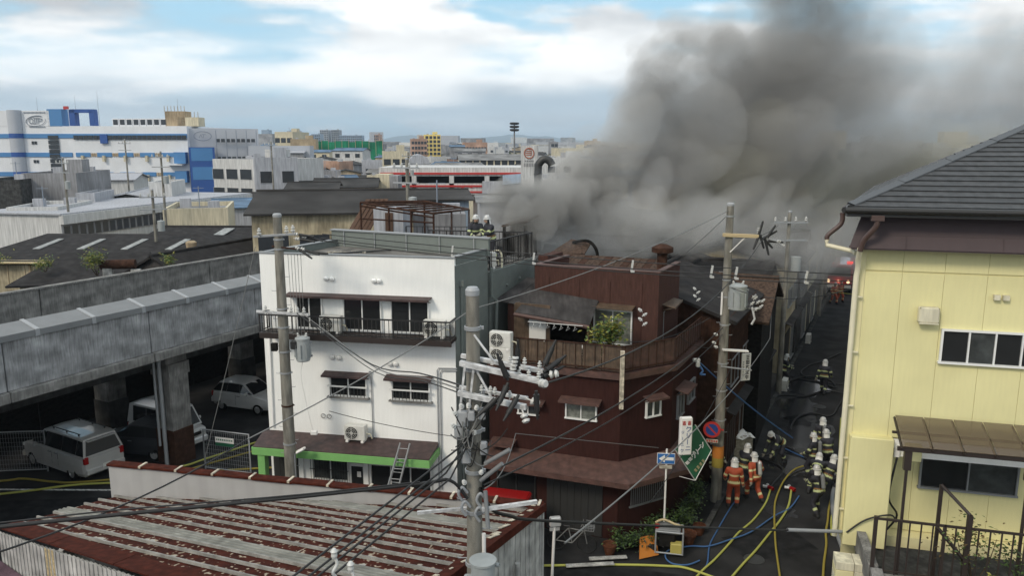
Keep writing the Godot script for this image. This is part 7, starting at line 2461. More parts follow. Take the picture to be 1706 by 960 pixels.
func make_hoses() -> void:
	hose("yellow hose from the left junction running down to the lower edge of the picture", [V(9.75, -27.39), V(9.2, -26.24), V(8.37, -24.96), V(7.58, -24.03), V(7.08, -23.32), V(6.34, -22.32), V(5.68, -21.52), V(4.6, -20.0)], 0.042, M.hose_yellow)
	hose("bright yellow hose from the right junction to the lower edge, thicker than the left one", [V(10.54, -27.39), V(9.94, -26.0), V(9.31, -24.96), V(8.55, -23.91), V(7.79, -22.86), V(7.08, -21.96), V(6.0, -20.5)], 0.045, M.hose_yellow)
	hose("golden hose arching from the huddle past both junctions straight to the bottom edge", [V(12.23, -29.61), V(11.33, -29.14), V(10.47, -28.02), V(9.65, -26.48), V(9.2, -25.31), V(8.79, -24.03), V(8.44, -22.86), V(7.9, -20.8)], 0.04, M.hose_gold, 0.05)
	hose("yellow hose lying along the shed side across the near road", [V(-1.5, -21.9), V(1.15, -21.96), V(2.36, -22.0), V(3.66, -22.0), V(4.76, -21.93), V(5.38, -21.79), V(6.4, -21.0)], 0.045, M.hose_yellow)
	hose("blue hose running down from the orange-suited pair past the pump cart", [V(8.57, -27.86), V(8.24, -26.63), V(7.76, -25.77), V(6.93, -24.24), V(6.42, -23.24), V(6.07, -22.14), V(5.87, -21.79)], 0.03, M.hose_blue)
	hose("blue hose curving from the right junction round before the pump cart", [V(10.58, -26.73), V(9.91, -25.77), V(9.17, -25.18), V(7.99, -24.03), V(7.14, -23.51), V(6.34, -23.09), V(5.76, -23.09), V(5.04, -22.86), V(4.82, -22.42), V(4.96, -22.03), V(5.41, -21.96), V(5.84, -22.21)], 0.03, M.hose_blue, 0.04)
	hose("yellow hose hugging the yellow house on the near right", [V(11.79, -26.73), V(11.3, -25.77), V(10.9, -24.87), V(10.5, -24.03), V(10.2, -23.24), V(9.69, -22.14), V(9.2, -21.0)], 0.045, M.hose_gold)
	hose("pale yellow hose coming down the right edge of the street to the huddle", [V(15.58, -35.0), V(14.27, -31.99), V(12.92, -28.85), V(11.71, -26.24), V(11.06, -24.96), V(10.6, -23.8)], 0.04, M.hose_yellow, 0.04)
	hose("thick pale grey suction hose beside the yellow downpipe", [V(13.34, -30.99), V(13.09, -29.73), V(12.59, -28.29), V(11.71, -26.5), V(10.97, -24.44), V(10.6, -23.0)], 0.085, M.hose_grey)
	hose("black hose looping round the lone firefighter on the wet road", [V(20.52, -46.84), V(18.69, -45.06), V(17.35, -43.91), V(16.4, -42.33), V(16.9, -40.64), V(17.3, -39.79), V(17.52, -41.08), V(16.6, -41.9), V(15.2, -41.0)], 0.05, M.hose_black)
	hose("black hose curving by the huddle across the wet road", [V(17.2, -38.4), V(16.14, -36.71), V(15.24, -35.4), V(14.47, -35.83), V(13.44, -35.0), V(12.7, -33.6)], 0.05, M.hose_black)
	hose("black hose lying across the wet road below the crates", [V(12.8, -37.2), V(13.95, -38.58), V(15.13, -38.39), V(16.6, -39.3), V(17.6, -38.6)], 0.05, M.hose_black)
	hose("black hose from the bending firefighter to the huddle", [V(10.6, -30.6), V(11.7, -31.6), V(12.1, -30.6), V(12.3, -29.9)], 0.04, M.hose_black)
	hose("black hose from the bending firefighter round to the left junction", [V(10.12, -30.66), V(10.79, -29.6), V(10.73, -28.9), V(10.12, -28.02), V(9.78, -27.49)], 0.04, M.hose_black)
	hose("blue hose from the strung line to the huddle", [V(11.4, -31.9), V(11.9, -30.9), V(12.3, -30.0), V(12.2, -29.0)], 0.035, M.hose_blue)
	hose("black hose far across the road near the lone firefighter", [V(15.3, -43.4), V(15.9, -41.6), V(17.71, -40.5), V(18.9, -40.9)], 0.04, M.hose_black)
	hose("yellow hose behind the silver minivan under the viaduct edge", [V(-24, -27.2), V(-19.79, -28.07), V(-19.0, -28.29), V(-17.63, -28.0), V(-16.5, -28.0), V(-12.5, -28.9), V(-8.5, -29.5)], 0.05, M.hose_gold)
	hose("bright yellow hose in the yard nearest to the shed", [V(-23, -25.8), V(-19.04, -26.93), V(-17.92, -27.28), V(-16.79, -27.7), V(-15.41, -27.9), V(-11.0, -28.2)], 0.05, M.hose_yellow)
	hose("yellow hose running from the column base towards the white building", [V(-14.3, -29.0), V(-13.21, -29.55), V(-12.72, -30.16), V(-12.02, -30.99), V(-10.9, -32.34), V(-10, -33)], 0.05, M.hose_yellow)
	hose("golden hose beside it between gate and column", [V(-13.2, -28.9), V(-12.67, -29.43), V(-11.86, -30.2), V(-10.8, -31.2), V(-9.6, -32)], 0.045, M.hose_gold)
	for q in [[Vector3(9.75, 0, -27.39), "red hose junction at the end of the left yellow hose"], [Vector3(10.54, 0, -27.3), "red hose junction at the end of the thicker yellow hose"]]:
		var t := thing("hose_junction", q[1], "hose coupling", q[0], 30, "red hose junctions")
		var b := B.new()
		b.lathe([[0.06, -0.12], [0.08, -0.1], [0.08, 0.1], [0.06, 0.12]], Vector3(0, 0.09, 0), Basis(Vector3.RIGHT, PI / 2), 12)
		part(t, "coupling", b, M.car_red)
		b = B.new()
		b.tube([Vector3(0, 0.09, -0.1), Vector3(0.12, 0.09, -0.26)], 0.06, 8)
		b.tube([Vector3(0, 0.09, -0.1), Vector3(-0.12, 0.09, -0.26)], 0.06, 8)
		part(t, "outlet", b, M.alu)

func strokes(b: B, pts: Array, o: Vector3, r: Vector3, u: Vector3, s: float, th: float) -> void:
	# brush strokes on a panel: each stroke is a list of x, y pairs in a unit square
	var n := r.cross(u)
	for q in pts:
		for i in range(0, q.size() - 2, 2):
			var p: Vector3 = o + (r * q[i] + u * q[i + 1]) * s
			var e: Vector3 = o + (r * q[i + 2] + u * q[i + 3]) * s
			var d := (e - p).normalized()
			b.box((p + e) / 2, Vector3(p.distance_to(e) + th * 0.6, th, 0.01), Basis(d, n.cross(d), n))

func make_street_things() -> void:
	# one-way sign
	var t := thing("one_way_sign", "blue one-way sign with white left arrow on a white post", "road sign", Vector3(4.9, 0, -23.2), -6)
	var b := B.new()
	b.tube([Vector3(0, 0, 0), Vector3(0, 3.35, 0)], 0.032, 10)
	part(t, "post", b, M.sign_white)
	b = B.new()
	b.cbox(Vector3(-0.02, 3.05, 0.05), Vector3(0.56, 0.36, 0.02), 0.005)
	var pl := part(t, "panel", b, M.sign_white)
	b = B.new()
	b.box(Vector3(-0.02, 3.05, 0.0615), Vector3(0.53, 0.33, 0.004))
	part(pl, "blue_field", b, M.sign_blue)
	b = B.new()
	b.box(Vector3(0.06, 3.05, 0.066), Vector3(0.32, 0.1, 0.006))
	b.tri(Vector3(-0.25, 3.05, 0.069), Vector3(-0.06, 3.18, 0.069), Vector3(-0.06, 2.92, 0.069))
	part(pl, "arrow", b, M.sign_white)
	b = B.new()
	b.cbox(Vector3(-0.02, 2.77, 0.05), Vector3(0.4, 0.12, 0.02), 0.004)
	part(t, "plate", b, M.cardboard)
	# no-parking disc on the right pole
	t = thing("no_parking_sign", "round red and blue no-parking sign beside the right pole", "road sign", Vector3(7.08, 2.9, -26.1), -14)
	b = B.new()
	b.lathe([[0, 0], [0.3, 0], [0.3, 0.02], [0, 0.02]], Vector3.ZERO, Basis(Vector3.RIGHT, PI / 2), 28)
	b.box(Vector3(0.2, 0, -0.05), Vector3(0.4, 0.05, 0.03))
	var disc := part(t, "disc", b, M.sign_red)
	b = B.new()
	b.lathe([[0, 0.021], [0.215, 0.021], [0.215, 0.026], [0, 0.026]], Vector3.ZERO, Basis(Vector3.RIGHT, PI / 2), 24)
	part(disc, "blue_field", b, M.sign_navy)
	b = B.new()
	b.box(Vector3(0, 0, 0.03), Vector3(0.46, 0.06, 0.006), Basis(Vector3.BACK, -PI / 4))
	part(disc, "slash", b, M.sign_red)
	b = B.new()
	b.cbox(Vector3(0.02, -0.42, 0.01), Vector3(0.42, 0.13, 0.02), 0.004)
	part(t, "plate", b, M.cardboard)
	b = B.new()
	for i in 5: b.box(Vector3(-0.14 + i * 0.08, -0.42, 0.022), Vector3(0.045, 0.07, 0.004))
	part(t, "lettering", b, M.sign_red)
	# white upright lamp sign: two red and four blue characters
	t = thing("upright_shop_sign", "white upright shop sign with two red characters above blue ones", "shop sign", Vector3(5.42, 3.25, -23.0), 8)
	b = B.new()
	b.cbox(Vector3(0, 0.62, 0), Vector3(0.4, 1.24, 0.16), 0.03)
	b.box(Vector3(0.1, 0.62, -0.3), Vector3(0.04, 0.06, 0.5))
	part(t, "case", b, M.sign_white)
	b = B.new()
	for s in [0, 1]:
		var o := Vector3(-0.15 + s * 0.17, 1.0, 0.083)
		strokes(b, [[0.1, 0.9, 0.9, 0.9], [0.5, 1, 0.5, 0.6], [0.15, 0.65, 0.85, 0.65], [0.2, 0.45, 0.8, 0.45, 0.8, 0.05, 0.2, 0.05, 0.2, 0.45], [0.2, 0.25, 0.8, 0.25]], o, Vector3.RIGHT, Vector3.UP, 0.13, 0.016)
	part(t, "red_lettering", b, M.sign_red)
	b = B.new()
	var kana := [[[0.3, 0.95, 0.1, 0.55], [0.3, 0.8, 0.9, 0.8, 0.75, 0.35, 0.3, 0.0]], [[0.25, 0.95, 0.25, 0.4], [0.8, 0.95, 0.78, 0.4, 0.4, 0.0]], [[0.5, 0.95, 0.5, 0.05]], [[0.2, 0.75, 0.8, 0.75], [0.05, 0.2, 0.95, 0.2]]]
	for k in 4: strokes(b, kana[k], Vector3(-0.02 if k != 2 else -0.04, 0.78 - k * 0.21, 0.083), Vector3.RIGHT, Vector3.UP, 0.17, 0.02)
	for k in 4: strokes(b, kana[(k + 1) % 4], Vector3(-0.17, 0.72 - k * 0.2, 0.083), Vector3.RIGHT, Vector3.UP, 0.1, 0.012)
	part(t, "blue_lettering", b, M.ink_blue)
	# green cloth sign hanging askew: ミミグリーン style strokes in white
	t = thing("green_cloth_sign", "dark green slanting shop awning with white lettering by the corner", "shop sign", Vector3(5.3, 3.3, -23.4), 0)
	var c0 := Vector3(-0.12, 0.0, 0.1)
	var c1 := Vector3(0.56, 0.71, -0.2)
	var c2 := Vector3(1.12, -0.16, -0.2)
	var c3 := Vector3(0.56, -1.05, 0.12)
	b = B.new()
	b.slab(c0, c1, c2, c3, 0.03)
	part(t, "cloth", b, M.sign_green)
	b = B.new()
	for e in [[c1, c2], [c0, c3], [c3, c2]]: b.tube([e[0], e[1]], 0.018, 5)
	b.tube([c3, c3 + Vector3(-0.9, 0.06, -0.5)], 0.012, 5)
	part(t, "frame", b, M.alu)
	b = B.new()
	var rr := (c1 - c0).normalized()
	var uu := (c0 - c3).normalized()
	uu = (uu - rr * uu.dot(rr)).normalized()
	var base := c3.lerp(c0, 0.42) + rr * 0.06
	var nn := rr.cross(uu) * 0.02
	var glyph := [[[0.1, 0.9, 0.9, 0.8], [0.1, 0.6, 0.9, 0.5], [0.1, 0.3, 0.9, 0.15]], [[0.1, 0.9, 0.9, 0.8], [0.1, 0.6, 0.9, 0.5], [0.1, 0.3, 0.9, 0.15]], [[0.3, 0.95, 0.1, 0.5], [0.3, 0.8, 0.8, 0.8, 0.7, 0.35, 0.3, 0.0], [0.8, 1.05, 0.88, 0.9], [0.95, 1.1, 1.02, 0.95]], [[0.2, 0.9, 0.2, 0.4], [0.75, 0.9, 0.72, 0.4, 0.4, 0.0]], [[0.0, 0.5, 1.0, 0.5]], [[0.1, 0.85, 0.35, 0.7], [0.15, 0.1, 0.55, 0.3, 0.95, 0.8]]]
	for k in 6: strokes(b, glyph[k], base + nn + rr * (k * 0.145) + uu * (0.03 if k < 2 else 0.0), rr, uu, 0.125 if k < 2 else 0.17, 0.028)
	part(t, "lettering", b, M.sign_white)
	b = B.new()
	for k in 4: strokes(b, [[0.1, 0.9, 0.9, 0.9], [0.5, 0.9, 0.5, 0.1], [0.1, 0.5, 0.9, 0.5], [0.1, 0.1, 0.9, 0.1]], c3.lerp(c0, 0.14) + rr * (0.16 + k * 0.13) + nn, rr, uu, 0.1, 0.012)
	part(t, "small_lettering", b, M.brass)
	# vertical white sign on the rust-brown house
	t = thing("vertical_house_sign", "white vertical sign with five black characters on the rust-brown wall", "shop sign", Vector3(9.12, 3.75, -29.2), 15)
	b = B.new()
	b.cbox(Vector3(0, 0.55, 0), Vector3(0.4, 1.1, 0.06), 0.01)
	part(t, "board", b, M.sign_white)
	b = B.new()
	for k in 5:
		var o := Vector3(-0.03, 0.86 - k * 0.2, 0.034)
		var g: Array = [[[0.1, 0.95, 0.9, 0.95], [0.5, 1, 0.5, 0], [0.1, 0.5, 0.9, 0.5], [0.15, 0.05, 0.85, 0.05]], [[0.15, 0.9, 0.15, 0.1, 0.85, 0.1, 0.85, 0.9, 0.15, 0.9], [0.15, 0.5, 0.85, 0.5], [0.5, 0.9, 0.5, 0.1]], [[0.1, 0.8, 0.9, 0.8], [0.4, 1, 0.1, 0.0], [0.5, 0.6, 0.95, 0.05]], [[0.1, 0.7, 0.9, 0.7], [0.5, 1, 0.5, 0.1], [0.2, 0.4, 0.8, 0.4], [0.05, 0.1, 0.95, 0.1]], [[0.3, 1, 0.1, 0.6], [0.2, 0.8, 0.9, 0.8], [0.5, 0.8, 0.5, 0], [0.1, 0.4, 0.95, 0.4]]][k]
		strokes(b, g, o, Vector3.RIGHT, Vector3.UP, 0.17, 0.026)
	for k in 6: strokes(b, [[0.1, 0.9, 0.9, 0.9], [0.5, 0.9, 0.5, 0.1]], Vector3(-0.16, 0.7 - k * 0.1, 0.034), Vector3.RIGHT, Vector3.UP, 0.08, 0.01)
	part(t, "lettering", b, M.ink)
	# crates by the dark house
	var place := street_at(15.7, -0.75)
	var tb := Basis(Vector3.UP, deg_to_rad(63.4))
	var crate_labels := ["green", "orange"]
	var k2 := 0
	for q in [[0.0, 7, "green"], [0.75, 6, "green"], [1.6, 5, "orange"]]:
		for j in q[1]:
			var top: String = ["lowest", "second", "third", "fourth", "fifth", "sixth", "seventh"][j] if j < q[1] - 1 else "topmost"
			var where: String = ["left green crate stack", "right green crate stack", "orange crate stack"][k2]
			var m: String = "crate_orange" if (q[2] == "orange" or j == q[1] - 1) else "crate_green"
			var c := thing("bottle_crate", "%s plastic crate, %s from the ground in the %s" % ["orange" if m == "crate_orange" else "green", top, where], "crate", place + tb * Vector3(q[0], j * 0.22, 0.1 * (j % 2) * 0.3), 63.4 + rng.randf_range(-4, 4), "stacked crates beside the dark house")
			b = B.new()
			for y in [0.02, 0.11, 0.195]:
				b.box(Vector3(0, y, 0.24), Vector3(0.62, 0.035, 0.02)); b.box(Vector3(0, y, -0.24), Vector3(0.62, 0.035, 0.02))
				b.box(Vector3(0.31, y, 0), Vector3(0.02, 0.035, 0.5)); b.box(Vector3(-0.31, y, 0), Vector3(0.02, 0.035, 0.5))
			for x in [-0.3, 0.0, 0.3]:
				for z in [-0.24, 0.24]: b.box(Vector3(x, 0.1, z), Vector3(0.05, 0.2, 0.024))
			b.box(Vector3(0, 0.012, 0), Vector3(0.6, 0.015, 0.48))
			part(c, "box", b, M[m])
		k2 += 1
	t = thing("yellow_board", "small yellow board standing left of the crates", "board", street_at(15.2, -0.3, 1.3), 40)
	b = B.new()
	b.cbox(Vector3(0, 0.25, 0), Vector3(0.28, 0.55, 0.05), 0.01)
	b.box(Vector3(0, -0.65, 0), Vector3(0.05, 1.3, 0.05))
	part(t, "panel", b, M.crate_yellow)
	# covered bin beside the right pole
	t = thing("covered_box", "dirty white box under a crumpled cloth behind the right pole", "box", Vector3(9.35, 0, -30.6), 20)
	b = B.new()
	b.cbox(Vector3(0, 0.5, 0), Vector3(1.15, 1.0, 0.7), 0.04)
	part(t, "body", b, M.cardboard)
	b = B.new()
	for i in 8:
		for j in 5:
			var f := func(x: int, z: int) -> Vector3: return Vector3((x / 8.0 - 0.5) * 1.25, 1.03 + 0.06 * sin(x * 1.7 + z * 2.1) - 0.09 * (1.0 if x in [0, 8] or z in [0, 5] else 0.0), (z / 5.0 - 0.5) * 0.82)
			b.quad(f.call(i, j), f.call(i + 1, j), f.call(i + 1, j + 1), f.call(i, j + 1))
	part(t, "cloth", b, M.sign_white)
	# portable pump cart with an orange board beside it
	t = thing("pump_cart", "portable fire pump cart in a silver frame with a yellow tray", "pump cart", Vector3(5.0, 0, -22.8), -12)
	b = B.new()
	for x in [-0.42, 0.42]:
		for z in [-0.28, 0.28]: b.tube([Vector3(x, 0.12, z), Vector3(x, 0.85, z)], 0.028, 8)
		b.tube([Vector3(x, 0.85, -0.28), Vector3(x, 0.85, 0.28)], 0.028, 8)
		b.tube([Vector3(x, 0.14, -0.28), Vector3(x, 0.14, 0.28)], 0.028, 8)
		b.tube([Vector3(x, 0.45, -0.28), Vector3(x, 0.45, 0.28)], 0.022, 8)
	for z in [-0.28, 0.28]:
		b.tube([Vector3(-0.42, 0.85, z), Vector3(0.42, 0.85, z)], 0.028, 8)
		b.tube([Vector3(-0.42, 0.14, z), Vector3(0.42, 0.14, z)], 0.028, 8)
	part(t, "frame", b, M.galv)
	b = B.new()
	b.cbox(Vector3(-0.05, 0.84, 0), Vector3(0.8, 0.16, 0.5), 0.03)
	for i in 5: b.box(Vector3(-0.05, 0.93, -0.2 + i * 0.1), Vector3(0.7, 0.025, 0.05))
	part(t, "engine_cover", b, M.duct_grey)
	b = B.new()
	b.cbox(Vector3(-0.1, 0.5, -0.05), Vector3(0.6, 0.5, 0.4), 0.05)
	part(t, "engine", b, M.char)
	b = B.new()
	b.cbox(Vector3(0.22, 0.3, 0.16), Vector3(0.36, 0.34, 0.26), 0.02)
	for i in 4: b.box(Vector3(0.1 + i * 0.08, 0.3, 0.295), Vector3(0.02, 0.3, 0.01))
	part(t, "tray", b, M.crate_yellow)
	b = B.new()
	b.lathe([[0.06, 0], [0.08, 0.02], [0.08, 0.14], [0, 0.16]], Vector3(-0.38, 0.88, 0.15), Basis(), 10)
	part(t, "suction_cap", b, M.car_red)
	b = B.new()
	b.tube(spline([Vector3(-0.45, 1.0, 0), Vector3(-0.2, 1.08, -0.1), Vector3(0.2, 1.02, 0.05), Vector3(0.42, 0.95, 0)]), 0.04, 7)
	part(t, "pipe", b, M.brass)
	for z in [-0.2, 0.2]:
		var w := B.new()
		w.lathe([[0, -0.05], [0.15, -0.05], [0.17, -0.03], [0.17, 0.03], [0.15, 0.05], [0, 0.05]], Vector3(-0.55, 0.17, z), Basis(Vector3.RIGHT, PI / 2), 14)
		part(t, "wheel", w, M.rubber)
	t = thing("orange_board", "tilted orange board leaning beside the pump cart", "board", Vector3(4.25, 0.02, -22.75), 24)
	b = B.new()
	b.slab(Vector3(-0.12, 0.5, -0.16), Vector3(0.46, 0.48, -0.16), Vector3(0.3, 0.03, 0.3), Vector3(-0.42, 0.05, 0.3), 0.03)
	part(t, "sheet", b, M.orange_board)
	t = thing("wire_basket_bicycle", "dark bicycle with wire basket parked by the brown wall", "bicycle", Vector3(1.9, 0, -22.9), -14)
	for x in [-0.5, 0.5]:
		b = B.new()
		var ring := []
		for i in 25: ring.append(Vector3(x + cos(TAU * i / 24) * 0.31, 0.33 + sin(TAU * i / 24) * 0.31, 0))
		b.tube(ring, 0.02, 6)
		for i in 8: b.tube([Vector3(x, 0.33, 0), Vector3(x + cos(TAU * i / 8) * 0.3, 0.33 + sin(TAU * i / 8) * 0.3, 0)], 0.004, 3)
		part(t, "wheel", b, M.rubber)
	b = B.new()
	for e in [[-0.5, 0.33, -0.1, 0.8], [-0.1, 0.8, 0.38, 0.75], [-0.1, 0.8, 0.02, 0.3], [0.02, 0.3, 0.38, 0.75], [0.02, 0.3, -0.5, 0.33], [0.5, 0.33, 0.36, 1.0]]: b.tube([Vector3(e[0], e[1], 0), Vector3(e[2], e[3], 0)], 0.018, 6)
	b.tube([Vector3(0.34, 1.02, -0.26), Vector3(0.36, 1.04, 0), Vector3(0.34, 1.02, 0.26)], 0.014, 6)
	part(t, "frame", b, M.cable_grey)
	b = B.new()
	b.cbox(Vector3(-0.14, 0.88, 0), Vector3(0.26, 0.06, 0.15), 0.02)
	part(t, "saddle", b, M.rubber)
	b = B.new()
	for i in 6:
		b.box(Vector3(0.46 + i * 0.05, 0.95, 0.15), Vector3(0.01, 0.22, 0.01)); b.box(Vector3(0.46 + i * 0.05, 0.95, -0.15), Vector3(0.01, 0.22, 0.01))
	for y in [0.85, 0.95, 1.06]:
		b.box(Vector3(0.58, y, 0.15), Vector3(0.28, 0.01, 0.01)); b.box(Vector3(0.58, y, -0.15), Vector3(0.28, 0.01, 0.01)); b.box(Vector3(0.72, y, 0), Vector3(0.01, 0.01, 0.3))
	part(t, "basket", b, M.galv)
	# slim white post with a box at the roadside
	t = thing("roadside_post", "slim white post with a small grey box before the parked bicycle", "post", Vector3(1.2, 0, -21.3), 10)
	b = B.new()
	b.tube([Vector3(0, 0, 0), Vector3(0.06, 1.75, 0)], 0.045, 8)
	part(t, "post", b, M.sign_white)
	b = B.new()
	b.cbox(Vector3(0.08, 1.85, 0), Vector3(0.34, 0.3, 0.16), 0.03)
	b.box(Vector3(0.06, 1.62, 0.02), Vector3(0.3, 0.1, 0.03))
	part(t, "box", b, M.alu)
	# barrier tape across the far street
	b = B.new()
	b.tube(catenary(street_at(43.6, 0.8, 1.0), street_at(43.6, 6.0, 1.0), 0.12, 8), 0.03, 4)
	single("barrier_tape", "yellow barrier tape strung across the far street before the fire engine", "tape", b, M.hose_yellow)
	# broken planks on the ground by the wall
	for q in [[2.4, -21.9, 1.5, "pale plank nearest the hose on the ground before the brown shop"], [3.0, -22.3, 1.2, "pale plank behind the first on the ground before the brown shop"]]:
		b = B.new()
		b.cbox(Vector3(q[0], 0.12, q[1]), Vector3(q[2], 0.05, 0.16), 0.01, Basis(Vector3.UP, 0.1))
		single("plank", q[3], "plank", b, M.sheet_white, "planks on the ground")
	# mesh gates under the viaduct
	for q in [[Vector3(-20.6, 0, -28.9), 2.1, "left mesh gate before the silver minivan", 6.0, false], [Vector3(-12.3, 0, -29.3), 2.1, "mesh gate with a green and white notice near the green canopy", -16.0, true]]:
		t = thing("mesh_gate", q[2], "gate", q[0], q[3], "mesh gates of the yard")
		b = B.new()
		b.tube([Vector3(0, 0, 0), Vector3(0, 1.7, 0), Vector3(q[1], 1.7, 0), Vector3(q[1], 0, 0)], 0.03, 6)
		b.tube([Vector3(0, 0.1, 0), Vector3(q[1], 0.1, 0)], 0.025, 6)
		part(t, "frame", b, M.galv)
		b = B.new()
		for i in 21: b.box(Vector3(q[1] * (i + 0.5) / 21.0, 0.9, 0), Vector3(0.006, 1.6, 0.006))
		for i in 9: b.box(Vector3(q[1] / 2, 0.18 + i * 0.18, 0), Vector3(q[1], 0.006, 0.006))
		part(t, "mesh", b, M.galv)
		if q[4]:
			b = B.new()
			b.box(Vector3(1.0, 1.35, 0.03), Vector3(0.85, 0.22, 0.012))
			var n := part(t, "notice", b, M.sign_white)
			b = B.new()
			b.box(Vector3(1.0, 1.17, 0.03), Vector3(0.85, 0.14, 0.012))
			part(n, "green_band", b, M.sign_green)
			b = B.new()
			for i in 9: b.box(Vector3(0.66 + i * 0.085, 1.36, 0.038), Vector3(0.05, 0.07, 0.003))
			part(n, "lettering", b, M.sign_green)
	# a white bag at the foot of the column
	b = B.new()
	b.lathe([[0, 0], [0.2, 0.02], [0.24, 0.15], [0.17, 0.3], [0.06, 0.38], [0.09, 0.45], [0, 0.46]], Vector3(-14.4, 0.0, -28.7), Basis(), 9)
	single("rubbish_bag", "white rubbish bag at the foot of the near viaduct column", "bag", b, M.sign_white)

func far_building(label: String, at: Vector3, turn: float, s: Vector3, wall: String, roof: String, win: Array, group := "") -> Node3D:
	# origin at the left front foot; s is width, height, depth
	var t := thing("far_building" if s.y < 30 else "tower_block", label, "building", at, turn, group)
	var b := B.new()
	var rise := minf(s.x, s.z) * 0.1
	var kind := roof.get_slice("_", 0)
	var rm: Material = {"dark": M.far_roof, "grey": M.far_roof_grey, "blue": M.far_roof_blue, "white": M.far_pale, "skylight": M.far_roof, "brown": M.far_roof_brown}.get(roof.get_slice("_", 1), M.far_roof_grey)
	if kind == "flat":
		b.box(Vector3(s.x / 2, s.y / 2, -s.z / 2), s)
		part(t, "wall", b, M[wall])
		b = B.new()
		var th := 0.25
		for e in [[0.0, -th / 2, s.x, 0.0], [0.0, -s.z + th / 2, s.x, 0.0]]: b.box(Vector3(s.x / 2, s.y + 0.25, e[1]), Vector3(s.x, 0.5, th))
		for e in [th / 2, s.x - th / 2]: b.box(Vector3(e, s.y + 0.25, -s.z / 2), Vector3(th, 0.5, s.z - th * 2))
		part(t, "parapet", b, M[wall])
		b = B.new()
		b.box(Vector3(s.x / 2, s.y + 0.02, -s.z / 2), Vector3(s.x - th * 2, 0.04, s.z - th * 2))
		part(t, "roof", b, M.far_roof_grey)
		if s.z > 5 and s.x > 3:
			for i in 3:
				b = B.new()
				var u := Vector3(s.x * (0.2 + 0.27 * i), s.y, -s.z * (0.2 + fmod(s.x * 1.7 + i * 0.37, 0.6)))
				if i == 1: b.tube([u, u + Vector3(0, 2.4, 0)], 0.05, 4); b.box(u + Vector3(0, 2.2, 0), Vector3(1.1, 0.05, 0.05))
				else: b.box(u + Vector3(0, 0.5, 0), Vector3(1.1, 1.0, 0.7))
				part(t, "antenna" if i == 1 else "rooftop_unit", b, M.logo_grey if i == 1 else M.far_pale)
		if s.x > 5 and s.y > 8.6:
			b = B.new()
			b.box(Vector3(s.x * 0.7, s.y + 1.0, -s.z * 0.5), Vector3(minf(3.0, s.x * 0.3), 2.0, 3.0))
			part(t, "stair_house", b, M[wall])
	elif kind == "vault":
		b.box(Vector3(s.x / 2, s.y * 0.42, -s.z / 2), Vector3(s.x, s.y * 0.84, s.z))
		part(t, "wall", b, M[wall])
		b = B.new()
		for i in 10:
			var a0 := PI * i / 10
			var a1 := PI * (i + 1) / 10
			var p := Vector3(s.x / 2 - cos(a0) * s.x / 2, s.y * 0.84 + sin(a0) * s.y * 0.2, 0.1)
			var q := Vector3(s.x / 2 - cos(a1) * s.x / 2, s.y * 0.84 + sin(a1) * s.y * 0.2, 0.1)
			var z := Vector3(0, 0, -s.z - 0.2)
			b.quad(p + z, q + z, q, p)
			b.tri(Vector3(s.x / 2, s.y * 0.84, 0.1), p, q)
		part(t, "roof", b, M.far_pale)
	else:
		var along := kind != "gablez"
		gable_walls(b, s.x, s.z, s.y - rise, rise, along)
		part(t, "wall", b, M[wall])
		gable_roof(t, s.x, s.z, s.y - rise, rise, 0.4, rm, along)
		if roof == "gable_skylight":
			for i in 4:
				b = B.new()
				var x := 1.2 + i * s.x / 4.4
				var hz := s.z / 2
				b.slab(Vector3(x + 0.7, s.y - rise * 0.15 + 0.06, -hz * 0.85), Vector3(x + 1.3, s.y - rise * 0.15 + 0.06, -hz * 0.85), Vector3(x + 1.3, s.y - rise * 0.75 + 0.06, -hz * 0.25), Vector3(x + 0.7, s.y - rise * 0.75 + 0.06, -hz * 0.25), 0.04)
				part(t, "skylight", b, M.skylight)
	if win:
		var dx: float = s.x / win[0]
		var dy: float = (s.y - win[4]) / maxf(win[1], 1)
		window_grid(t, (dx - win[2]) / 2, win[4] if win[1] == 1 else win[4] + 0.3, int(win[0]), int(win[1]), dx, dy, minf(win[2], dx * 0.8), minf(win[3], dy * 0.8), 0.0, M[wall], M.far_glass)
	return t

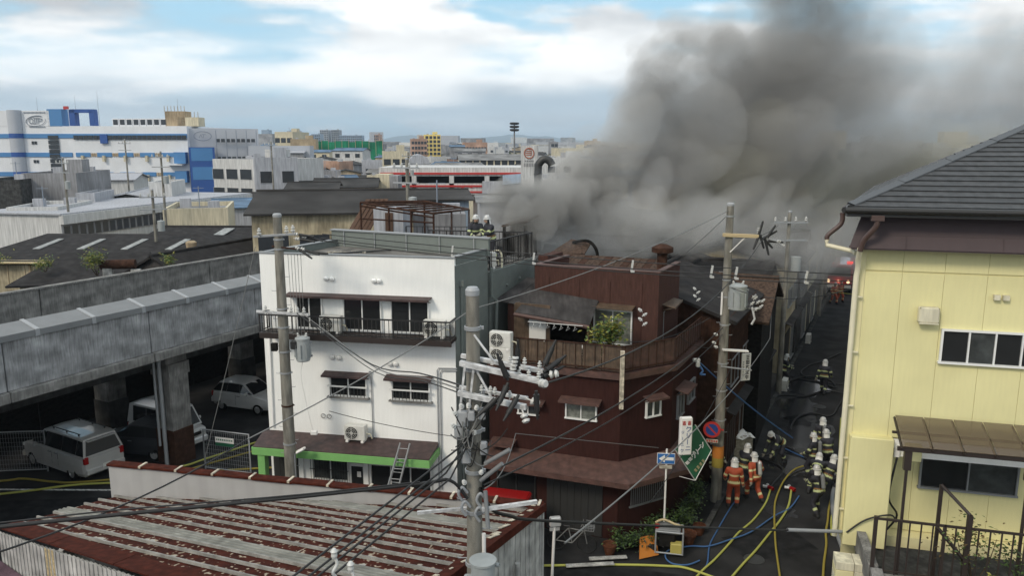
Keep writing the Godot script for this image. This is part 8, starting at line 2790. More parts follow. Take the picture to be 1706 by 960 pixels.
func make_far() -> void:
	far_list()
	var b := B.new()
	# the long hall with a band of windows
	var t := thing("strip_window_hall", "long white hall with a dark band of windows behind the black warehouse", "hall", Vector3(-43.7, 0, -75.0), 78)
	b.box(Vector3(17, 3.1, -5), Vector3(34, 6.2, 10))
	part(t, "wall", b, M.far_white)
	b = B.new()
	b.box(Vector3(17, 6.27, -5), Vector3(34.6, 0.14, 10.6))
	part(t, "roof", b, M.far_pale)
	b = B.new()
	b.box(Vector3(17, 5.75, 0.25), Vector3(34.4, 0.9, 0.5))
	part(t, "fascia", b, M.far_white)
	for i in 32:
		b = B.new()
		b.box(Vector3(0.6 + i * 1.05, 4.55, 0.05), Vector3(1.0, 1.25, 0.1))
		var f := part(t, "window", b, M.far_grey)
		b = B.new()
		b.box(Vector3(0.6 + i * 1.05, 4.55, 0.09), Vector3(0.78, 1.1, 0.05))
		part(f, "pane", b, M.far_glass)
	# black-roofed warehouse just beyond the viaduct
	t = thing("black_warehouse", "tan warehouse with broad black roof and four pale skylights", "warehouse", Vector3(-37.5, 0, -52.5), -2)
	b = B.new()
	b.box(Vector3(8.5, 2.55, -7), Vector3(17, 5.1, 14))
	part(t, "wall", b, M.tan_wall)
	b = B.new()
	for i in 14: b.box(Vector3(0.6 + i * 1.2, 2.5, 0.02), Vector3(0.03, 5.0, 0.04))
	b.box(Vector3(4.6, 2.5, 0.06), Vector3(0.12, 5.0, 0.12))
	part(t, "wall_seam", b, M.far_tan)
	b = B.new()
	b.slab(Vector3(1.5, 6.15, -7), Vector3(13.5, 6.15, -7), Vector3(17.2, 5.0, 0.5), Vector3(-0.4, 5.0, 0.5), 0.15)
	b.slab(Vector3(13.5, 6.15, -7), Vector3(1.5, 6.15, -7), Vector3(-0.4, 5.0, -14.5), Vector3(17.2, 5.0, -14.5), 0.15)
	b.slab(Vector3(13.5, 6.15, -7), Vector3(17.6, 5.0, -14.5), Vector3(17.6, 5.0, 0.5), Vector3(17.2, 5.0, 0.5), 0.15)
	b.slab(Vector3(-0.4, 5.0, 0.5), Vector3(-0.4, 5.0, -14.5), Vector3(1.5, 6.15, -7), Vector3(1.5, 6.15, -7), 0.15)
	part(t, "roof", b, M.dark_roof)
	for i in 4:
		b = B.new()
		var x := 2.9 + i * 3.2
		b.slab(Vector3(x + 0.5, 5.97, -5.3), Vector3(x + 0.95, 5.97, -5.3), Vector3(x + 0.7, 5.55, -2.7), Vector3(x + 0.2, 5.55, -2.7), 0.05)
		part(t, "skylight", b, M.skylight)
	b = B.new()
	b.tube([Vector3(-0.4, 5.0, 0.55), Vector3(17.2, 5.0, 0.55)], 0.08, 6)
	part(t, "gutter", b, M.brass)
	t = thing("rear_warehouse", "second black-roofed warehouse with two skylights behind the first", "warehouse", Vector3(-30.5, 0, -62.0), -2)
	b = B.new()
	gable_walls(b, 18, 12, 4.9, 0.9)
	part(t, "wall", b, M.concrete_dark)
	gable_roof(t, 18, 12, 4.9, 0.9, 0.5, M.dark_roof)
	for i in 2:
		b = B.new()
		b.slab(Vector3(5.5 + i * 3.6, 5.8, -5.0), Vector3(6.4 + i * 3.6, 5.8, -5.0), Vector3(6.2 + i * 3.6, 5.3, -2.0), Vector3(5.3 + i * 3.6, 5.3, -2.0), 0.05)
		part(t, "skylight", b, M.skylight)
	t = thing("grey_gable_shed", "grey slate gabled shed against the viaduct wall with a weedy roof edge", "shed", Vector3(-24.4, 0, -46.0), -20)
	b = B.new()
	gable_walls(b, 7.5, 9, 4.6, 1.9, false)
	part(t, "wall", b, M.slate_roof)
	gable_roof(t, 7.5, 9, 4.6, 1.9, 0.25, M.dark_roof, false)
	t = thing("low_lean_to", "low dark lean-to roof with white parapet corner beside the viaduct wall", "shed", Vector3(-28.4, 0, -44.0), 12)
	b = B.new()
	b.box(Vector3(3, 2.4, -2), Vector3(6, 4.8, 4))
	part(t, "wall", b, M.tan_wall)
	b = B.new()
	b.slab(Vector3(1.0, 6.1, -4.2), Vector3(6.2, 6.1, -4.2), Vector3(6.2, 4.9, 0.4), Vector3(-0.6, 4.9, 0.4), 0.12)
	part(t, "roof", b, M.dark_roof)
	t = thing("rusty_roof_vent", "rusty red ridge ventilator on white base on the lean-to roof", "ventilator", Vector3(-23.0, 5.3, -43.6), 12)
	b = B.new()
	b.cbox(Vector3(0, 0.35, 0), Vector3(0.5, 0.9, 0.4), 0.03)
	part(t, "base", b, M.sheet_white)
	b = B.new()
	b.tube([Vector3(-0.35, 0.85, 0), Vector3(1.5, 0.85, 0.1)], 0.28, 10)
	part(t, "hood", b, M.rust_iron)
	b = B.new()
	b.box(Vector3(1.5, 0.45, 0.1), Vector3(0.5, 0.18, 0.3))
	part(t, "flap", b, M.sheet_white)
	t = thing("brick_stack", "small tan chimney stack with tank top on the dark roof", "chimney", Vector3(-20.4, 5.0, -49.0), 0)
	b = B.new()
	b.lathe([[0.3, 0], [0.3, 1.0], [0.42, 1.05], [0.42, 1.35], [0.3, 1.4], [0.34, 1.75], [0.2, 1.85], [0, 1.86]], Vector3.ZERO, Basis(), 12)
	part(t, "stack", b, M.far_tan)

	# striped factory
	t = thing("striped_factory", "long white factory with blue bands and round grey stair tower", "factory", Vector3(-160.0, 0, -215.0), -2.5)
	b = B.new()
	b.box(Vector3(36.5, 9.0, -15), Vector3(73, 18.0, 30))
	part(t, "wall", b, M.factory_white)
	b = B.new()
	b.box(Vector3(24.0, 20.0, -6), Vector3(23.0, 4.2, 12))
	part(t, "upper_block", b, M.factory_white)
	b = B.new()
	b.lathe([[1.75, 0], [1.75, 22.2], [0, 22.3]], Vector3(26.2, 0, 0.4), Basis(), 24)
	part(t, "stair_tower", b, M.factory_grey)
	for y in [15.4, 10.4, 5.2]:
		b = B.new()
		b.box(Vector3(20.5, y, 0.12), Vector3(41, 1.15, 0.24))
		part(t, "blue_band", b, M.factory_blue)
		b = B.new()
		b.lathe([[1.8, 0], [1.8, 1.25]], Vector3(26.2, y - 0.6, 0.4), Basis(), 24)
		part(t, "tower_band", b, M.factory_deep)
	for j in 9:
		b = B.new()
		b.box(Vector3(36.2, 15.0 - j * 1.25, 0.3), Vector3(2.8, 1.05, 0.2))
		part(t, "stair_window", b, M.far_glass)
	b = B.new()
	b.box(Vector3(57, 15.4, 0.12), Vector3(32, 1.15, 0.24))
	part(t, "blue_band", b, M.factory_blue)
	for i in 22:
		b = B.new()
		b.box(Vector3(42.5 + i * 1.36 + (1.2 if i > 5 else 0.0), 15.0, 0.3), Vector3(1.2, 1.1, 0.16))
		part(t, "window", b, M.far_glass)
	b = B.new()
	b.box(Vector3(50.3, 14.6, 0.45), Vector3(2.0, 2.4, 0.4))
	part(t, "blue_panel", b, M.factory_deep)
	for y in [10.4, 5.2]:
		for i in 5:
			b = B.new()
			b.box(Vector3(44.0 + i * 5.9, y, 0.12), Vector3(4.0, 1.1, 0.24))
			part(t, "blue_band", b, M.factory_blue)
			b = B.new()
			for k in 3: b.box(Vector3(46.5 + i * 5.9 + k * 0.6, y, 0.15), Vector3(0.4, 0.9, 0.2))
			part(t, "window", b, M.far_tan)
			b = B.new()
			b.box(Vector3(44.0 + i * 5.9, y - 1.0, 0.5), Vector3(0.6, 1.6, 0.8))
			part(t, "duct", b, M.far_cream)
	for y in [13.6, 8.6]:
		for k in 2:
			b = B.new()
			b.box(Vector3(30.3 + k * 0.8, y, 0.12), Vector3(0.55, 0.8, 0.2))
			part(t, "window", b, M.far_glass)
	for y in [9.6, 4.6]:
		b = B.new()
		b.box(Vector3(71.2, y, 0.8), Vector3(3.2, 3.0, 1.6))
		part(t, "loading_bay", b, M.factory_blue)
	b = B.new()
	b.box(Vector3(69.8, 7.8, 1.5), Vector3(5.0, 0.25, 2.6))
	part(t, "bay_roof", b, M.factory_white)
	# oval logo with the letters on the upper block, and lines of small lettering
	b = B.new()
	var ring := []
	for i in 33: ring.append(Vector3(31.8 + cos(TAU * i / 32 + 0.9) * 2.7, 19.4 + sin(TAU * i / 32 + 0.9) * 1.35 + cos(TAU * i / 32 + 0.9) * 0.25, 0.2))
	b.tube(ring.slice(0, 30), 0.13, 5, 0.05)
	strokes(b, [[0.55, 1.0, 0.2, 0.8, 0.1, 0.4, 0.3, 0.05, 0.7, 0.15, 0.85, 0.6, 0.55, 1.0], [1.2, 0.95, 0.95, 0.05, 0.75, 0.0], [0.9, 0.95, 1.9, 0.95], [1.55, 0.95, 1.3, 0.05, 1.1, 0.0], [1.95, 0.95, 1.65, 0.0], [1.95, 0.95, 2.4, 0.85, 2.3, 0.5, 1.8, 0.45]], Vector3(29.8, 18.6, 0.2), Vector3.RIGHT, Vector3.UP, 1.55, 0.2)
	part(t, "logo", b, M.logo_grey)
	b = B.new()
	for i in 16: b.box(Vector3(28.8 + i * 0.38, 21.6, 0.15), Vector3(0.24, 0.32 if i % 3 else 0.42, 0.06))
	for i in 13: b.box(Vector3(30.0 + i * 0.34, 17.8, 0.15), Vector3(0.22, 0.3, 0.06))
	part(t, "lettering", b, M.logo_grey)
	b = B.new()
	b.box(Vector3(37.0, 20.2, -1.5), Vector3(4.0, 4.6, 3))
	part(t, "roof_plant", b, M.factory_blue)
	b = B.new()
	b.box(Vector3(44.5, 22.0, -1.0), Vector3(6.5, 0.9, 2)); b.box(Vector3(41.8, 20.2, -1.0), Vector3(1.6, 4.2, 2)); b.box(Vector3(47.2, 20.0, -1.0), Vector3(1.3, 3.8, 2))
	part(t, "gantry", b, M.factory_deep)
	for i in 8:
		b = B.new()
		b.box(Vector3(52.0 + i * 1.9, 19.0, -4), Vector3(1.7, 2.2, 2))
		part(t, "cooling_unit", b, M.factory_white)
		b = B.new()
		b.box(Vector3(52.0 + i * 1.9, 19.1, -2.98), Vector3(1.3, 1.4, 0.1))
		part(t, "cooling_grille", b, M.far_glass)
	for q in [[68.6, 20.0, 5.5, 4.0], [72.0, 19.0, 6.0, 2.4]]:
		b = B.new()
		b.box(Vector3(q[0], 18.0 + q[3] / 2, -5), Vector3(q[2], q[3], 4))
		part(t, "roof_tank", b, M.far_tan if q[3] > 3 else M.far_cream)
		b = B.new()
		for i in 7:
			b.tube([Vector3(q[0] - q[2] / 2 + i * q[2] / 6, 18.0 + q[3], -3), Vector3(q[0] - q[2] / 2 + i * q[2] / 6, 19.4 + q[3], -3)], 0.08, 4)
		part(t, "pipe", b, M.far_tan)
	for q in [[39.4, 26.5], [28.6, 26.0], [68.2, 25.5], [45.8, 27.5]]:
		b = B.new()
		b.tube([Vector3(q[0], 17, -6), Vector3(q[0], q[1], -6)], 0.07, 5, 0.03)
		part(t, "antenna", b, M.logo_grey)
	b = B.new()
	b.box(Vector3(39.5, 22.9, -1.5), Vector3(1.2, 0.8, 0.6))
	part(t, "red_light_box", b, M.sign_red)
	# right wing of the factory
	t = thing("factory_wing", "grey-blue factory wing with deep blue loading tower right of the striped factory", "factory", Vector3(-86.9, 0, -212.0), 20)
	b = B.new()
	b.box(Vector3(9.0, 8.7, -20), Vector3(18, 17.4, 38))
	part(t, "wall", b, M.factory_grey)
	b = B.new()
	b.box(Vector3(3.2, 6.2, 1.6), Vector3(6.4, 12.4, 3.2))
	part(t, "loading_tower", b, M.factory_deep)
	for k in 2:
		b = B.new()
		b.box(Vector3(3.2 + 0.1 * k, 10.5 - k * 5, 3.22), Vector3(5.4, 3.4, 0.08))
		part(t, "tower_panel", b, M.factory_blue)
	for y in [14.2, 9.4, 5.0]:
		for i in 8:
			b = B.new()
			b.box(Vector3(7.4 + i * 1.3, y, 0.06), Vector3(1.0, 0.9, 0.14))
			part(t, "window", b, M.far_glass)
	b = B.new()
	for i in 5: b.tube([Vector3(7.0 + i * 2.6, 0, 0.2), Vector3(7.0 + i * 2.6, 17.0, 0.2)], 0.09, 4)
	part(t, "downpipe", b, M.logo_grey)
	b = B.new()
	var ring2 := []
	for i in 25: ring2.append(Vector3(3.6 + cos(TAU * i / 24) * 2.2, 15.4 + sin(TAU * i / 24) * 1.2, 0.16))
	b.tube(ring2, 0.1, 4)
	strokes(b, [[0.3, 0, 0.8, 0.9, 1.1, 0], [1.1, 0.9, 2.0, 0.9], [1.5, 0.9, 1.4, 0]], Vector3(2.4, 14.9, 0.16), Vector3.RIGHT, Vector3.UP, 1.0, 0.15)
	part(t, "logo", b, M.logo_grey)
	t = thing("factory_wing", "lower pale factory wing with two rows of windows right of the grey-blue one", "factory", Vector3(-71.0, 0, -212.0), 12)
	b = B.new()
	b.box(Vector3(8.0, 6.4, -16), Vector3(16, 12.8, 30))
	part(t, "wall", b, M.factory_grey)
	for y in [9.4, 5.2]:
		for i in 8:
			b = B.new()
			b.box(Vector3(1.0 + i * 1.9, y, 0.06), Vector3(1.4, 0.9, 0.14))
			part(t, "window", b, M.far_glass)
	# red-banded store in the middle
	t = thing("red_banded_store", "white store with red bands, parking deck and red lettering in the middle distance", "store", Vector3(-20.0, 0, -119.0), 0)
	b = B.new()
	b.box(Vector3(11, 8.9, -7), Vector3(22.5, 1.3, 14))
	part(t, "roof_slab", b, M.far_white)
	b = B.new()
	for q in [[8.65, 23.0, 0.3], [6.75, 16.0, 0.28], [5.85, 16.0, 0.28]]: b.box(Vector3(q[1] / 2, q[0], 0.12), Vector3(q[1], q[2], 0.2))
	part(t, "red_band", b, M.sign_red)
	b = B.new()
	b.box(Vector3(8.2, 6.3, -0.2), Vector3(16.4, 1.7, 0.5))
	part(t, "deck_wall", b, M.far_white)
	b = B.new()
	b.box(Vector3(11, 2.7, -7), Vector3(22, 5.4, 12))
	part(t, "lower_wall", b, M.far_roof_brown)
	b = B.new()
	b.box(Vector3(11, 6.8, -12), Vector3(22, 3.5, 0.4))
	part(t, "back_wall", b, M.far_roof)
	for x in [0.3, 5.1, 10.8, 16.2, 21.5]:
		b = B.new()
		b.box(Vector3(x, 4.2, -0.3), Vector3(0.7, 8.3, 0.7))
		part(t, "column", b, M.far_white)
	b = B.new()
	for i in 9:
		var g: Array = [[[0.1, 0.9, 0.9, 0.9], [0.5, 1, 0.5, 0], [0.1, 0.5, 0.9, 0.5]], [[0.1, 0.9, 0.1, 0.1, 0.9, 0.1, 0.9, 0.9, 0.1, 0.9], [0.1, 0.5, 0.9, 0.5]], [[0.1, 0.9, 0.9, 0.9], [0.5, 0.9, 0.1, 0.0], [0.5, 0.5, 0.9, 0.0]]][i % 3]
		strokes(b, g, Vector3(5.5 + i * 0.62, 5.75, 0.2), Vector3.RIGHT, Vector3.UP, 0.55, 0.11)
	strokes(b, [[0, 0.5, 1, 1, 2.2, 0.7]], Vector3(12.2, 6.0, 0.2), Vector3.RIGHT, Vector3.UP, 0.8, 0.2)
	part(t, "lettering", b, M.sign_red)
	for x in [13.6, 17.8]:
		b = B.new()
		b.box(Vector3(x, 3.2, 0.8), Vector3(1.0, 3.6, 1.0))
		part(t, "gate_post", b, M.far_cream)
	b = B.new()
	b.box(Vector3(19.5, 6.6, 0.6), Vector3(8.0, 1.8, 1.0))
	part(t, "ramp_wall", b, M.far_pale)
	b = B.new()
	b.slab(Vector3(18.6, 8.4, 0.3), Vector3(24.5, 8.9, 0.3), Vector3(24.5, 7.6, 1.4), Vector3(18.6, 7.0, 1.4), 0.15)
	part(t, "ramp_roof", b, M.far_blue)
	t = thing("tan_tower_house", "tan and grey block at the left end of the red-banded store", "building", Vector3(-19.4, 0, -111.0), 0)
	b = B.new()
	b.box(Vector3(1.0, 4.4, -2), Vector3(2.0, 8.8, 4))
	part(t, "wall", b, M.far_cream)
	b = B.new()
	b.box(Vector3(2.6, 4.3, -2), Vector3(1.2, 8.6, 4))
	part(t, "side_wall", b, M.far_grey)
	# sign tower with a round emblem
	t = thing("sign_tower", "white sign tower with round reddish emblem beside the bent duct", "sign tower", Vector3(1.25, 0, -112.0), 0)
	b = B.new()
	b.box(Vector3(1.2, 6.4, -0.6), Vector3(2.35, 12.8, 1.2))
	part(t, "tower", b, M.far_white)
	b = B.new()
	b.box(Vector3(2.42, 6.4, -0.6), Vector3(0.1, 12.82, 1.22))
	part(t, "edge", b, M.far_grey)
	b = B.new()
	var em := []
	for i in 25: em.append(Vector3(1.2 + cos(TAU * i / 24) * 0.68, 11.75 + sin(TAU * i / 24) * 0.72, 0.03))
	b.tube(em, 0.09, 5)
	strokes(b, [[0.15, 0.75, 0.75, 0.75], [0.05, 0.52, 0.75, 0.52], [0.1, 0.28, 0.75, 0.28], [0.75, 0.8, 0.75, 0.2], [0.4, 1.05, 0.85, 0.95]], Vector3(0.66, 11.2, 0.03), Vector3.RIGHT, Vector3.UP, 1.1, 0.13)
	part(t, "emblem", b, M.emblem)
	b = B.new()
	for i in 5: b.box(Vector3(0.66 + i * 0.27, 10.65, 0.02), Vector3(0.18, 0.24, 0.04))
	for i in 7: b.box(Vector3(0.5 + i * 0.24, 10.1, 0.02), Vector3(0.14, 0.5, 0.03))
	part(t, "lettering", b, M.far_grey)
	# bent exhaust duct
	t = thing("exhaust_duct", "dark metal exhaust duct bent over like a cane beside the sign tower", "exhaust duct", Vector3(2.4, 0, -72.0), 0)
	b = B.new()
	b.tube(spline([Vector3(0, 3, 0), Vector3(0, 7, 0), Vector3(0, 10.6, 0), Vector3(0.18, 11.3, 0.05), Vector3(0.6, 11.6, 0.1), Vector3(1.05, 11.4, 0.15), Vector3(1.25, 11.05, 0.2)]), 0.36, 14)
	part(t, "pipe", b, M.shutter)
	b = B.new()
	for y in [8.2, 9.2, 10.2]: b.lathe([[0.37, 0], [0.4, 0.02], [0.4, 0.08], [0.37, 0.1]], Vector3(0, y, 0), Basis(), 14)
	b.tube([Vector3(0.3, 8.0, 0), Vector3(1.6, 7.2, 0)], 0.06, 5)
	part(t, "collar", b, M.shutter)
	# floodlight mast
	t = thing("floodlight_mast", "tall floodlight mast with ring of lamps on the skyline", "floodlight mast", Vector3(0.9, 0, -300.0), 0)
	b = B.new()
	b.tube([Vector3(0, 0, 0), Vector3(0, 21.0, 0)], 0.4, 8, 0.25)
	part(t, "mast", b, M.far_roof_grey)
	for k in 3:
		b = B.new()
		b.lathe([[1.2, 0], [1.5, 0.3], [1.5, 0.7], [1.2, 0.9]], Vector3(0, 18.2 + k * 1.2, 0), Basis(), 12)
		for i in 8: b.box(Vector3(cos(TAU * i / 8) * 1.5, 18.7 + k * 1.2, sin(TAU * i / 8) * 1.5), Vector3(0.5, 0.7, 0.5))
		part(t, "lamp_ring", b, M.far_roof)
	# green netting round a building site
	t = thing("netted_building", "building site wrapped in green netting on the skyline", "building", Vector3(-87.4, 0, -350.0), 0)
	b = B.new()
	b.box(Vector3(15, 6.8, -6), Vector3(29.6, 13.6, 11.6))
	part(t, "wall", b, M.far_grey)
	for i in 10:
		b = B.new()
		b.box(Vector3(1.5 + i * 3, 7.5 + 0.3 * sin(i * 2.2), 0.2), Vector3(2.9, 14.4, 0.12))
		part(t, "net", b, M.net_green)
	b = B.new()
	for i in 11: b.tube([Vector3(i * 3.0, 0, 0.35), Vector3(i * 3.0, 15.6, 0.35)], 0.1, 4)
	part(t, "scaffold_pole", b, M.far_tan)
	# house with brown stair roof and the rusty frame on its flat roof
	t = thing("stair_roof_house", "grey flat-roofed house with brown sloping stair roof", "house", Vector3(-9.9, 0, -44.0), -4)
	b = B.new()
	b.box(Vector3(4.2, 3.7, -3), Vector3(8.4, 7.4, 6))
	part(t, "wall", b, M.far_grey)
	b = B.new()
	b.prism([Vector2(2.0, -0.3), Vector2(3.7, -0.3), Vector2(3.7, -2.6), Vector2(2.0, -2.6)], 7.4, 9.3)
	part(t, "roof_room", b, M.far_pale)
	b = B.new()
	b.box(Vector3(2.9, 8.2, -0.28), Vector3(0.45, 1.7, 0.05))
	part(t, "door", b, M.far_roof_brown)
	for i in 5:
		b = B.new()
		b.slab(Vector3(1.35 + i * 0.24, 9.75, -1.3 - i * 0.1), Vector3(1.6 + i * 0.24, 9.75, -1.3 - i * 0.1), Vector3(0.55 + i * 0.24, 7.5, 0.2), Vector3(0.3 + i * 0.24, 7.5, 0.2), 0.06)
		part(t, "stair_roof", b, M.far_roof_brown)
	railing(t, [Vector3(3.9, 7.4, -0.1), Vector3(8.3, 7.4, -0.1)], 0.9, 0.3, M.black_iron, 0.015)
	t = thing("rusty_roof_frame", "bare rusty steel roof frame standing on the grey house", "frame", Vector3(-8.3, 7.4, -42.6), -4)
	var hs := [Vector3(0, 2.35, 0), Vector3(1.7, 2.1, 0.6), Vector3(4.2, 1.85, 1.0), Vector3(5.9, 1.95, -0.6), Vector3(3.2, 2.3, -1.8)]
	b = B.new()
	for i in 5: b.tube([hs[i], hs[(i + 1) % 5]], 0.06, 4)
	part(t, "top_rail", b, M.rust_iron)
	for i in 6:
		b = B.new()
		b.tube([hs[0].lerp(hs[2], i / 6.0), hs[4].lerp(hs[3], i / 6.0)], 0.045, 4)
		part(t, "purlin", b, M.rust_iron)
	b = B.new()
	b.tube([hs[0] + Vector3(0, -0.9, 0), hs[2] + Vector3(0, -0.5, 0)], 0.045, 4)
	b.tube([hs[0] + Vector3(0, -0.2, 0), hs[2] + Vector3(0, -0.22, 0)], 0.045, 4)
	part(t, "cross_rail", b, M.rust_iron)
	for p in hs + [hs[1].lerp(hs[2], 0.5), hs[2].lerp(hs[3], 0.5)]:
		b = B.new()
		b.tube([p, Vector3(p.x, -0.3, p.z)], 0.055, 4)
		part(t, "post", b, M.rust_iron)
	make_city()

func make_city() -> void:
	# the low city out to the horizon: single buildings with windows, then a mass too far to tell apart
	var g := RandomNumberGenerator.new()
	g.seed = 77
	var walls := ["far_white", "far_cream", "far_grey", "far_pale", "far_tan", "far_pink", "far_cream", "far_white", "far_grey"]
	var words := {"far_white": "white", "far_cream": "cream", "far_grey": "grey", "far_pale": "pale blue-grey", "far_tan": "tan", "far_pink": "pinkish"}
	var roofs := ["flat", "gable_dark", "gable_grey", "flat", "gable_brown", "gable_blue", "gablez_dark"]
	var rw := {"flat": "flat roof", "gable_dark": "dark ridged roof", "gable_grey": "grey ridged roof", "gable_brown": "brown ridged roof", "gable_blue": "blue-grey ridged roof", "gablez_dark": "dark gable-ended roof"}
	var put := 0
	while put < 230:
		var z := -exp(g.randf_range(log(135.0), log(700.0)))
		var x := g.randf_range(-0.66, 0.34) * -z
		# keep clear of what is built singly
		if x < -60 and x > -170 and z > -262 and z < -180: continue
		if z > -170 and x > -26 and x < 8 and z < -100: continue
		if x < -60 and z > -180: continue
		if x > 4 and x < 40 and z > -150: continue
		if absf(x + 72) < 24 and z > -400 and z < -300: continue
		if x > -62 and x < -28 and z > -165: continue
		var k := pow(-z / 150.0, 0.2)
		var w := g.randf_range(5, 11) * k
		var d := g.randf_range(6, 10) * k
		var h := g.randf_range(5.0, 8.5) * lerpf(1.0, 1.25, clampf(-z / 800, 0, 1))
		if g.randf() < 0.12: h = g.randf_range(8, 12)
		if -z > 450: h = minf(h + 2.5, 14.0)
		var wl: String = walls[g.randi() % walls.size()]
		var rf: String = roofs[g.randi() % roofs.size()]
		var win := []
		if g.randf() < 0.7: win = [maxi(2, int(w / 3.2)), maxi(1, int(h / 3.4)), 1.6 * sqrt(k), 1.3 * sqrt(k), 1.0]
		var side := "left" if x < -0.3 * -z else ("middle" if x < -0.02 * -z else "right, by the smoke")
		var size := ("broad " if w > 9 * k else ("narrow " if w < 6.6 * k else "")) + ("tall" if h > 9.5 else ("low" if h < 6.4 else "two-storey"))
		var how := "nearer" if z > -260 else ("mid-distance" if z > -520 else "far")
		var lab := "%s %s %s building, %s, %s" % [how, size, words[wl], rw[rf], {"left": "left part of the city", "middle": "middle of the city"}.get(side, "by the smoke")]
		far_building(lab, Vector3(x, 0, z), g.randf_range(-14, 22), Vector3(w, h, d), wl, rf, win, lab)
		put += 1
	# the close-set houses between the halls in the middle distance
	put = 0
	var tries := 0
	var spots := []
	while put < 46 and tries < 900:
		tries += 1
		var z := -g.randf_range(88, 190)
		var x := g.randf_range(-0.34, -0.13) * -z
		if z > -130 and x < -30: continue
		if x > -24 and z > -136: continue
		var ok := true
		for q in spots:
			if Vector2(x, z).distance_to(q) < 8.0: ok = false
		if not ok: continue
		spots.append(Vector2(x, z))
		var wl: String = ["far_cream", "far_tan", "far_grey", "far_white", "far_pink", "far_grey"][g.randi() % 6]
		var rf: String = ["gable_dark", "gable_grey", "gable_brown", "gablez_dark", "gable_dark", "flat"][g.randi() % 6]
		var nm := "%s small house, %s, %s" % [words[wl], rw[rf], ["beyond the tan hall", "left of the red-banded store", "behind the cream gabled house"][put % 3]]
		far_building(nm, Vector3(x, 0, z), g.randf_range(-25, 30), Vector3(g.randf_range(5, 8), g.randf_range(5.2, 7.6), g.randf_range(5, 8)), wl, rf, [2, 2, 1.3, 1.1, 0.9], nm)
		put += 1
	var mats := ["far_white", "far_cream", "far_grey", "far_pale"]
	for m in mats:
		var b := B.new()
		for i in 420:
			var z := -exp(g.randf_range(log(800.0), log(5000.0)))
			var x := g.randf_range(-0.72, 0.72) * -z
			var s := Vector3(g.randf_range(12, 50), g.randf_range(6, 15) * (1.0 + (-z / 5000.0) * 0.9), g.randf_range(12, 40))
			if g.randf() < 0.05: s.y *= 1.9
			b.box(Vector3(x, s.y / 2, z), s, Basis(Vector3.UP, g.randf_range(-0.4, 0.4)))
		single("distant_city", {"far_white": "white mass of the distant city under the horizon", "far_cream": "cream mass of the distant city under the horizon", "far_grey": "grey mass of the distant city under the horizon", "far_pale": "pale mass of the distant city under the horizon"}[m], "city", b, M[m], "", "stuff")
	var b := B.new()
	for i in 700:
		var z := -exp(g.randf_range(log(260.0), log(3500.0)))
		var x := g.randf_range(-0.7, 0.5) * -z
		var r := g.randf_range(1.2, 3.2) * sqrt(-z / 300.0)
		for k in 5: b.leaf(Vector3(x, r * 0.4, z), Vector3(g.randf() - 0.5, 0.6 + g.randf() * 0.5, g.randf() - 0.5).normalized(), Vector3(g.randf() - 0.5, 0.3, 1).normalized(), r * 2.2, r * 1.6)
	single("distant_trees", "scattered dark treetops between the distant roofs", "trees", b, M.leaf_dark, "", "stuff")

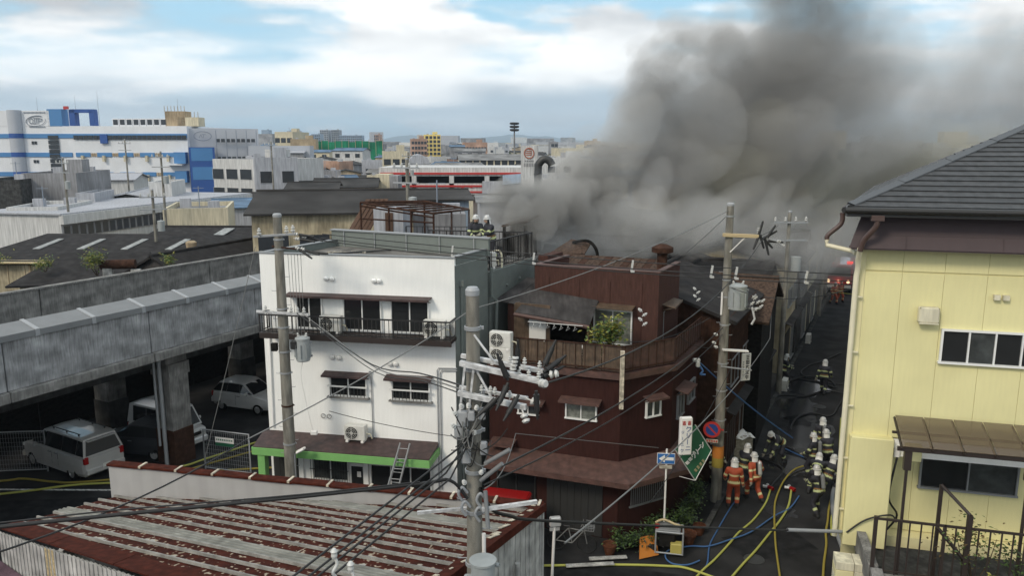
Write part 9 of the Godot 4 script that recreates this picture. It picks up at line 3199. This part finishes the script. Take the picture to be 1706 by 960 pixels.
func far_list() -> void:
	far_building("grey concrete two-storey block with rooftop rails at the left", Vector3(-57.7, 0, -92.0), 12, Vector3(5.9, 9.1, 14), "far_grey", "flat", [2, 1, 2.0, 1.6, 4.2])
	far_building("dark grey wall block at the far left edge before the striped factory", Vector3(-60.5, 0, -88.0), 12, Vector3(4.6, 8.5, 10), "concrete_dark", "flat", [])
	far_building("pale grey annex right of the grey concrete block", Vector3(-50.4, 0, -90.0), 12, Vector3(2.0, 6.9, 8), "far_pale", "flat", [1, 1, 1.2, 1.0, 2.5])
	far_building("white gabled warehouse with dark gable end below the striped factory", Vector3(-51.4, 0, -98.0), 14, Vector3(5.4, 6.9, 16), "concrete_dark", "gablez_white", [1, 1, 1.4, 2.2, 2.6])
	far_building("long white roof behind the gabled warehouse", Vector3(-72.1, 0, -130.0), 12, Vector3(8.5, 8.1, 10), "far_white", "gable_white", [])
	far_building("small white box building right of the gabled warehouse", Vector3(-46.5, 0, -100.0), 12, Vector3(2.7, 7.7, 9), "far_white", "flat", [])
	far_building("long dark shed roof with pale skylights left of the white office", Vector3(-47.2, 0, -108.0), 10, Vector3(10.7, 5.9, 14), "concrete_dark", "gable_skylight", [])
	far_building("white office block with brown windows left of the tiled roofs", Vector3(-48.8, 0, -128.0), -28, Vector3(9.3, 10.2, 16), "far_white", "flat", [3, 2, 3.2, 1.6, 4.2])
	far_building("pale blue side wing of the white office block", Vector3(-40.0, 0, -122.0), 24, Vector3(6.6, 10.5, 14), "far_pale", "flat", [2, 2, 1.8, 1.8, 3.0])
	far_building("cream shed with two doors behind the black warehouse", Vector3(-34.2, 0, -76.0), 16, Vector3(6.0, 6.2, 10), "far_cream", "flat", [2, 1, 0.8, 2.4, 0.5])
	far_building("pale blue metal roof hall right of the strip-windowed hall", Vector3(-34.8, 0, -90.0), 18, Vector3(4.5, 6.2, 16), "far_pale", "gable_blue", [3, 1, 0.8, 1.4, 1.5])
	far_building("white low wall building at the far left behind the black warehouse", Vector3(-50.8, 0, -78.0), 10, Vector3(4.8, 6.2, 10), "far_white", "flat", [2, 1, 0.5, 3.2, 0.6])
	far_building("cream gabled house with water tank in the middle distance", Vector3(-25.4, 0, -88.0), 10, Vector3(5.4, 8.5, 10), "far_cream", "gablex_dark", [])
	far_building("brown gabled hall behind the cream gabled house", Vector3(-25.6, 0, -100.0), 8, Vector3(8.0, 8.4, 12), "far_tan", "gable_dark", [3, 1, 1.6, 1.0, 3.0])
	far_building("long dark-roofed tan hall behind the white building", Vector3(-15.8, 0, -47.0), 10, Vector3(9.8, 9.8, 11), "tan_wall", "gable_dark", [4, 1, 1.8, 1.1, 6.3])
	far_building("blue-grey gabled house beside the rusty roof frame", Vector3(-7.3, 0, -58.0), 8, Vector3(4.1, 9.3, 10), "far_blue", "gable_dark", [3, 1, 1.4, 1.4, 2.8])
	far_building("grey flat house wall under the rusty roof frame", Vector3(-6.0, 0, -47.0), 6, Vector3(3.2, 8.2, 6), "far_grey", "flat", [3, 1, 1.6, 1.1, 3.4])
	far_building("beige apartment block with balconies behind the red-banded store", Vector3(-30.4, 0, -185.0), 10, Vector3(6.2, 11.0, 12), "far_cream", "flat", [3, 2, 1.6, 1.4, 5])
	far_building("white barrel-roofed hall behind the red-banded store", Vector3(-23.1, 0, -175.0), 8, Vector3(4.8, 10.4, 18), "far_white", "vault", [])
	far_building("grey gabled hall beside the barrel-roofed hall", Vector3(-18.9, 0, -180.0), 8, Vector3(5.8, 8.5, 18), "far_grey", "gablez_grey", [])
	far_building("long pale yellow school block behind the red-banded store", Vector3(-14.3, 0, -215.0), 6, Vector3(17.5, 10.4, 14), "far_cream", "gable_grey", [9, 2, 2.2, 1.3, 4])
	far_building("red and brown low building before the school block", Vector3(-17.1, 0, -165.0), 6, Vector3(10.4, 7.8, 8), "far_tan", "flat", [6, 1, 1.4, 1.0, 2])
	far_building("yellow tower block on the skyline", Vector3(-47.4, 0, -430.0), 10, Vector3(8.5, 18.3, 14), "far_yellow", "flat", [4, 7, 1.6, 1.6, 3])
	far_building("pink-brown stepped apartment block left of the yellow tower", Vector3(-50.9, 0, -400.0), 10, Vector3(7.9, 15.8, 16), "far_pink", "flat", [5, 5, 1.6, 1.4, 3])
	far_building("slender white tower left of the yellow tower", Vector3(-52.5, 0, -440.0), 10, Vector3(2.7, 18.4, 8), "far_white", "flat", [])
	far_building("brown housing block right of the yellow tower", Vector3(-25.9, 0, -420.0), 6, Vector3(12.8, 14.1, 16), "far_pink", "flat", [8, 3, 1.8, 1.4, 3])
	far_building("green-roofed hall right of the yellow tower", Vector3(-29.8, 0, -380.0), 6, Vector3(6.9, 13.1, 14), "far_grey", "gable_blue", [])
	far_building("cream factory block left of the green netting", Vector3(-99.1, 0, -330.0), -10, Vector3(8.0, 18.0, 16), "far_cream", "flat", [3, 1, 2.5, 2.0, 14])
	far_building("tan factory wing left of the green netting", Vector3(-89.9, 0, -320.0), 10, Vector3(10.0, 15.0, 16), "far_tan", "flat", [])
	far_building("white shed roof between office block and netting", Vector3(-63.0, 0, -210.0), 10, Vector3(7.0, 11.7, 16), "far_grey", "gable_white", [])
	far_building("blue glass tower at the left end of the skyline", Vector3(-475.2, 0, -1500.0), 0, Vector3(13.7, 41.9, 20), "far_blue", "flat", [])
	far_building("teal glass tower beside the cream factory", Vector3(-406.5, 0, -1450.0), 0, Vector3(13.2, 41.0, 20), "far_blue", "flat", [])
	far_building("tall white tower above the green netting", Vector3(-364.7, 0, -1500.0), 0, Vector3(16.0, 41.9, 24), "far_pale", "flat", [4, 9, 3, 3, 8])
	far_building("tall grey tower right of the white one above the netting", Vector3(-343.0, 0, -1500.0), 0, Vector3(14.8, 41.9, 24), "far_grey", "flat", [4, 9, 3, 3, 8])
	far_building("squat blue-grey tower block left above the netting", Vector3(-342.9, 0, -1350.0), 0, Vector3(15.4, 32.0, 24), "far_blue", "flat", [5, 6, 3, 3, 6])
	far_building("broad blue-grey slab above the netting", Vector3(-306.7, 0, -1400.0), 0, Vector3(40.5, 30.6, 24), "far_blue", "flat", [12, 6, 2.6, 3, 6])
	far_building("dark blue slab at the left of the distant towers", Vector3(-342.2, 0, -1300.0), 0, Vector3(11.9, 28.4, 24), "far_blue", "flat", [])
	far_building("small brown tower right of the netting", Vector3(-156.8, 0, -900.0), 0, Vector3(5.5, 24.9, 20), "far_pink", "flat", [3, 6, 2.5, 2.5, 6])
	far_building("tan housing block left of the smoke on the skyline", Vector3(49.5, 0, -520.0), 0, Vector3(8.7, 15.5, 20), "far_tan", "flat", [5, 3, 2, 1.6, 4])
	far_building("cream long block behind the sign tower", Vector3(18.1, 0, -330.0), 4, Vector3(16.5, 11.3, 14), "far_cream", "flat", [10, 1, 2, 1.5, 6])
	far_building("grey block right of the sign tower on the skyline", Vector3(23.8, 0, -480.0), 4, Vector3(4.4, 14.6, 14), "far_grey", "flat", [2, 4, 2, 1.6, 4])
	far_building("smoky white block right of the bent duct", Vector3(6.8, 0, -170.0), 4, Vector3(10.5, 9.6, 12), "far_white", "flat", [3, 2, 1.6, 1.3, 4])
	far_building("teal-roofed block dim in the edge of the smoke", Vector3(16.1, 0, -200.0), 4, Vector3(8.0, 9.9, 12), "far_white", "gable_blue", [5, 1, 1.6, 1.3, 6])
	far_building("pale building at the foot of the smoke right of the duct", Vector3(4.8, 0, -120.0), 4, Vector3(5.1, 7.3, 12), "far_white", "flat", [4, 1, 1.6, 1.3, 3])
	far_building("small tan house behind the burnt roofs at left", Vector3(-3.1, 0, -75.0), 4, Vector3(2.9, 7.8, 9), "far_pale", "gable_grey", [2, 1, 1.2, 1.2, 2.5])

func make_smoke() -> void:
	# the plume: clusters of soft puffs climbing from the burnt roofs and drifting right, thin veils across the street
	var t := Node3D.new()
	t.name = "smoke_plume"
	add_child(t)
	tag(t, "thick grey-brown smoke plume rising from the burnt roofs and drifting right", "smoke", "", "stuff")
	var g := RandomNumberGenerator.new()
	g.seed = 5
	# centre, spread, puff radius, count, density, tone
	var clusters := smoke_clusters()
	for c in clusters:
		var big := int(c[4] * 0.5 + 0.5)
		for i in big + int(c[4] * 0.8):
			# broad drawn-out bodies first, then small wisps that roughen them and their rim
			var small: bool = i >= big
			var f := FogVolume.new()
			f.shape = RenderingServer.FOG_VOLUME_SHAPE_ELLIPSOID
			var o := Vector3(g.randfn(0, 1), g.randfn(0, 1), g.randfn(0, 1)).limit_length(1.9) * (0.72 if small else 0.55)
			var r: float = c[3] * g.randf_range(0.6, 1.25) * (0.5 if small else 1.0)
			f.size = Vector3(g.randf_range(1.1, 2.0), g.randf_range(0.6, 0.95), g.randf_range(0.6, 1.0)) * r * 2.0
			f.position = Vector3(c[0], c[1], c[2]) + o * Vector3(c[5], c[6], c[7])
			var d := (Vector3(0.7, 0.62, 0.1) + Vector3(g.randfn(0, 1), g.randfn(0, 1), g.randfn(0, 1)) * (0.6 if small else 0.42)).normalized()
			var u := d.cross(Vector3(0.1, 0.3, 1)).normalized()
			f.basis = Basis(d, u, d.cross(u)) * Basis(Vector3.RIGHT, g.randf() * 3)
			var m := FogMaterial.new()
			m.density = c[8] * g.randf_range(0.6, 1.4) * (1.1 if small else 0.85)
			var tone := g.randf_range(0.95, 1.0)
			m.albedo = Color(c[9].r * tone, c[9].g * tone, c[9].b * tone)
			f.material = m
			f.name = numbered(t, "smoke_puff")
			t.add_child(f, true)

func smoke_clusters() -> Array:
	var s := []
	s.append([7.1, 17.4, -45.5, 0.75, 10, 0.7, 1.1, 1.0, 0.12, Color(0.985,0.98,0.968)])
	s.append([7.6, 15.4, -45.5, 0.8, 10, 0.6, 1.8, 1, 0.105, Color(0.985,0.98,0.968)])
	s.append([7.1, 13.1, -45.0, 0.8, 10, 1.3, 1.0, 1, 0.09, Color(0.985,0.98,0.968)])
	s.append([4.9, 11.4, -43.5, 0.8, 10, 1.6, 0.8, 1, 0.09, Color(0.985,0.98,0.968)])
	s.append([9.4, 18.7, -46.5, 0.7, 8, 1.2, 0.7, 1, 0.12, Color(0.985,0.98,0.968)])
	s.append([12.6, 19.6, -47.0, 0.8, 8, 0.9, 1.3, 1, 0.12, Color(0.965,0.963,0.958)])
	s.append([0.8, 9.2, -36.0, 1.2, 10, 1.3, 0.7, 0.8, 0.5, Color(0.86,0.85,0.83)])
	s.append([0.4, 10.0, -37.0, 0.85, 20, 1.2, 1.0, 0.8, 0.36, Color(0.86,0.85,0.83)])
	s.append([1.5, 10.1, -38.0, 1.1, 8, 1.3, 0.7, 1, 0.15, Color(0.985,0.98,0.968)])
	s.append([-0.2, 9.8, -37.0, 1.3, 4, 1.2, 1.0, 1, 0.0375, Color(0.92,0.95,0.98)])
	s.append([-1.2, 9.8, -40.0, 1.5, 3, 1.2, 1.2, 1, 0.0225, Color(0.92,0.95,0.98)])
	s.append([3.0, 9.3, -37.5, 1.2, 10, 1.6, 0.8, 1.0, 0.42, Color(0.86,0.85,0.83)])
	s.append([3.8, 10.2, -40.0, 1.4, 14, 1.8, 1.3, 1.4, 0.4, Color(0.86,0.85,0.83)])
	s.append([2.0, 9.8, -38.0, 1.2, 8, 1.6, 1.2, 1.2, 0.12, Color(0.985,0.98,0.968)])
	s.append([4.9, 8.7, -38.0, 1.5, 9, 2.4, 0.7, 1.2, 0.16, Color(0.985,0.98,0.968)])
	s.append([6.0, 10.8, -43.0, 2.0, 14, 2.6, 1.8, 2, 0.165, Color(0.985,0.98,0.968)])
	s.append([8.5, 12.6, -45.0, 2.2, 12, 2.4, 2.0, 2, 0.12, Color(0.985,0.98,0.968)])
	s.append([10.0, 14.9, -46.0, 2.2, 14, 2.2, 2.6, 2.2, 0.1275, Color(0.985,0.98,0.968)])
	s.append([8.7, 17.3, -46.0, 1.3, 12, 1.3, 1.4, 1.4, 0.165, Color(0.985,0.98,0.968)])
	s.append([8.1, 14.9, -46.0, 1.2, 8, 0.8, 2.2, 1.4, 0.15, Color(0.985,0.98,0.968)])
	s.append([11.8, 18.4, -47.0, 1.5, 12, 1.8, 1.2, 1.4, 0.165, Color(0.985,0.98,0.968)])
	s.append([11.8, 10.4, -47.0, 2.9, 13, 3.6, 1.8, 2.2, 0.0788, Color(0.99,0.972,0.89)])
	s.append([16.8, 10.7, -49.0, 3.2, 14, 4.4, 2.0, 2.5, 0.0713, Color(0.99,0.972,0.89)])
	s.append([13.4, 13.6, -48.0, 3.6, 12, 3.2, 2.8, 2.6, 0.0975, Color(0.985,0.98,0.968)])
	s.append([15.4, 17.1, -48.0, 2.8, 14, 2.6, 2.6, 2.2, 0.09, Color(0.985,0.98,0.968)])
	s.append([17.7, 19.6, -48.0, 2.4, 14, 2.4, 2.2, 2, 0.105, Color(0.965,0.963,0.958)])
	s.append([18.1, 22.3, -48.0, 2.5, 10, 2.6, 2.2, 2, 0.105, Color(0.965,0.963,0.958)])
	s.append([19.5, 25.5, -49.0, 3.0, 10, 3.2, 2.2, 2, 0.135, Color(0.965,0.963,0.958)])
	s.append([19.6, 14.0, -50.0, 4.0, 14, 3.8, 3.4, 2.8, 0.0675, Color(0.985,0.98,0.968)])
	s.append([21.3, 16.2, -50.0, 3.0, 10, 2.2, 2.4, 2.4, 0.06, Color(0.985,0.98,0.968)])
	s.append([22.7, 10.1, -53.0, 3.4, 10, 4.2, 1.8, 2.4, 0.075, Color(0.99,0.972,0.89)])
	s.append([25.5, 10.5, -53.0, 3.4, 9, 3.6, 1.6, 2.4, 0.075, Color(0.99,0.972,0.89)])
	s.append([33.9, 10.0, -56.0, 3.4, 8, 4.2, 1.4, 2.6, 0.0675, Color(0.99,0.972,0.89)])
	s.append([26.4, 13.3, -52.0, 3.8, 12, 3.8, 2.8, 2.8, 0.0338, Color(0.995,0.99,0.98)])
	s.append([27.4, 16.4, -53.0, 2.6, 10, 3, 1.8, 2.5, 0.0338, Color(0.995,0.99,0.98)])
	s.append([31.8, 18.1, -54.0, 3.0, 12, 3.4, 2.2, 2.5, 0.0338, Color(0.995,0.99,0.98)])
	s.append([35.0, 13.8, -55.0, 4.0, 10, 3.6, 3, 2.6, 0.0338, Color(0.995,0.99,0.98)])
	s.append([38.2, 20.3, -56.0, 3.6, 10, 4, 3, 3, 0.0338, Color(0.995,0.99,0.98)])
	s.append([32.1, 10.8, -56.0, 3.4, 8, 4.2, 1.6, 2.6, 0.0525, Color(0.99,0.972,0.89)])
	s.append([45.0, 15.5, -58.0, 4.5, 8, 4, 3.4, 3, 0.0338, Color(0.995,0.99,0.98)])
	s.append([7.9, 9.0, -38.0, 1.5, 12, 3.0, 0.9, 2, 0.14, Color(0.985,0.98,0.968)])
	s.append([12.3, 8.6, -42.0, 1.5, 12, 3, 1.2, 2.6, 0.13, Color(0.985,0.98,0.968)])
	s.append([14.0, 6.9, -41.0, 2.0, 6, 2.4, 1.4, 1.5, 0.04, Color(0.985,0.98,0.968)])
	s.append([16.4, 7.8, -46.0, 2.2, 10, 3, 1.4, 3, 0.08, Color(0.985,0.98,0.968)])
	s.append([22.5, 7.2, -56.0, 3.0, 8, 3.4, 1.6, 4, 0.06, Color(0.985,0.98,0.968)])
	s.append([18.8, 7.0, -50.0, 2.2, 8, 2.4, 1.3, 3, 0.06, Color(0.985,0.98,0.968)])
	s.append([17.6, 5.5, -46.0, 2.2, 4, 2, 1.4, 3, 0.018, Color(0.985,0.98,0.968)])
	s.append([12.7, 7.6, -38.0, 1.8, 4, 2.4, 0.8, 2, 0.04, Color(0.985,0.98,0.968)])
	s.append([4.1, 8.2, -36.0, 1.3, 5, 2.6, 0.5, 1.6, 0.06, Color(0.92,0.95,0.98)])
	s.append([1.9, 8.3, -34.0, 1.2, 4, 1.6, 0.5, 1, 0.04, Color(0.92,0.95,0.98)])
	return s

func _ready() -> void:
	rng.seed = 4
	make_light()
	make_materials()
	make_ground()
	make_viaduct()
	make_white_building()
	make_brown_building()
	for n in get_children():
		for k in ["front_openings", "corner_openings", "street_openings", "side_openings"]:
			if n.has_node(k): flatten(n.get_node(k))
	make_street_row()
	make_burning_houses()
	make_yellow_house()
	make_shed()
	make_poles()
	make_wires()
	make_plants()
	make_vehicles()
	make_street_things()
	make_hoses()
	make_people()
	make_far()
	make_smoke()
